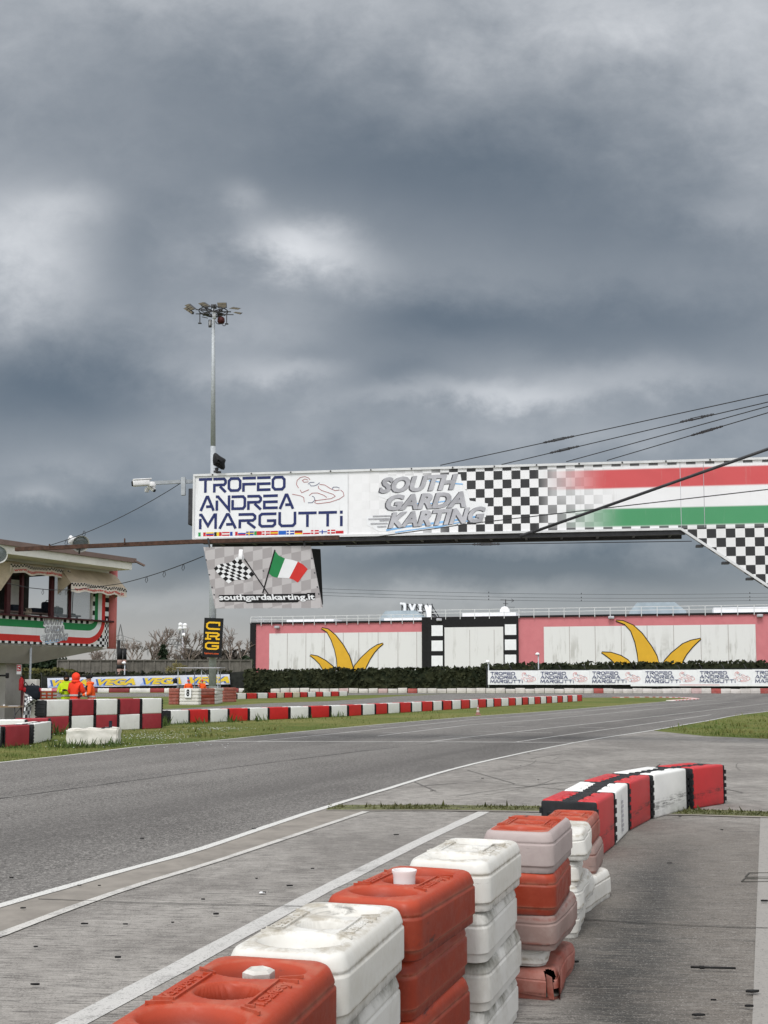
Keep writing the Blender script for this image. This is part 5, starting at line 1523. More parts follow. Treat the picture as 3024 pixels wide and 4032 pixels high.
zt1, zt2 = A(960, 2638, 151).z, A(1915, 2626, 151).z
hedge(960, 1925, 151, 151, (zt1, zt2), 2.2, M['hedge'], 'tall dark clipped hedge before the left half of the warehouse', 5, .30, 60, .35)
hedge(1900, 3500, 154, 153, (A(2124, 2614, 154).z, A(3024, 2596, 153).z), 2.5, M['hedge'], 'dark hedge showing above the row of white trophy banners', 6, .34, 34, .3)
hedge(-120, 300, 162, 162, (A(0, 2630, 162).z, A(250, 2637, 162).z), 3, M['hedge_olive'], 'yellow-green hedge behind the tower pillar', 7, .35, 40, .45)
hedge(120, 905, 159, 159, (A(150, 2652, 159).z, A(900, 2640, 159).z), 2, M['hedge'], 'low dark hedge behind the yellow lettered banner', 8, .3, 40, .25)


def bare_tree(base_, h, seed, m, label, spread=.5, levels=5, droop=0.0, rad=None, kids_=(2, 3), name='bare_tree', group='bare trees beyond the concrete wall'):
    r = random.Random(seed); e = tag(empty(name, tuple(base_)), label, 'tree', group)
    tr, cr = MB(), MB(); rad = rad or h * .026
    def grow_(p, d, ln, rd, lv):
        q = [p]; dd = d
        for k in range(3): dd = (dd + V((r.gauss(0, .10), r.gauss(0, .10), r.gauss(0, .06) - droop * (levels - lv) * .08))).normalized(); q.append(q[-1] + dd * ln / 3)
        (tr if lv >= levels - 1 else cr).tube(q, [rd, rd * .85, rd * .72, rd * .6], 5 if lv > 1 else 3, cap=False)
        if lv == 0: return
        for k in range(r.randint(*kids_) + (1 if lv < 4 else 0)):
            nd = (dd + V((r.gauss(0, spread), r.gauss(0, spread), r.gauss(.12, spread * .5)))).normalized()
            grow_(q[-1] if k < 2 else q[2], nd, ln * r.uniform(.60, .85), max(rd * .60, h * .0048), lv - 1)
    grow_(V((0, 0, 0)), V((0, 0, 1)), h * .27, rad, levels)
    tr.build('trunk', M[m] if isinstance(m, str) else m, e); cr.build('crown', M[m] if isinstance(m, str) else m, e)
    return e


tY = 188
for k, (px, pt, sd, lab, m_) in enumerate(((560, 2488, 3, 'broad bare tree right of the banded chimneys, tallest of the bare trees', 'bark'), (505, 2530, 9, 'thin bare tree just beside the banded chimneys', 'bark'), (395, 2552, 12, 'low bare tree below the pink tower column', 'bark'), (430, 2545, 15, 'spindly bare tree between the pink column and the chimneys', 'bark'),
                                          (745, 2500, 21, 'bare tree standing behind the telephone mast', 'bark'), (700, 2560, 24, 'small bare tree before the far pylon', 'bark'), (925, 2508, 28, 'reddish bare tree between the mast board and the warehouse', 'bark'), (640, 2560, 33, 'slight bare tree left of the dark palm-like tree', 'bark'))):
    b = A(px, 2684, tY); b.z = 0; bare_tree(b, A(px, pt, tY).z * 1.30, sd, m_, lab, .42)
b = A(695, 2684, 166); b.z = 0; bare_tree(b, A(695, 2575, 166).z, 41, 'willow', 'yellow-green weeping willow in front of the concrete wall', .38, 5, .6, kids_=(3, 4), name='willow_tree', group=None)
b = A(855, 2684, 167); b.z = 0; bare_tree(b, A(855, 2600, 167).z, 44, 'willow', 'thin yellowish tree against the concrete wall behind the mast', .3, 4, .3, name='young_tree', group=None)


def evergreen(px, py_top, Y, w_, label, seed, kind='round', group='dark evergreens in the background'):
    r = random.Random(seed); b = A(px, 2684, Y); b.z = 0; h = A(px, py_top, Y).z
    e = tag(empty('evergreen_tree', tuple(b)), label, 'tree', group)
    t = MB(); t.tube([(0, 0, 0), (0, 0, h * .7)], [.25, .12], 6); c = MB()
    if kind == 'palm':
        for k in range(34):
            a = r.uniform(0, 2 * pi); z = h * r.uniform(.45, .95); L_ = w_ * r.uniform(.5, 1) * (1.1 - z / h * .55)
            for i in range(9):
                s = i / 8; p = V((cos(a) * L_ * s, sin(a) * L_ * s, z + .9 * s - 1.7 * s * s)); leaf_cloud(c, p, (.25, .25, .22), 4, .38 * (1.2 - s), r)
    else:
        for k in range(9): leaf_cloud(c, (r.uniform(-.6, .6) * w_, r.uniform(-.5, .5) * w_, h * r.uniform(.35, .8)), (w_ * .5, w_ * .5, h * .24), 150, .42, r)
    t.build('trunk', M['bark'], e); c.build('crown', M['conifer'], e)
    return e
evergreen(642, 2534, 175, 1.9, 'dark drooping palm-like evergreen above the concrete wall', 4, 'palm')
evergreen(945, 2565, 178, 2.4, 'dark round bush beside the warehouse corner', 6)
for i, (px, py, w_, lab) in enumerate(((60, 2588, 3.4, 'dark bushy tree right behind the tower pillar'), (140, 2575, 3.6, 'tallest dark bushy tree under the tower slab'), (205, 2590, 3.0, 'dark bushy tree at the end of the concrete wall'), (-30, 2590, 3.4, 'dark bushy tree at the far side of the tower pillar'))): evergreen(px, py, 180, w_, lab, 60 + i)
# far wood as one mass
r = random.Random(77); fw = MB()
for k in range(75):
    px = r.uniform(720, 1000) if k < 40 else r.uniform(-60, 520); Y = 250; p = A(px, 2684, Y); p.z = 0
    h = A(px, (2556 if k < 40 else 2612) + r.uniform(-8, 12), Y).z; leaf_cloud(fw, (p.x, p.y, h * .5), (3.5, 3, h * .5), 80, .8, r)
struct(fw.build('far_wood', M['twig_mass']), 'stuff')

# ------------------------------------------------------------------ concrete wall, fences and banners
def m_precast():
    m, nt, b = newmat('stained_concrete_wall'); co = gco(nt); x, y, z = xyz(nt, co); n = nz(nt, co, .6, 6, .7); s = nz(nt, vec(nt, x * 2.0, y, z * .25), 1.0, 6, .7)
    c = mix(nt, n.step(.35, .65), (.095, .088, .077), (.165, .152, .133)); c = mix(nt, s.step(.48, .62, 0, .7), c, (.065, .06, .052))
    nt.links.new(c, b.inputs['Base Color']); b.inputs['Roughness'].default_value = .9
    return m
M['precast'] = m_precast()
a, b = A(228, 2602, 172), A(990, 2597, 172); wd = V((b.x - a.x, b.y - a.y, 0)); wh = (a.z + b.z) / 2
cw_ = tag(empty('concrete_wall', (a.x, a.y, 0)), 'stained grey precast concrete wall beyond the banner, in front of the bare trees', 'wall')
w = MB(); w.box((wd.x / 2, wd.y / 2 + .1, wh / 2), (wd.length, .2, wh)); w.build('panel', M['precast'], cw_)
w = MB()
for k in range(19): t = k / 18; w.box((wd.x * t, wd.y * t - .03, wh / 2 + .05), (.22, .2, wh + .1))
w.beam((0, -.05, wh), (wd.x, wd.y - .05, wh), .3, .16); w.build('post_and_cap', M['precast'], cw_)
# dark windbreak fence behind the yellow banner, running on past its end
M['mesh_dark'] = mat('dark_windbreak', (.022, .024, .021), .9, .3, 1.5)
def fence(pts, label, m, z_add, hposts):
    e = tag(empty('fence', tuple(pts[0])), label, 'fence', 'windbreak fences round the track'); f = MB(); p_ = MB()
    for (a, b) in zip(pts, pts[1:]):
        q = [a, b, V((b.x, b.y, .0)), V((a.x, a.y, .0))]; f.prism([V((p.x, p.y, p.z)) for p in q], (0, .06, 0))
        n = max(1, int((b - a).length / 3))
        for k in range(n + 1): c = a.lerp(b, k / n); p_.beam((c.x, c.y - .08, 0), (c.x, c.y - .08, c.z + .1), .08); p_.beam((c.x, c.y - .08, c.z + .1), (c.x - .25, c.y + .2, c.z + .55), .06)
    attach(f.build('net', m), e); attach(p_.build('post', M['dark_steel']), e)
    return e
fence([A(165, 2664, 156), A(560, 2656, 155.6), A(905, 2648, 155.2), A(1003, 2640, 155)], 'dark windbreak fence carrying the yellow lettered banner', M['mesh_dark'], 0, True)
fence([A(1916, 2637, 150.5), A(2500, 2634, 150), A(3024, 2630, 149.5), A(3500, 2628, 149)], 'dark windbreak fence carrying the white trophy banners', M['mesh_dark'], 0, True)

# yellow VEGA banner
vg = [A(186, 2670, 155.2), A(904, 2651, 154.4)]; vb = [A(188, 2709, 155.2), A(906, 2694, 154.4)]
VP = Plane(vb[0], vb[1] - vb[0], vg[0] - vb[0]); vw = (vb[1] - vb[0]).length; vh = (vg[0] - vb[0]).length
ban = tag(empty('banner', tuple(vb[0])), 'long white banner with repeated yellow and blue lettering on the dark fence', 'banner')
w = MB(); n = 40
vs = []
for i in range(n + 1):
    for j in range(5): vs.append(VP.p(vw * i / n, vh * j / 4, .03 * sin(i * 1.7) + .02 * sin(i * .6 + j)))
w.add(vs, [(i * 5 + j, (i + 1) * 5 + j, (i + 1) * 5 + j + 1, i * 5 + j + 1) for i in range(n) for j in range(4)], 0, True)
M['banner_white'] = mat('banner_cloth', (.62, .65, .76), .7, .08, .4); M['vega_yellow'] = mat('banner_yellow', (.72, .53, .05), .6, .08)
attach(w.build('cloth', M['banner_white']), ban)
w = MB(); w2 = MB(); w3 = MB()
for (x0, x1) in ((205, 345), (385, 533), (570, 715), (745, 904)):
    u0 = VP.uv(x0, 2680)[0]; u1 = VP.uv(x1, 2680)[0]
    for mb_, c, dx_ in ((w2, .075, -.28), (w, .085, 0)): mb_.text(VP, 'VEGA', u0 + dx_, .14 * vh, u1 + dx_, .80 * vh, c, 0, .32, .05)
for x0 in (188, 365, 548, 730): u0 = VP.uv(x0, 2680)[0]; w3.fpoly(VP, [(u0, .06 * vh), (u0 + 1.3, .9 * vh), (u0 + 1.7, .06 * vh)], .065)
attach(w3.build('blue_wedge', M['paleblue']), ban); attach(w2.build('letter_shadow', M['blue_print']), ban); attach(w.build('letters', M['vega_yellow']), ban)

# trophy banners along the right-hand fence
TB = [1921, 2118, 2321, 2530, 2744, 2962, 3185]
def tb_y(px, s): return (2640 + (px - 1921) * (-5.0 / 1103), 2696 + (px - 1921) * (0 / 1103))[s]
for i in range(6):
    x0, x1 = TB[i], TB[i + 1]; Y0 = 149.9 - (x0 - 1921) * .0010; Y1 = 149.9 - (x1 - 1921) * .0010
    o_ = A(x0, tb_y(x0, 1), Y0); r2 = A(x1, tb_y(x1, 1), Y1); t2 = A(x0, tb_y(x0, 0), Y0)
    P = Plane(o_, r2 - o_, t2 - o_); w_ = (r2 - o_).length; h_ = (t2 - o_).length
    e = tag(empty('banner', tuple(o_)), f'white trophy banner with navy lettering and a kart outline, {ORD[i]} from the hedge end', 'banner', 'white trophy banners on the fence')
    k = MB(); vs = []
    for a in range(13):
        for j in range(4): vs.append(P.p(w_ * a / 12, h_ * j / 3, .03 * sin(a * 2.1 + i) + .015 * sin(j * 2 + a)))
    k.add(vs, [(a * 4 + j, (a + 1) * 4 + j, (a + 1) * 4 + j + 1, a * 4 + j + 1) for a in range(12) for j in range(3)], 0, True); attach(k.build('cloth', M['white_sheet']), e)
    k = MB()
    for s, a0, a1, b0, b1 in (('TROFEO', .05, .54, .68, .90), ('ANDREA', .05, .58, .41, .63), ('MARGUTTI', .05, .70, .12, .35)): word(k, P, s, a0 * w_, b0 * h_, (a1 - a0) * w_, (b1 - b0) * h_, .080, .07, 0, .10)
    kart(k, P, .66 * w_, .15 * h_, .30 * w_, .72 * h_, .035, .07, 1, 0)
    attach(k.build('lettering', [M['navy'], M['red_print']]), e)
w = MB(); P = Plane(A(2482, 2699, 149.3), A(3024, 2699, 148.8) - A(2482, 2699, 149.3), (0, 0, 1)); L_ = (A(3024, 2699, 148.8) - A(2482, 2699, 149.3)).length
e = tag(empty('banner', tuple(A(2482, 2699, 149.3))), 'narrow white strip banner with a red line below the trophy banners', 'banner')
w.prism([P.p(0, -.10, .2), P.p(L_ + 9, -.10, .2), P.p(L_ + 9, .18, .2), P.p(0, .18, .2)], P.n * .03); attach(w.build('cloth', M['white_sheet']), e)
w = MB(); w.rect(P, 6.6, .04, 12, .10, .24); attach(w.build('red_line', M['red_print']), e)

# far wall of pale barriers
M['far_white'] = mat('grubby_white_barrier', (.56, .53, .50), .7, .14, .7, dirt=.6, dcol=(.30, .26, .23), dscale=1.2); M['far_pink'] = mat('pinkish_barrier', (.50, .36, .35), .7, .15, .7, dirt=.6, dcol=(.5, .45, .42), dscale=1.2); M['far_red'] = mat('dull_red_barrier', (.34, .08, .07), .7, .2, .8, dirt=.5, dcol=(.45, .30, .28), dscale=1.2)
r = random.Random(9); x = 1065; k = 0; fm_ = {}
for m_ in ('far_white', 'far_pink', 'far_red'):
    q = MB(); q.rbox((0, 0, .31), (1.26, .5, .62), .05, 2); q.rbox((0, 0, .30), (1.27, .52, .10), .02, 1); o = q.build('block_barrier', M[m_]); fm_[m_] = o.data; bpy.data.objects.remove(o)
pA, pB = G(1065, 2729), G(3300, 2733)
nfar = 58; d = (pB - pA); 
for k in range(nfar):
    t = (k + .5) / nfar; px = 1065 + t * 2235; p = G(px, 2728.5 + t * 3.0)
    m_ = r.choices(['far_white', 'far_pink', 'far_red'], [.8, .13, .07])[0]
    o = bpy.data.objects.new('block_barrier', fm_[m_]); COL.objects.link(o); o.location = (p.x, p.y + r.uniform(-.08, .08), 0); o.rotation_euler = (0, r.uniform(-.02, .02), r.uniform(-.06, .06) - .02); o.scale = (d.length / nfar / 1.26 * .985, 1, r.uniform(.92, 1.1))
    tag(o, f"{ {'far_white': 'grubby white', 'far_pink': 'pinkish', 'far_red': 'dull red'}[m_]} block barrier, {ORD[k]} from the hedge end along the far track edge", 'barrier', 'block barriers along the far track edge')
# covered soft barriers below the yellow banner
M['cover_red'] = mat('dark_red_cover', (.20, .035, .035), .7, .25, .8); M['cover_white'] = mat('pale_cover', (.60, .58, .56), .7, .15, .8, dirt=.6, dcol=(.25, .24, .22), dscale=1.5); M['cover_pink'] = mat('rosy_cover', (.42, .12, .16), .7, .2, .8)
segs = [(130, 165, 'cover_pink'), (165, 205, 'cover_white'), (205, 285, 'cover_pink'), (285, 350, 'cover_red'), (350, 385, 'cover_red'), (386, 430, 'cover_white'), (431, 510, 'cover_red'), (512, 592, 'cover_white'), (593, 647, 'cover_red'), (648, 700, 'cover_white'), (701, 775, 'cover_red'), (776, 850, 'cover_white'), (851, 940, 'cover_red'), (941, 1006, 'cover_white'), (1007, 1064, 'cover_red'), (1066, 1092, 'cover_white')]
for k, (x0, x1, m_) in enumerate(segs):
    a, b = G(x0, 2727), G(x1, 2727); q = MB(); ln = (b.x - a.x)
    pr = [(-.25, 0), (-.28, .2), (-.25, .5), (-.12, .62), (.12, .62), (.25, .5), (.28, .2), (.25, 0)]; n = 9; vs = []
    for i in range(n):
        for (y, z) in pr: vs.append((ln * (i / (n - 1) - .5) * .99, y * (1 + .1 * sin(i * 2.3)), z * (1 - .07 * abs(sin(i * 1.9 + k)))))
    q.add(vs, [(i * 8 + j, (i + 1) * 8 + j, (i + 1) * 8 + (j + 1) % 8, i * 8 + (j + 1) % 8) for i in range(n - 1) for j in range(8)] + [tuple(range(8)), tuple(reversed(range((n - 1) * 8, n * 8)))], 0, True)
    o = q.build('covered_barrier', M[m_], auto=60); o.location = ((a.x + b.x) / 2, a.y, 0)
    tag(o, f"{ {'cover_pink': 'rosy', 'cover_white': 'pale', 'cover_red': 'dark red'}[m_]} cloth-covered barrier, {ORD[k]} from the tower side below the yellow banner", 'barrier', 'cloth-covered barriers below the yellow banner')

# ------------------------------------------------------------------ slender things in the distance
def lamp_post(px, pyt, Y, label, tip='white'):
    b = A(px, 2684, Y); b.z = 0; z = A(px, pyt, Y).z; e = tag(empty('lamp_post', tuple(b)), label, 'lamp post', 'slim lamp posts behind the track fences')
    q = MB(); q.tube([(0, 0, 0), (0, 0, z)], .09, 6); q.build('pole', M['steel'], e); q = MB(); q.lathe([(0, -.1), (.28, -.05), (.32, .1), (.15, .28), (0, .3)], 10, M=Matrix.Translation((-.12, 0, z))); q.build('lamp_head', M['white_sheet'], e)
lamp_post(2121, 2578, 152, 'slim lamp post before the pink wall beside the film strip'); lamp_post(1924, 2608, 150, 'short lamp post where the dark hedge meets the banners'); lamp_post(490, 2612, 158, 'slim lamp post in front of the banded chimneys')
# banded chimneys
M['tan'] = mat('tan_band', (.30, .19, .16), .8, .15, .8)
for x0, x1, yt, bands, lab in ((460, 481, 2553, (2598, 2618, 2634), 'black and tan banded chimney, the thicker left one of the pair'), (482, 496, 2553, (2598, 2618, 2634), 'black and tan banded chimney, the slimmer right one of the pair'), (458, 470, 2521, (2700,), 'plain black flue rising behind the banded chimneys')):
    Y = 168 if yt > 2530 else 170; b = A((x0 + x1) / 2, 2684, Y); b.z = 0; r_ = (x1 - x0) / 2 / F * Y
    e = tag(empty('chimney', tuple(b)), lab, 'chimney', 'chimneys beyond the banner'); zz = [A(0, y, Y).z for y in (yt,) + bands] + [0]; q = MB(); q2 = MB()
    for i in range(len(zz) - 1): (q if i % 2 == 0 else q2).tube([(0, 0, zz[i + 1]), (0, 0, zz[i])], r_, 14)
    q.build('black_section', M['black'], e)
    if q2.v: q2.build('tan_section', M['tan'], e)
# telephone mast
b = A(718, 2684, 210); b.z = 0; e = tag(empty('telephone_mast', tuple(b)), 'grey telephone mast with white drums beside the mast board', 'mast')
q = MB(); q.tube([(0, 0, 0), (0, 0, A(718, 2456, 210).z)], [.30, .2], 8); q.build('pole', M['grey_letter'], e)
for x, y in ((711, 2460), (729, 2462), (710, 2474), (728, 2472), (724, 2501)):
    q = MB(); c = A(x, y, 209.3) - b; q.lathe([(0, -.1), (.40, -.08), (.42, .15), (.34, .25), (0, .3)], 12, M=Matrix.Translation(c) @ Matrix.Rotation(pi / 2, 4, 'X')); q.build('drum', M['white_sheet'], e)
# lattice pylons
M['lattice'] = mat('lattice_steel', (.15, .15, .155), .7, .1)
def pylon(px, pyt, Y, hw, arms, label):
    b = A(px, 2684, Y); b.z = 0; z = A(px, pyt, Y).z; e = tag(empty('pylon', tuple(b)), label, 'pylon', 'lattice pylons on the skyline'); q = MB(); t_ = .11
    for s in (-1, 1):
        for y in (-1, 1): q.beam((s * hw, y * hw, 0), (s * hw * .25, y * hw * .25, z * .78), t_); q.beam((s * hw * .25, y * hw * .25, z * .78), (0, 0, z), t_)
    for k in range(9):
        f0, f1 = 1 - .75 * k / 9, 1 - .75 * (k + 1) / 9; z0, z1 = z * .78 * k / 9, z * .78 * (k + 1) / 9
        for s in (-1, 1): q.beam((s * hw * f0, -hw * f0, z0), (-s * hw * f1, -hw * f1, z1), .10)
    q.build('tower', M['lattice'], e); q = MB()
    for (ax, az, d0) in arms:
        for y in (-.4, .4): q.beam((0, y, z * az), (ax, 0, z * az - .4), .12); q.beam((0, y, z * az + 1.6), (ax, 0, z * az - .4), .1)
        q.beam((ax, 0, z * az - .4), (ax, 0, z * az - 2.6), .12)
    q.build('cross_arm', M['lattice'], e)
pylon(470, 2457, 330, 3.0, ((6, .74, 0), (-6, .74, 0), (8.5, .62, 0)), 'lattice pylon whose tip rises beside the pink tower column')
for px, pyt, lab in ((643, 2482, 'lattice pylon leg left of the telephone mast, carrying a girder'), (706, 2480, 'lattice pylon leg right beside the telephone mast')): pylon(px, pyt, 330, 2.6, ((4, .72, 0), (-5, .72, 0)), lab)
q = MB(); a, b = A(633, 2518, 330), A(720, 2517, 330); n = 14
for z in (0, -1.6): q.beam(a + V((0, 0, z)), b + V((0, 0, z)), .2)
for i in range(n): q.beam(a.lerp(b, i / n) + V((0, 0, -1.6 * (i % 2))), a.lerp(b, (i + 1) / n) + V((0, 0, -1.6 * ((i + 1) % 2))), .14)
tag(q.build('girder', M['lattice']), 'lattice girder joining the two far pylon legs', 'girder')
# overhead lines
for i, (y0, y1) in enumerate(((2304, 2326), (2318, 2342), (2330, 2354))):
    q = MB(); a, b = A(900, y0 + 18 * 0, 240), A(3400, y1, 300); q.tube(sag(a, b, 1.5, 14), .035, 4)
    for t in (.42, .56, .8): c = sag(a, b, 1.5, 14)[int(t * 14)]; q.box(c + V((0, 0, .15)), (.15, .15, .4))
    tag(q.build('power_line', M['wire']), ['topmost of the thin power lines above the warehouse roof', 'middle of the thin power lines above the warehouse roof', 'lowest of the thin power lines above the warehouse roof'][i], 'power line', 'power lines')

# ------------------------------------------------------------------ control tower
TR = V((A(427, 2554, 40.0).x, 40.0, 0))
td = V((2.45, 4.4, 0)).normalized()
TP = Plane(TR, td, (0, 0, 1))                 # facade towards the track; u runs away from the camera, 0 at the far corner
TN = TP.n                                     # out towards the track
zb_, zs_ = A(427, 2554, 40.0).z, A(427, 2447, 40.0).z
ztop = zs_ + 1.75
tower = tag(empty('control_tower', tuple(TR)), 'race control tower on a pillar with open windows, awnings and a tricolour parapet', 'building')
M['tower_conc'] = mat('tower_concrete', (.40, .38, .36), .85, .10, 1.0, dirt=.3, dcol=(.16, .15, .14), dscale=.8)
M['tower_white'] = mat('tower_soffit', (.76, .745, .70), .8, .06, 1.0, dirt=.25, dcol=(.3, .28, .25))
M['fascia'] = mat('brown_fascia', (.19, .135, .12), .6, .12, 2)
M['maroon'] = mat('maroon_frame', (.06, .015, .018), .5, .15, 4)
M['pink_col'] = mat('coral_column', (.66, .20, .195), .7, .08, 1.0, dirt=.2, dcol=(.6, .3, .3))
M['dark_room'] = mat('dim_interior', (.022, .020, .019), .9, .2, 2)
M['canvas'] = mat('stained_canvas', (.55, .46, .35), .9, .12, 2.0, dirt=.5, dcol=(.26, .19, .13), dscale=2.5)
M['canvas_white'] = mat('pale_canvas', (.72, .65, .58), .9, .08, 2.0, dirt=.3, dcol=(.30, .22, .17))
def m_glass():
    m, nt, b = newmat('window_glass'); b.inputs['Base Color'].default_value = (.22, .26, .28, 1); b.inputs['Roughness'].default_value = .05
    b.inputs['Alpha'].default_value = .50; b.inputs['Specular IOR Level'].default_value = .8
    return m
M['glass'] = m_glass()
UL = -9.0
def tpart(mb, name, mats, **k): return attach(mb.build(name, mats, **k), tower)
def tb(mb, u0, u1, v0, v1, c0, c1, mi=0):
    """box between readings on the facade plane, c measured out of it"""
    p = [TP.p(u, v, c) for c in (c0, c1) for (u, v) in ((u0, v0), (u1, v0), (u1, v1), (u0, v1))]
    mb.add(p, [(3, 2, 1, 0), (4, 5, 6, 7), (0, 1, 5, 4), (1, 2, 6, 5), (2, 3, 7, 6), (3, 0, 4, 7)], mi)
DEP = 4.2
w = MB(); tb(w, UL, 0, zb_ + .06, zs_ - .04, -.14, 0); tb(w, -.14, 0, zb_ + .06, zs_ - .04, -DEP, -.14); tb(w, UL, -.14, zb_, zb_ + .1, -DEP, -.14); tb(w, UL, 0, zb_ + .06, zs_ - .1, -DEP - .14, -DEP); tpart(w, 'parapet', M['tower_white'])
# tapering underside down to the pillar
uc = TP.uv(47, 2640)[0]
pc = A(47, 2613, 37.4); pcx = V((pc.x, pc.y, 0)); rel = pcx - TR; pu, pcn = rel.dot(td), rel.dot(TN)
zp = pc.z
w = MB(); top_ = [TP.p(UL, zb_, -.02), TP.p(-.02, zb_, -.02), TP.p(-.02, zb_, -DEP), TP.p(UL, zb_, -DEP)]
bot_ = [TP.p(pu - 1.4, zp, pcn + .55), TP.p(pu + .35, zp, pcn + .55), TP.p(pu + .35, zp, pcn - .9), TP.p(pu - 1.4, zp, pcn - .9)]
w.add(top_ + bot_, [(0, 1, 5, 4), (1, 2, 6, 5), (2, 3, 7, 6), (3, 0, 4, 7), (4, 5, 6, 7), (3, 2, 1, 0)]); tpart(w, 'flared_underside', M['tower_conc'])
w = MB(); q = TP.p(pu - .1, 0, pcn - .1); w.box((q.x, q.y, (zp + .02) / 2), (.52, .95, zp + .02), rot=atan2(td.y, td.x) - pi / 2 + .25); tpart(w, 'pillar', M['tower_conc'])
# end column
w = MB(); q = TP.p(.19, 0, -.03); w.tube([(q.x, q.y, zb_ - .0), (q.x, q.y, ztop + .3)], .165, 18); tpart(w, 'end_column', M['pink_col'])
# sill
w = MB(); tb(w, UL, .12, zs_ - .04, zs_ + .02, -.25, .14); tpart(w, 'sill', M['maroon'])
# roof: sloping slab with soffit and brown fascia
def roofpt(px, py, c): u_, v_ = Plane(TP.p(0, 0, c), td, (0, 0, 1)).uv(px, py); return v_
w = MB(); zr0, zr1 = ztop + .55, ztop + .17
ov = 1.05
w.prism([TP.p(UL, ztop + .10, ov), TP.p(.0, ztop + .10, ov), TP.p(.0, ztop + .36, ov), TP.p(UL, ztop + .36, ov)], TN * -(DEP + 2.0)); tpart(w, 'soffit', M['tower_white'])
w = MB(); w.prism([TP.p(UL, ztop + .36, ov + .10), TP.p(.13, ztop + .36, ov + .10), TP.p(.13, ztop + .52, ov + .10), TP.p(UL, ztop + .52, ov + .10)], TN * -(DEP + 2.2)); w.beam(TP.p(.05, ztop + .42, ov + .1), TP.p(.42, ztop + .28, ov + .22), .10, .06); tpart(w, 'roof_fascia', M['fascia'])
w = MB(); tb(w, UL, -.02, ztop - .10, ztop + .14, -.30, -.02); tpart(w, 'lintel', M['tower_white'])
# frames and panes of the open front, glazed back wall
def TU(x): return TP.uv(x / 2.9625, 2100 + 700 / 2.9625)[0]
w = MB()
for x, wd_ in ((115, .16), (625, .16), (275, .10), (835, .09)): u_ = TU(x); tb(w, u_ - wd_ / 2, u_ + wd_ / 2, zs_, ztop, -.16, -.04)
for x in (-260, -600): u_ = TU(x); tb(w, u_ - .08, u_ + .08, zs_, ztop, -.16, -.04)
tb(w, UL, -.35, ztop - .24, ztop - .10, -.20, -.04); tpart(w, 'window_frame', M['maroon'])
for x0, x1 in ((640, 825), (845, 1085)):
    w = MB(); w.fpoly(TP, [(TU(x0), zs_ + .02), (TU(x1), zs_ + .02), (TU(x1), ztop - .24), (TU(x0), ztop - .24)], -.10); tpart(w, 'window_pane', M['glass'])
w = MB(); n_ = 8
for k in range(n_ + 1): u_ = UL + .1 + (-.2 - UL) * k / n_; tb(w, u_ - .09, u_ + .09, zs_ - .1, ztop + .1, -DEP - .08, -DEP + .06)
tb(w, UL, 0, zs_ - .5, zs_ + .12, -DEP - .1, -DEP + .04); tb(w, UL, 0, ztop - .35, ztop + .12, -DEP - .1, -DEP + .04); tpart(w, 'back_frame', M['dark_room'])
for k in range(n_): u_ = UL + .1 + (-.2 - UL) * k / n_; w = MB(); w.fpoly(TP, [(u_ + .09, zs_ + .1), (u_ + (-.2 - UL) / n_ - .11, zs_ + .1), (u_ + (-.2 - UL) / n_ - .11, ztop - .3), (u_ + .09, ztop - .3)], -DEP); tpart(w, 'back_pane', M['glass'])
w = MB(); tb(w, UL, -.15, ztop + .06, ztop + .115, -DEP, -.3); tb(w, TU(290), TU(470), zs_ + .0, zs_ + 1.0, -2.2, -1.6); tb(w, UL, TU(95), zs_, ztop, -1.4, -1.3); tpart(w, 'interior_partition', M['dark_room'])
w = MB(); w.rect(TP, TU(480), zs_ + .05, TU(600), zs_ + 1.35, -1.5); tpart(w, 'inner_door', M['tower_white'])
# parapet artwork
def PV(y): return zb_ + (zs_ - zb_) * y
uA, uB, uC, uD, uE = TU(1085), TU(1110), TU(1147), TU(1192), TU(1230)
uF = -.03
uc_in = uA - .25
def arc(ue, v0, n=10): return [(uc_in + (ue - uc_in) * sin(pi / 2 * k / n), zs_ - (zs_ - v0) * cos(pi / 2 * k / n)) for k in range(n + 1)]
vG0, vG1, vW, vR = PV(.855), PV(.615), PV(.36), PV(.14)
w = MB()
def stripe(mb, vhi, vlo, ulo, uhi): mb.fpoly(TP, [(UL, vhi), (uc_in, vhi)] + arc(ulo, vhi)[1:] + list(reversed(arc(uhi, vlo))) + [(UL, vlo)], .006)
stripe(w, vG0, vG1, uB, uC); tpart(w, 'green_stripe', M['green_print'])
w = MB(); stripe(w, vG1, vW, uC, uD); tpart(w, 'white_stripe', M['white_sheet'])
w = MB(); stripe(w, vW, vR, uD, uE); tpart(w, 'red_stripe', M['red_print'])
w = MB(); k = 0; s = .135
u_ = UL
while u_ < uA - .28: w.rect(TP, u_, PV(.86), u_ + s, PV(.98), .005, k % 2); u_ += s; k += 1
u_ = UL; k = 0
while u_ < uF - .02:
    w.rect(TP, u_, PV(.0) + .06, min(u_ + s, uF), PV(.135), .005, k % 2); u_ += s; k += 1
q = (zs_ - PV(.14)) / 8
for i in range(9):
    for j in range(3): w.rect(TP, uE + .01 + j * (uF - uE) / 3, PV(.14) + i * q * .99, uE + .01 + (j + 1) * (uF - uE) / 3 - .002, PV(.14) + (i + 1) * q * .99, .0045, (i + j) % 2)
for i in range(3):
    for j in range(3): w.rect(TP, uE - (j + 1) * .12, PV(.14) + i * .115, uE - j * .12, PV(.14) + (i + 1) * .115, .003, (i + j + 1) % 2)
tpart(w, 'parapet_chequers', [M['black'], M['white_sheet']])
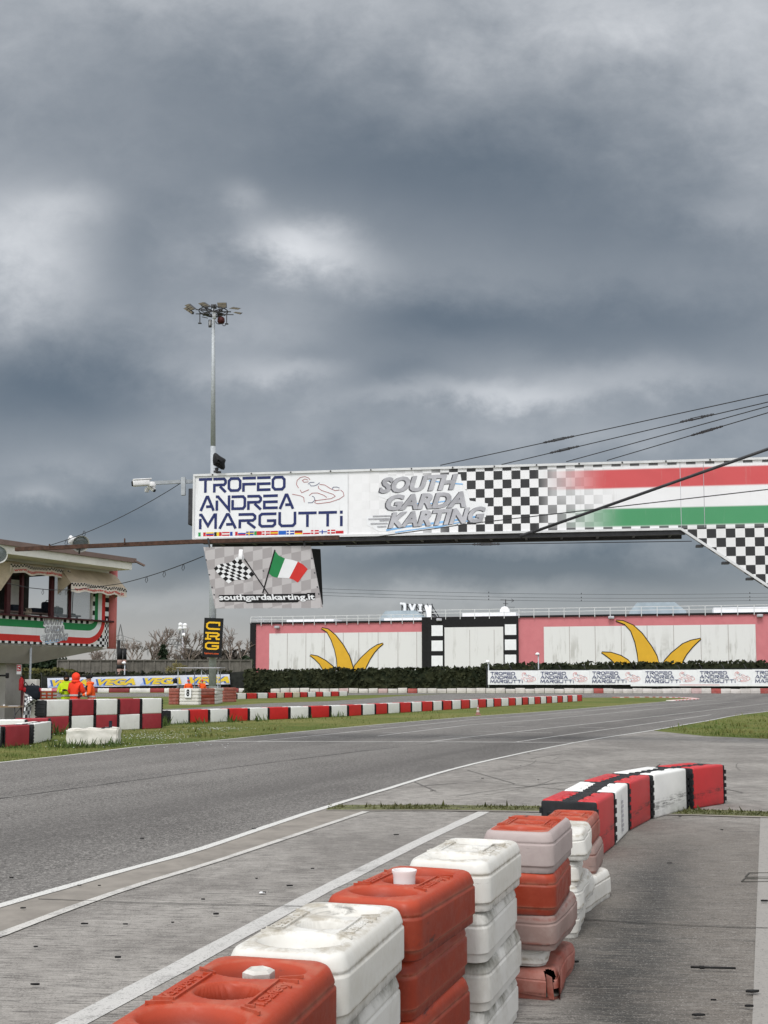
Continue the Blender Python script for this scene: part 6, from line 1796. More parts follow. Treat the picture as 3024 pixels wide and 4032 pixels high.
# tricolour upright beside the window
w = MB(); v0, v1 = zs_ + .02, ztop - .22; tb(w, uA - .02, uF, zs_, ztop, -.12, -.002); tpart(w, 'window_jamb', M['tower_white'])
for (a, b_, m_, nm) in ((uB, uC, 'green_print', 'green_stripe'), (uC, uD, 'white_sheet', 'white_stripe'), (uD, uE, 'red_print', 'red_stripe')):
    w = MB(); w.rect(TP, a, v0, b_, v1, .004); tpart(w, nm, M[m_])
w = MB(); n_ = 9
for i in range(n_):
    va, vb_ = v0 + (v1 - v0) * i / n_, v0 + (v1 - v0) * (i + 1) / n_
    w.rect(TP, uA, va, uB, vb_, .004, i % 2); w.rect(TP, uE, va, uF, vb_, .004, (i + 1) % 2)
    if i == n_ - 1:
        for j in range(4): w.rect(TP, uB + (uE - uB) * j / 4, va, uB + (uE - uB) * (j + 1) / 4, vb_, .008, (i + j + 1) % 2)
tpart(w, 'window_chequers', [M['white_sheet'], M['black']])
u0, v0 = TP.uv(162, 2530); u1, v1 = TP.uv(268, 2445)
for o in garda_logo(TP, u0, PV(.10), (u1 - u0), PV(1.0) - PV(.10), .012): attach(o, tower)
# awnings: rumpled canvas with a scalloped, chequered valance
def awning(x0, x1, drop, outw, label, sagk, seed):
    r = random.Random(seed); u0, u1 = TU(x0), TU(x1); e = tag(empty('awning', tuple(TP.p(u0, ztop, 0))), label, 'awning', 'awnings of the control tower'); n = 24; rows = 6; vs = []
    f = lambda s: .9 * mnoise.noise(V((s * 3.2, seed, 7)))
    for i in range(n + 1):
        s = i / n
        for j in range(rows + 1):
            t = j / rows; vs.append(TP.p(u0 + (u1 - u0) * s, ztop + .02 - drop * t - sagk * .25 * t * (1 + f(s)) - .06 * mnoise.noise(V((s * 7, seed, 3))) * t, .02 + outw * t + .04 * sin(s * 13 + t * 5)))
    c = MB(); c.add(vs, [(i * (rows + 1) + j, (i + 1) * (rows + 1) + j, (i + 1) * (rows + 1) + j + 1, i * (rows + 1) + j + 1) for i in range(n) for j in range(rows)], 0, True)
    for s in (0, n): c.poly([vs[s * (rows + 1)], vs[s * (rows + 1) + rows], TP.p(u0 + (u1 - u0) * s / n, ztop - drop - .45, .05)])
    attach(c.build('canopy', M['canvas']), e)
    c = MB(); k = MB(); hv = .30
    pt = lambda s, q: TP.p(u0 + (u1 - u0) * s, ztop + .02 - drop - sagk * .25 * (1 + f(s)) - .06 * mnoise.noise(V((s * 7, seed, 3))) - q * hv * (1 + .35 * mnoise.noise(V((s * 5, seed, 0)))), .02 + outw + .04 * sin(s * 13 + 5) + .012 * sin(s * 40))
    for i in range(n): c.poly([pt(i / n, 0), pt(i / n, 1), pt((i + 1) / n, 1), pt((i + 1) / n, 0)])
    m_ = 44
    for i in range(m_):
        for j in range(2):
            if (i + j) % 2 == 0: k.poly([pt(i / m_, .04 + j * .16) + TN * .012, pt(i / m_, .20 + j * .16) + TN * .012, pt((i + 1) / m_, .20 + j * .16) + TN * .012, pt((i + 1) / m_, .04 + j * .16) + TN * .012])
    attach(c.build('valance', M['canvas_white']), e); attach(k.build('valance_chequers', M['black']), e)
    tx = MB(); vs, fs = text2d('www.southgardakarting.it', 0, .02); tx.add([pt(.05 + x * .9, .90 - y * .42) + TN * .014 for x, y in vs], fs); attach(tx.build('valance_lettering', M['red_print']), e)
    return e
awning(60, 760, .04, .22, 'stained awning hanging limp over the nearer tower window', .2, 2)
awning(660, 1310, .50, .70, 'stained awning propped out over the farther tower window', .3, 5)
w = MB(); vs = [TP.p(TU(-60), ztop, .05), TP.p(TU(75), ztop - .05, .2), TP.p(TU(90), ztop - .35, .25), TP.p(TU(-20), ztop - 1.0, .1), TP.p(TU(-80), ztop - .9, .05)]
w.poly(vs); w.poly([v + TN * -.02 for v in reversed(vs)]); tag(w.build('awning', M['canvas']), 'torn corner of a grey-brown awning at the frame edge of the tower', 'awning', None)
# desk and things on it
e = tag(empty('desk', tuple(TP.p(TU(500), zs_, -.6))), 'long dark desk inside the tower window', 'desk'); w = MB(); tb(w, UL, TU(1060), zs_ + .13, zs_ + .18, -1.1, -.45); attach(w.build('desk_top', M['fascia']), e)
for x in (30, 250, 620, 820, 1040): w = MB(); tb(w, TU(x) - .03, TU(x) + .03, zs_ - .5, zs_ + .13, -.6, -.54); attach(w.build('leg', M['dark_steel']), e)
M['bag'] = mat('dark_bag', (.012, .016, .025), .8, .3, 8); M['teal'] = mat('teal_bag', (.01, .06, .09), .8, .3, 8)
for x, dx_, s, m_, lab in ((735, .0, (.40, .28, .42), 'bag', 'dark rucksack on the tower desk'), (775, 0, (.14, .2, .34), 'teal', 'teal bag standing on the tower desk'), (850, 0, (.42, .3, .26), 'bag', 'dark holdall at the far end of the tower desk')):
    q = TP.p(TU(x), zs_ + .18 + s[2] / 2, -.75); w = MB(); w.rbox(q, s, min(s) * .4, 3, rot=atan2(td.y, td.x)); w.tube([q + V((-.06, 0, s[2] * .45)), q + V((-.03, 0, s[2] * .62)), q + V((.04, 0, s[2] * .62)), q + V((.07, 0, s[2] * .45))], .015, 6); tag(w.build('bag', M[m_]), lab, 'bag')
for x, s, lab in ((55, (.40, .06, .28), 'dark laptop screen at the near end of the tower desk'), (335, (.34, .3, .22), 'dark console box on the tower desk'), (600, (.5, .3, .16), 'low dark box beside the window post on the tower desk')):
    q = TP.p(TU(x), zs_ + .18 + s[2] / 2, -.7); w = MB(); w.rbox(q, s, .02, 1, rot=atan2(td.y, td.x)); w.box(q + V((0, -.1, -s[2] / 2 + .015)), (s[0], .25, .03), rot=atan2(td.y, td.x)); tag(w.build('device', M['bag']), lab, 'device')
q = TP.p(TU(990), zs_ + .18, -.6); w = MB(); w.tube([q, q + V((.02, 0, .85))], .016, 6); w.lathe([(.0, 0), (.14, 0), (.13, .04), (.03, .07), (0, .07)], 12, M=Matrix.Translation(q)); tag(w.build('antenna', M['black']), 'thin black antenna on a round foot at the end of the tower desk', 'antenna')
q = TP.p(TU(420), zs_ + .18, -.48); w = MB()
for k in range(7): w.tube([q + V((.03 * k, 0, .12)), q + V((.03 * k + .05, -.05, .05)), q + V((.03 * k + .02, -.08, -.15 - .02 * (k % 3)))], .008, 4)
tag(w.build('cable_bundle', M['canvas']), 'tangle of pale cables hanging over the tower desk edge', 'cables')
# light string across the front of the windows
a_, b_ = A(30, 2297, 33), A(470, 2297, 36.5)
wire([A(30, 2297, 33.4), A(110, 2314, 34.2), A(200, 2323, 35), A(290, 2322, 35.6), A(370, 2313, 36.2), A(480, 2297, 37)], .012, 'light string sagging across the tower windows', [A(168, 2322, 34.8), A(236, 2324, 35.3), A(260, 2323, 35.4)])
# dish lamps on the boom and tower
M['lamp_white'] = mat('lamp_enamel', (.62, .62, .60), .4, .08, 5, dirt=.3, dcol=(.3, .3, .28))
def dish(px, py, Y, r_, label, aim):
    c = A(px, py, Y); e = tag(empty('dish_lamp', tuple(c)), label, 'lamp', 'round enamel lamps by the tower'); Mx = V(aim).to_track_quat('Z', 'Y').to_matrix().to_4x4()
    k = MB(); k.lathe([(.02, -r_ * .8), (r_ * .35, -r_ * .78), (r_ * .7, -r_ * .5), (r_ * .95, -r_ * .1), (r_, 0), (r_ * .95, 0), (r_ * .68, -r_ * .45), (.0, -r_ * .7)], 24, M=Mx); k.build('reflector', M['lamp_white'], e, auto=60)
    k = MB(); k.lathe([(0, -.05), (r_ * .9, -.04), (r_ * .9, -.03), (0, -.02)], 24, M=Mx); k.build('glass', M['glass'], e)
    k = MB(); k.tube([(0, 0, 0), (-.05, .05, -r_ * 1.1)], .02, 5); k.build('stem', M['dark_steel'], e)
    return e
dish(318, 2142, 27.9, .23, 'round white dish lamp with a plastic bag, over the brown boom', (.45, -.75, -.45)); dish(-8, 2183, 30, .26, 'round white dish lamp cut off at the frame edge by the tower roof', (.2, -.9, -.35))
w = MB(); rb = random.Random(4); c = A(283, 2128, 28.0)
bm_b = bmesh.new(); bmesh.ops.create_icosphere(bm_b, subdivisions=2, radius=.12)
for v in bm_b.verts: v.co += mnoise.noise_vector(v.co * 9) * .07
w.add([v.co + c for v in bm_b.verts], [[v.index for v in f.verts] for f in bm_b.faces]); bm_b.free()
tag(w.build('plastic_bag', M['cam_white']), 'crumpled pale plastic bag caught on the dish lamp', 'bag')

# ------------------------------------------------------------------ below the tower
M['ext_red'] = mat('extinguisher_red', (.42, .012, .02), .35, .08, 4)
c = A(84, 2695, 36.2); e = tag(empty('fire_extinguisher', tuple(c)), 'red fire extinguisher hung on the tower pillar', 'fire extinguisher')
k = MB(); k.lathe([(0, -.20), (.075, -.20), (.08, -.17), (.08, .14), (.06, .19), (.025, .21), (.025, .25), (0, .25)], 16); k.build('cylinder', M['ext_red'], e); k = MB(); k.box((.02, 0, .27), (.12, .03, .03)); k.tube([(.03, 0, .26), (.10, 0, .22), (.11, -.02, .05), (.10, -.02, -.05)], .013, 6); k.build('valve_and_hose', M['black'], e)
P = Plane(A(65, 2655, 36.3), (1, .25, 0), (0, 0, 1)); e = tag(empty('fire_sign', tuple(P.o)), 'small red fire extinguisher sign on the tower pillar', 'sign'); k = MB(); k.prism([P.p(0, 0), P.p(.14, 0), P.p(.14, .32), P.p(0, .32)], (0, .02, 0)); attach(k.build('plate', M['white_sheet']), e); k = MB(); k.rect(P, .008, .10, .132, .312, .004); attach(k.build('red_field', M['ext_red']), e)
k = MB(); k.rect(P, .035, .13, .06, .21, .008); k.rect(P, .08, .14, .11, .17, .008); k.fpoly(P, [(.03, .25), (.06, .29), (.1, .27), (.1, .24)], .008); attach(k.build('pictogram', M['white_sheet']), e)
k = MB(); c = A(118, 2694, 36.6); k.rbox((c.x, c.y + .2, .8), (.42, .4, 1.6), .03, 2); k.box((c.x + .16, c.y - .005, .8), (.012, .02, 1.4)); tag(k.build('cabinet', M['tower_white']), 'tall off-white cabinet beside the tower pillar', 'cabinet')
k = MB(); a = A(120, 2600, 36.9); k.tube([(a.x, a.y, 0), (a.x, a.y, a.z + .8)], .04, 10); tag(k.build('post', M['steel']), 'thin white post rising behind the off-white cabinet', 'post')
k = MB(); c = A(26, 2660, 35); k.tube([c + V((-.6, 0, .0)), c], .03, 8); k.rbox(c + V((.02, 0, 0)), (.10, .08, .17), .02); tag(k.build('clamp_lamp', M['black']), 'black clamp on a horizontal bar before the tower pillar', 'clamp')
# folding table
e = tag(empty('folding_table', tuple(A(30, 2840, 33.8).xy) + (0,)), 'folding table with thin black legs under the tower', 'table'); zt2_ = A(40, 2785, 33.8).z
k = MB(); a, b_ = A(-60, 2786, 33.8), A(91, 2785, 33.8); k.prism([V((a.x, a.y - .3, zt2_)), V((b_.x, b_.y - .3, zt2_)), V((b_.x, b_.y + .4, zt2_)), V((a.x, a.y + .4, zt2_))], (0, 0, .035)); attach(k.build('table_top', mat('table_wood', (.24, .17, .10), .6, .2, 4)), e)
for sy in (-.25, .35):
    k = MB(); x_ = A(68, 2800, 33.8).x; k.tube([(x_, 33.8 + sy, zt2_), (x_ + .03, 33.8 + sy, 0)], .016, 6); k.tube([(x_, 33.8 + sy, zt2_ - .25), (x_ + .18, 33.8 + sy, zt2_)], .012, 6); attach(k.build('leg', M['dark_steel']), e)
for dx_, lab, s in ((.25, 'pale papers lying on the folding table', (.3, .2, .012)), (.55, 'small white cup on the folding table', (.06, .06, .05))):
    k = MB(); k.rbox((b_.x - dx_, b_.y - .1, zt2_ + .035 + s[2] / 2), s, s[2] * .3, 1); tag(k.build('papers' if dx_ < .4 else 'small_cup', M['white_sheet']), lab, 'papers' if dx_ < .4 else 'cup')
# chequered flag on its stick
FA = lambda x, y: A(x / 2.37, 2600 + y / 2.37, 32.6)
e = tag(empty('racing_flag', tuple(FA(235, 310))), 'black and white chequered flag draped from a stick beside the two-high wall', 'flag')
k = MB(); L_e = [(235, 308), (228, 370), (220, 440), (208, 540)]; R_e = [(378, 388), (330, 385), (290, 430), (278, 545)]
def fl(s, t):
    q = t * 3; i = min(2, int(q)); f_ = q - i; l = [L_e[i][j] + (L_e[i + 1][j] - L_e[i][j]) * f_ for j in (0, 1)]; r_ = [R_e[i][j] + (R_e[i + 1][j] - R_e[i][j]) * f_ for j in (0, 1)]
    p = FA(l[0] + (r_[0] - l[0]) * s, l[1] + (r_[1] - l[1]) * s); p.y += .10 * sin(s * 7 + t * 2) - .05; return p
for i in range(6):
    for j in range(9): k.poly([fl((i + a) / 6, (j + c) / 9) for a, c in ((0, 0), (0, 1), (1, 1), (1, 0))], (i + j) % 2)
attach(k.build('cloth', [M['white_sheet'], M['grey_dark']]), e); k = MB(); k.tube([FA(228, 300), FA(200, 590)], .014, 6); attach(k.build('stick', M['fascia']), e)
# crate with orange gear, red and black bags
M['crate_orange'] = mat('orange_crate', (.45, .07, .03), .6, .2, 6)
c = A(180, 2745, 37.2); k = MB()
for z in (-.18, -.06, .06, .18): k.box(c + V((0, 0, z)), (.62, .45, .05))
for x in (-.28, -.1, .1, .28): k.box(c + V((x, -.22, 0)), (.05, .04, .42))
k.beam(c + V((-.42, -.3, -.26)), c + V((.45, -.3, -.26)), .06)
for x in (-.25, .25): k.beam(c + V((x, -.3, -.26)), (c.x + x, c.y - .3, 0), .05)
tag(k.build('gear_rack', M['crate_orange']), 'low orange rack of gear behind the chequered flag', 'rack')
for px, py, s, m_, lab in ((128, 2728, (.5, .4, .5), 'bag', 'black bag slumped beside the orange rack'), (125, 2716, (.55, .35, .16), 'ext_red', 'dark red bag lying over the black one by the cabinet'), (100, 2752, (.3, .4, .9), 'maroon', 'dark red stacked cases beside the pillar')):
    c = A(px, py, 36.4); k = MB(); k.rbox(c, s, min(s) * .35, 3, rot=.3); k.tube([c + V((-.1, 0, s[2] * .4)), c + V((0, -.05, s[2] * .62)), c + V((.12, 0, s[2] * .4))], .02, 6); tag(k.build('bag', M[m_]), lab, 'bag')

# ------------------------------------------------------------------ foam block with a timing device, cone
M['foam'] = mat('wrapped_foam', (.66, .64, .59), .75, .08, 3, dirt=.6, dcol=(.40, .37, .30), dscale=3, bmp=.3, bscale=14)
c = (G(266, 2934) + G(448, 2938)) / 2; L_b = G(448, 2938).x - G(266, 2934).x
bmx = bmesh.new(); bmesh.ops.create_cube(bmx, size=1); bmesh.ops.scale(bmx, vec=(L_b, .62, .40), verts=bmx.verts); bmesh.ops.bevel(bmx, geom=list(bmx.edges), offset=.035, segments=2, affect='EDGES')
bmesh.ops.subdivide_edges(bmx, edges=[q for q in bmx.edges if q.calc_length() > .2], cuts=14, use_grid_fill=True)
for v in bmx.verts:
    v.co += mnoise.noise_vector(v.co * 4.5) * .035 + mnoise.noise_vector(v.co * 11) * .012
    v.co.x += .10 * (v.co.z) * (-1 if v.co.x < 0 else .3); v.co.z += .2 + .02 * v.co.x; v.co.z = max(v.co.z, 0)
k = MB(); k.add([v.co.copy() for v in bmx.verts], [[v.index for v in f.verts] for f in bmx.faces], 0, True); bmx.free()
fb = k.build('foam_block', M['foam'], auto=45); fb.location = (c.x, c.y + .31, 0); fb.rotation_euler = (0, 0, .10)
tag(fb, 'dirty white wrapped foam block on the grass before the two-high wall', 'foam block')
q = A(425, 2866, c.y + .3); k = MB(); k.rbox(q + V((-.02, 0, -.03)), (.20, .10, .09), .015, 1); k.box(q + V((.06, 0, .07)), (.06, .08, .2)); k.lathe([(0, 0), (.04, 0), (.045, .08), (0, .08)], 10, M=Matrix.Translation(q + V((-.10, -.03, -.03))) @ Matrix.Rotation(pi / 2, 4, 'X')); k.box(q + V((0, 0, -.09)), (.1, .08, .06))
tag(k.build('timing_device', M['bag']), 'small black timing device standing on the white foam block', 'device')
b = G(1882, 2816); k = MB(); e = tag(empty('traffic_cone', tuple(b)), 'faded red traffic cone with pale bands on the grass beside the long row', 'cone')
s_ = A(1882, 2776, b.y).z / .72
M['cone'] = mat('faded_cone', (.30, .15, .13), .7, .2, 4); M['cone_w'] = mat('cone_band', (.55, .48, .45), .7, .2, 4)
k = MB(); k.lathe([(.155 * s_, .03), (.12 * s_, .22 * s_)], 14); k.lathe([(.092 * s_, .36 * s_), (.066 * s_, .50 * s_)], 14); k.lathe([(.055 * s_, .58 * s_), (.03 * s_, .72 * s_), (0, .72 * s_)], 14); k.rbox((0, 0, .02), (.4 * s_, .4 * s_, .04), .01, 1); k.build('body', M['cone'], e)
k = MB(); k.lathe([(.121 * s_, .22 * s_), (.093 * s_, .36 * s_)], 14); k.lathe([(.067 * s_, .50 * s_), (.056 * s_, .58 * s_)], 14); k.build('reflective_band', M['cone_w'], e)

# ------------------------------------------------------------------ marshal post: ribbed plastic stacks, number board, shelter
PG = 'ribbed plastic barriers of the numbered marshal post'
for (x0, x1, y0, y1, c, lay, nm) in ((118, 193, 782, 782, 'oldred', 5, 'end-on'), (194, 335, 784, 785, 'white', 5, 'numbered'), (338, 460, 783, 780, 'orange', 5, 'middle'), (461, 518, 779, 768, 'white', 5, 'angled'), (519, 616, 764, 762, 'oldred', 5, 'rear')):
    a, b = A(600 + x0 / 1.843, 2684, G(0, 2350 + y0 / 1.843).y), A(600 + x1 / 1.843, 2684, G(0, 2350 + y1 / 1.843).y); a.z = b.z = 0
    t = b - a; ln = t.length; rz = atan2(t.y, t.x); t.normalize(); n = V((-t.y, t.x, 0)); m_ = (a + b) / 2 + n * .25
    for i in range(lay):
        cc = 'oldred' if c == 'orange' and i != 2 else c
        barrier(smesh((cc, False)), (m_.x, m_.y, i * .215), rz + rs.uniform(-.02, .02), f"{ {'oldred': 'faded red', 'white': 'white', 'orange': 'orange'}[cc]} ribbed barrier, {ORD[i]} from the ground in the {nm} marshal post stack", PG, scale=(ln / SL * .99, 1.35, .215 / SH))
    if nm == 'numbered':
        P = Plane(a + V((0, 0, 0)), t, (0, 0, 1)); w_ = 50 / 1.843 / F * a.y; u0 = ln * .5 - w_ / 2
        e = tag(empty('number_board', tuple(P.p(u0, .5, .1))), 'white board with a black number eight on the marshal post', 'sign'); k = MB(); k.prism([P.p(u0, .48, .10), P.p(u0 + w_, .48, .10), P.p(u0 + w_, 1.10, .10), P.p(u0, 1.10, .10)], P.n * -.03); attach(k.build('board', M['white_sheet']), e)
        k = MB(); k.text(P, '8', u0 + w_ * .26, .56, u0 + w_ * .74, 1.03, .11, 0, 0, .04); attach(k.build('numeral', M['black']), e)
Y = 77; e = tag(empty('shelter_frame', tuple(A(815, 2684, Y).xy) + (0,)), 'light steel frame shelter with a thin roof over the marshal post', 'shelter'); k = MB(); z_ = A(700, 2631, Y).z
for px, yy_ in ((701, 0), (793, 0), (858, 0), (766, 1.6), (867, 1.6)): x_ = A(px, 2684, Y + yy_).x; k.tube([(x_, Y + yy_, 0), (x_, Y + yy_, z_)], .035, 6)
xa, xb = A(696, 2684, Y).x, A(866, 2684, Y).x
k.beam((xa, Y, 1.15), (xb, Y, 1.15), .04); k.beam((A(793, 2684, Y).x, Y, z_ - .1), (A(820, 2684, Y).x, Y + .8, z_ - .7), .04); attach(k.build('frame', M['steel']), e)
k = MB(); k.prism([V((xa, Y - .2, z_)), V((xb, Y - .2, z_)), V((xb + .1, Y + 1.8, z_ + .03)), V((xa + .1, Y + 1.8, z_ + .03))], (0, 0, .05)); attach(k.build('roof', M['grey_letter']), e)
k = MB(); q = A(690, 2681, Y - .3); k.rbox(q, (.3, .1, .33), .02, 1); k.box(q + V((0, -.055, 0)), (.22, .01, .12)); tag(k.build('signal_panel', M['black']), 'small black signal panel at the corner of the marshal shelter', 'signal')

# ------------------------------------------------------------------ marshals
def skin(name, nodes, edges, m, parent, sub=2):
    """continuous surface grown over a skeleton: nodes are (x, y, z, radius)"""
    me = bpy.data.meshes.new(name); me.from_pydata([n[:3] for n in nodes], edges, []); o = bpy.data.objects.new(name, me); COL.objects.link(o)
    md = o.modifiers.new('s', 'SKIN'); sl = me.skin_vertices[0].data
    for i, n in enumerate(nodes):
        r_ = n[3] if isinstance(n[3], tuple) else (n[3], n[3]); sl[i].radius = r_; sl[i].use_root = (i == 0)
    s = o.modifiers.new('d', 'SUBSURF'); s.levels = sub; s.render_levels = sub
    dg = bpy.context.evaluated_depsgraph_get(); new = bpy.data.meshes.new_from_object(o.evaluated_get(dg)); bpy.data.objects.remove(o); bpy.data.meshes.remove(me)
    for p in new.polygons: p.use_smooth = True
    new.name = name; new.materials.clear(); new.materials.append(m); o = bpy.data.objects.new(name, new); COL.objects.link(o); o.parent = parent
    return o


M['skin'] = mat('skin', (.48, .27, .19), .55, .08, 8); M['hi_orange'] = mat('hi_vis_orange', (.90, .055, .022), .7, .08, 3, bmp=.2, bscale=14); M['hi_orange2'] = mat('hi_vis_bright_orange', (.92, .12, .02), .7, .08, 3, bmp=.2, bscale=14)
M['hi_yellow'] = mat('hi_vis_yellow', (.55, .75, .015), .7, .08, 3, bmp=.2, bscale=14); M['reflect'] = mat('reflective_tape', (.50, .50, .50), .3, .05, 3); M['trousers'] = mat('dark_trousers', (.02, .022, .03), .85, .2, 5); M['knit'] = mat('black_knit', (.010, .010, .011), .95, .2, 20); M['glove'] = mat('black_glove', (.015, .015, .016), .8, .2, 10); M['cap_red'] = mat('orange_cap', (.60, .05, .02), .7, .1)


def marshal(loc, rz, label, jacket, head, arms, lean=0.0, sc=1.0, glove=True):
    """front of the figure is -y; arms: (elbow, wrist) for the two sides"""
    e = tag(empty('person', loc, rz), label, 'person', 'marshals in high-visibility jackets'); e.scale = (sc,) * 3
    ln = lambda z: -lean * max(0, z - .95)
    sh = [(-.19, ln(1.42), 1.42), (.19, ln(1.42), 1.42)]
    nodes = [(0, 0, .95, .13), (0, ln(1.15), 1.15, (.13, .10)), (0, ln(1.36), 1.36, (.16, .11)), (0, ln(1.5), 1.50, .056), (0, ln(1.58) - .015, 1.585, (.066, .075)), (0, ln(1.68), 1.675, (.078, .092)), (0, ln(1.76), 1.745, .055)]
    edges = [(0, 1), (1, 2), (2, 3), (3, 4), (4, 5), (5, 6)]
    for i, s in enumerate((-1, 1)):
        k = len(nodes); el, wr = arms[i]
        nodes += [(*sh[i], .062), (*el, .043), (*wr, .030), (s * .09, 0, .88, .09), (s * .11, -.01, .49, .062), (s * .11, .02, .10, .042), (s * .12, -.13, .045, .038)]
        edges += [(2, k), (k, k + 1), (k + 1, k + 2), (0, k + 3), (k + 3, k + 4), (k + 4, k + 5), (k + 5, k + 6)]
    skin('body', nodes, edges, M['skin'], e)
    jn = [(0, 0, .84, (.195, .155)), (0, ln(1.0), 1.0, (.19, .15)), (0, ln(1.2), 1.2, (.19, .15)), (0, ln(1.38), 1.38, (.19, .145)), (0, ln(1.49), 1.485, .105)]; je = [(0, 1), (1, 2), (2, 3), (3, 4)]
    for i, s in enumerate((-1, 1)):
        k = len(jn); el, wr = arms[i]; m_ = (V(sh[i]) + V(el)) / 2; w_ = V(el).lerp(V(wr), .92)
        jn += [(*sh[i], .098), (*m_, .085), (*el, .078), (*w_, .060)]; je += [(3, k), (k, k + 1), (k + 1, k + 2), (k + 2, k + 3)]
    jk = skin('jacket', jn, je, M[jacket], e)
    bd = MB()
    for z in (.93, 1.08):
        ring = [[(sx * cos(a), sy * sin(a) + ln(z), z + dz) for a in [2 * pi * q / 20 for q in range(20)]] for (sx, sy, dz) in ((.205, .168, -.028), (.205, .168, .028))]
        bd.add(ring[0] + ring[1], [(q, (q + 1) % 20, 20 + (q + 1) % 20, 20 + q) for q in range(20)], 0, True)
    for i in (0, 1):
        el, wr = V(arms[i][0]), V(arms[i][1]); d = (wr - el).normalized(); c = el.lerp(wr, .35); bd.tube([c - d * .025, c + d * .025], .083, 12, cap=False)
    bd.build('reflective_band', M['reflect'], e)
    tn = [(0, 0, .94, (.15, .12)), (0, 0, .86, (.15, .12))]; te = [(0, 1)]
    for s in (-1, 1): k = len(tn); tn += [(s * .095, 0, .80, .10), (s * .11, -.01, .49, .08), (s * .11, .02, .13, .072)]; te += [(1, k), (k, k + 1), (k + 1, k + 2)]
    skin('trousers', tn, te, M['trousers'], e)
    for s in (-1, 1): skin('boot', [(s * .11, .03, .12, .06), (s * .11, .03, .055, .058), (s * .12, -.10, .05, .05), (s * .125, -.17, .042, .04)], [(0, 1), (1, 2), (2, 3)], M['black'], e, 2)
    hc = V((0, ln(1.67), 1.665))
    fc = MB()
    for s in (-1, 1): fc.lathe([(0, -.011), (.010, -.005), (.010, .005), (0, .011)], 8, M=Matrix.Translation(hc + V((s * .03, -.088, -.0))))
    fc.build('eye', M['black'], e) if False else None
    for s in (-1, 1):
        q = MB(); q.lathe([(0, -.009), (.011, -.004), (.011, .004), (0, .009)], 8, M=Matrix.Translation(hc + V((s * .031, -.086, -.005)))); q.build('eye', M['black'], e)
        q = MB(); q.lathe([(0, -.03), (.018, -.015), (.02, .01), (0, .03)], 8, M=Matrix.Translation(hc + V((s * .083, 0, -.01)))); q.build('ear', M['skin'], e)
    q = MB(); q.tube([hc + V((0, -.085, .01)), hc + V((0, -.112, -.035)), hc + V((0, -.090, -.045))], [.008, .015, .012], 8); q.build('nose', M['skin'], e)
    q = MB(); q.tube([hc + V((-.025, -.078, -.068)), hc + V((0, -.086, -.070)), hc + V((.025, -.078, -.068))], .006, 6); q.build('mouth', M['cage'], e)
    def shell(prof, m_, nm, off=V((0, 0, 0)), cut=None):
        b_ = bmesh.new(); bmesh.ops.create_uvsphere(b_, u_segments=20, v_segments=14, radius=1)
        for v in b_.verts: v.co = V((v.co.x * prof[0], v.co.y * prof[1], v.co.z * prof[2])) + mnoise.noise_vector(v.co * 2.5) * prof[3]
        if cut: bmesh.ops.delete(b_, geom=[f for f in b_.faces if cut(f.calc_center_median())], context='FACES')
        b_.verts.index_update(); q = MB(); q.add([v.co + hc + off for v in b_.verts], [[v.index for v in f.verts] for f in b_.faces], 0, True); b_.free(); q.build(nm, m_, e)
    if head == 'hood':
        shell((.135, .14, .165, .016), M[jacket], 'hood', V((0, .015, -.005)), lambda c: c.y < -.085 and -.09 < c.z < .07)
        shell((.15, .14, .08, .014), M[jacket], 'collar', V((0, .02, -.14)))
    elif head == 'balaclava':
        shell((.097, .112, .128, .004), M['knit'], 'balaclava', V((0, -.003, .0)), lambda c: c.y < -.075 and -.03 < c.z < .035)
        shell((.14, .12, .06, .012), M[jacket], 'collar', V((0, .03, -.15)))
    elif head == 'beanie':
        shell((.100, .116, .120, .005), M['knit'], 'beanie', V((0, .004, .03)), lambda c: c.z < -.012)
        shell((.15, .13, .07, .018), M[jacket], 'collar', V((0, .045, -.15)))
    elif head == 'cap':
        shell((.100, .116, .11, .004), M['cap_red'], 'cap', V((0, .004, .025)), lambda c: c.z < -.005)
        q = MB(); q.rbox(hc + V((0, -.15, .025)), (.15, .10, .014), .006, 1); q.build('peak', M['cap_red'], e)
    for i, s in enumerate((-1, 1)):
        el, wr = V(arms[i][0]), V(arms[i][1]); d = (wr - el).normalized(); sd_ = d.cross(V((0, 0, 1)))
        sd_ = sd_.normalized() if sd_.length > .1 else V((1, 0, 0)); up_ = sd_.cross(d).normalized()
        q = MB(); c = wr + d * .045; q.rbox((0, 0, 0), (.080, .095, .032), .014, 2, M=Matrix.Translation(c) @ Matrix((sd_, d, up_)).transposed().to_4x4())
        for f_, (o_, l_) in enumerate(((-.030, .068), (-.010, .078), (.010, .072), (.030, .056))):
            p = c + d * .042 + sd_ * o_; q.tube([p, p + d * l_ * .5 - up_ * .006, p + d * l_ * .85 - up_ * .028, p + d * l_ * .9 - up_ * .05], [.0105, .010, .009, .007], 6)
        p = c - d * .02 + sd_ * (-s * .036); q.tube([p, p + sd_ * (-s * .025) + d * .03 - up_ * .01, p + sd_ * (-s * .02) + d * .065 - up_ * .025], [.012, .011, .008], 6)
        q.build('glove' if glove else 'hand', M['glove'] if glove else M['skin'], e)
    return e


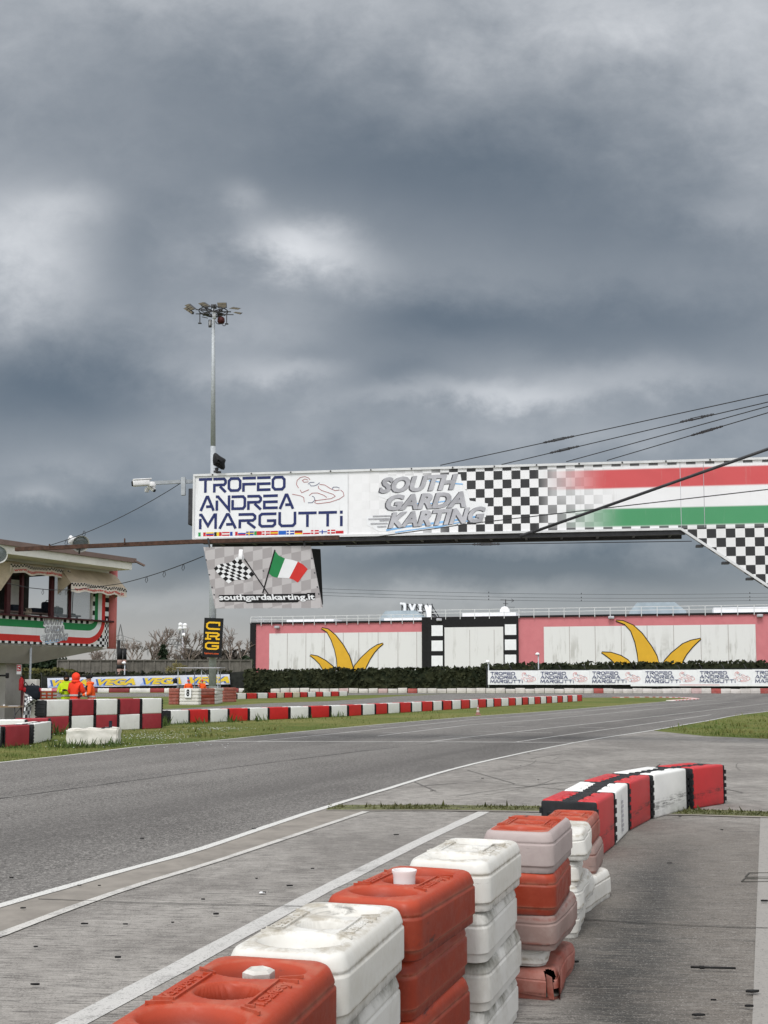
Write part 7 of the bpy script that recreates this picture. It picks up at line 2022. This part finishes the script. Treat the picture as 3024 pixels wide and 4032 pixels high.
DOWN = (((-.27, .03, 1.16), (-.25, -.08, .93)), ((.27, .03, 1.16), (.25, -.08, .93)))
HOLD = (((-.25, -.05, 1.18), (-.05, -.24, 1.24)), ((.25, -.05, 1.18), (.05, -.25, 1.26)))
FWD = (((-.26, -.08, 1.17), (-.18, -.33, 1.10)), ((.26, -.06, 1.17), (.18, -.32, 1.12)))
def stand(px, Y): p = A(px, 2684, Y); return (p.x, p.y, 0)
marshal(stand(262, 36.6), .10, 'person in a yellow high-visibility jacket and black balaclava, hands together at the chest', 'hi_yellow', 'balaclava', HOLD, .02, .985)
p1 = marshal(stand(297, 36.0), pi - .35, 'person seen from behind in a red-orange jacket with the hood up', 'hi_orange', 'hood', FWD, .05, 1.0)
p3 = marshal(stand(364, 35.6), -pi / 2 + .15, 'person in a bright orange jacket and black beanie, turned sideways holding a dark radio', 'hi_orange2', 'beanie', FWD, .16, .965)
q = MB()
for s in (-1, 1): q.rbox((s * .21, -.10, 1.37), (.08, .19, .17), .03, 2)
o = q.build('shoulder_patch', M['black'], p3)
q = MB(); q.rbox((-.05, -.42, 1.12), (.06, .05, .14), .012, 1); q.tube([(-.06, -.42, 1.18), (-.06, -.42, 1.30)], .008, 5); o = q.build('radio', M['black'])
o.location = p3.location; o.rotation_euler = p3.rotation_euler; tag(o, 'black hand radio held by the person in the black beanie', 'radio')
marshal(stand(742, 75.5), .2, 'person in orange with a red cap, lower and nearer the post shelter corner', 'hi_orange2', 'cap', DOWN, .05, .93)
marshal(stand(796, 75.5), .5, 'person in orange raising a black glove inside the marshal post', 'hi_orange2', 'cap', (((-.30, -.05, 1.30), (-.20, -.14, 1.62)), DOWN[1]), .05, .93)

# ------------------------------------------------------------------ weeds along barrier feet, rubber scraps
r = random.Random(12); pp = []
def tuft(px, py, w_, n, s): 
    for k in range(n): p = G(px + r.gauss(0, w_), py + r.gauss(0, 2.0)); pp.append((p.x, p.y, s * r.uniform(.5, 1.2)))
for px, py, w_, n, s in ((235, 2893, 22, 60, 2.2), (460, 2868, 22, 90, 1.6), (640, 2858, 12, 80, 2.2), (300, 2944, 50, 220, 1.3), (440, 2937, 16, 80, 1.4), (790, 2848, 12, 40, 1.6), (905, 2842, 18, 70, 2.0), (1020, 2838, 16, 40, 1.8), (1190, 2830, 18, 60, 1.4), (1330, 2824, 16, 40, 1.8), (60, 2946, 60, 120, .8), (730, 2850, 60, 120, 1.0), (1500, 2806, 120, 120, 1.0), (570, 2860, 20, 60, 1.3)): tuft(px, py, w_, n, s)
o = blades('weeds', pp, .14, M['weed'], r, .28, .6)
SCR = [(330, 3651, .05), (852, 3612, .05), (680, 3645, .02), (494, 3652, .035), (465, 3785, .045), (140, 3893, .05), (1140, 3499, .055), (1040, 3525, .03), (90, 3588, .04), (312, 3497, .03), (390, 3498, .025), (140, 3742, .03), (800, 3553, .03), (1010, 3470, .03), (1560, 3295, .06), (1230, 3430, .03), (2637, 3408, .05), (2810, 3955, .03), (2965, 3922, .08), (2950, 3980, .04), (2268, 3803, .05), (2750, 4015, .06), (3010, 3560, .07), (1900, 3070, .05), (1700, 3120, .05), (2120, 3075, .04), (2450, 3060, .05), (2842, 3276, .03), (2678, 3222, .04), (2050, 3020, .04), (45, 3467, .04), (560, 3310, .05), (1000, 3270, .05)]
for k, (px, py, s) in enumerate(SCR):
    s *= .5
    p = G(px, py); q = MB(); n = 7; a0 = r.uniform(0, 6)
    pts_ = [(s * (.6 + .5 * r.random()) * cos(a0 + 2 * pi * i / n), s * .38 * (.6 + .5 * r.random()) * sin(a0 + 2 * pi * i / n)) for i in range(n)]
    q.prism([V((x, y, .012)) for x, y in pts_], (0, 0, .006 + .15 * s * r.random())); o = q.build('rubber_scrap', M['rubber']); o.location = (p.x, p.y, .0065)
    tag(o, 'small black scrap of tyre rubber lying on the paving', 'rubber scrap', 'scraps of tyre rubber on the paving')
a, b = G(2720, 3828), G(2897, 3832); q = MB(); q.tube([(a.x, a.y, .026), (b.x, b.y, .026)], .006, 6); q.rbox(((a * .75 + b * .25).x, (a * .75 + b * .25).y, .026), (.03, .018, .016), .004, 1)
tag(q.build('rod', M['rubber']), 'thin black rod lying on the concrete near the pale band', 'rod')
p = G(1032, 3524); q = MB(); q.prism([V((p.x + x, p.y + y, .016)) for x, y in ((-.02, -.02), (.02, -.015), (.025, .02), (-.015, .022))], (0, 0, .004)); tag(q.build('paper_scrap', M['white_sheet']), 'small white scrap of paper on the pit lane concrete', 'paper')
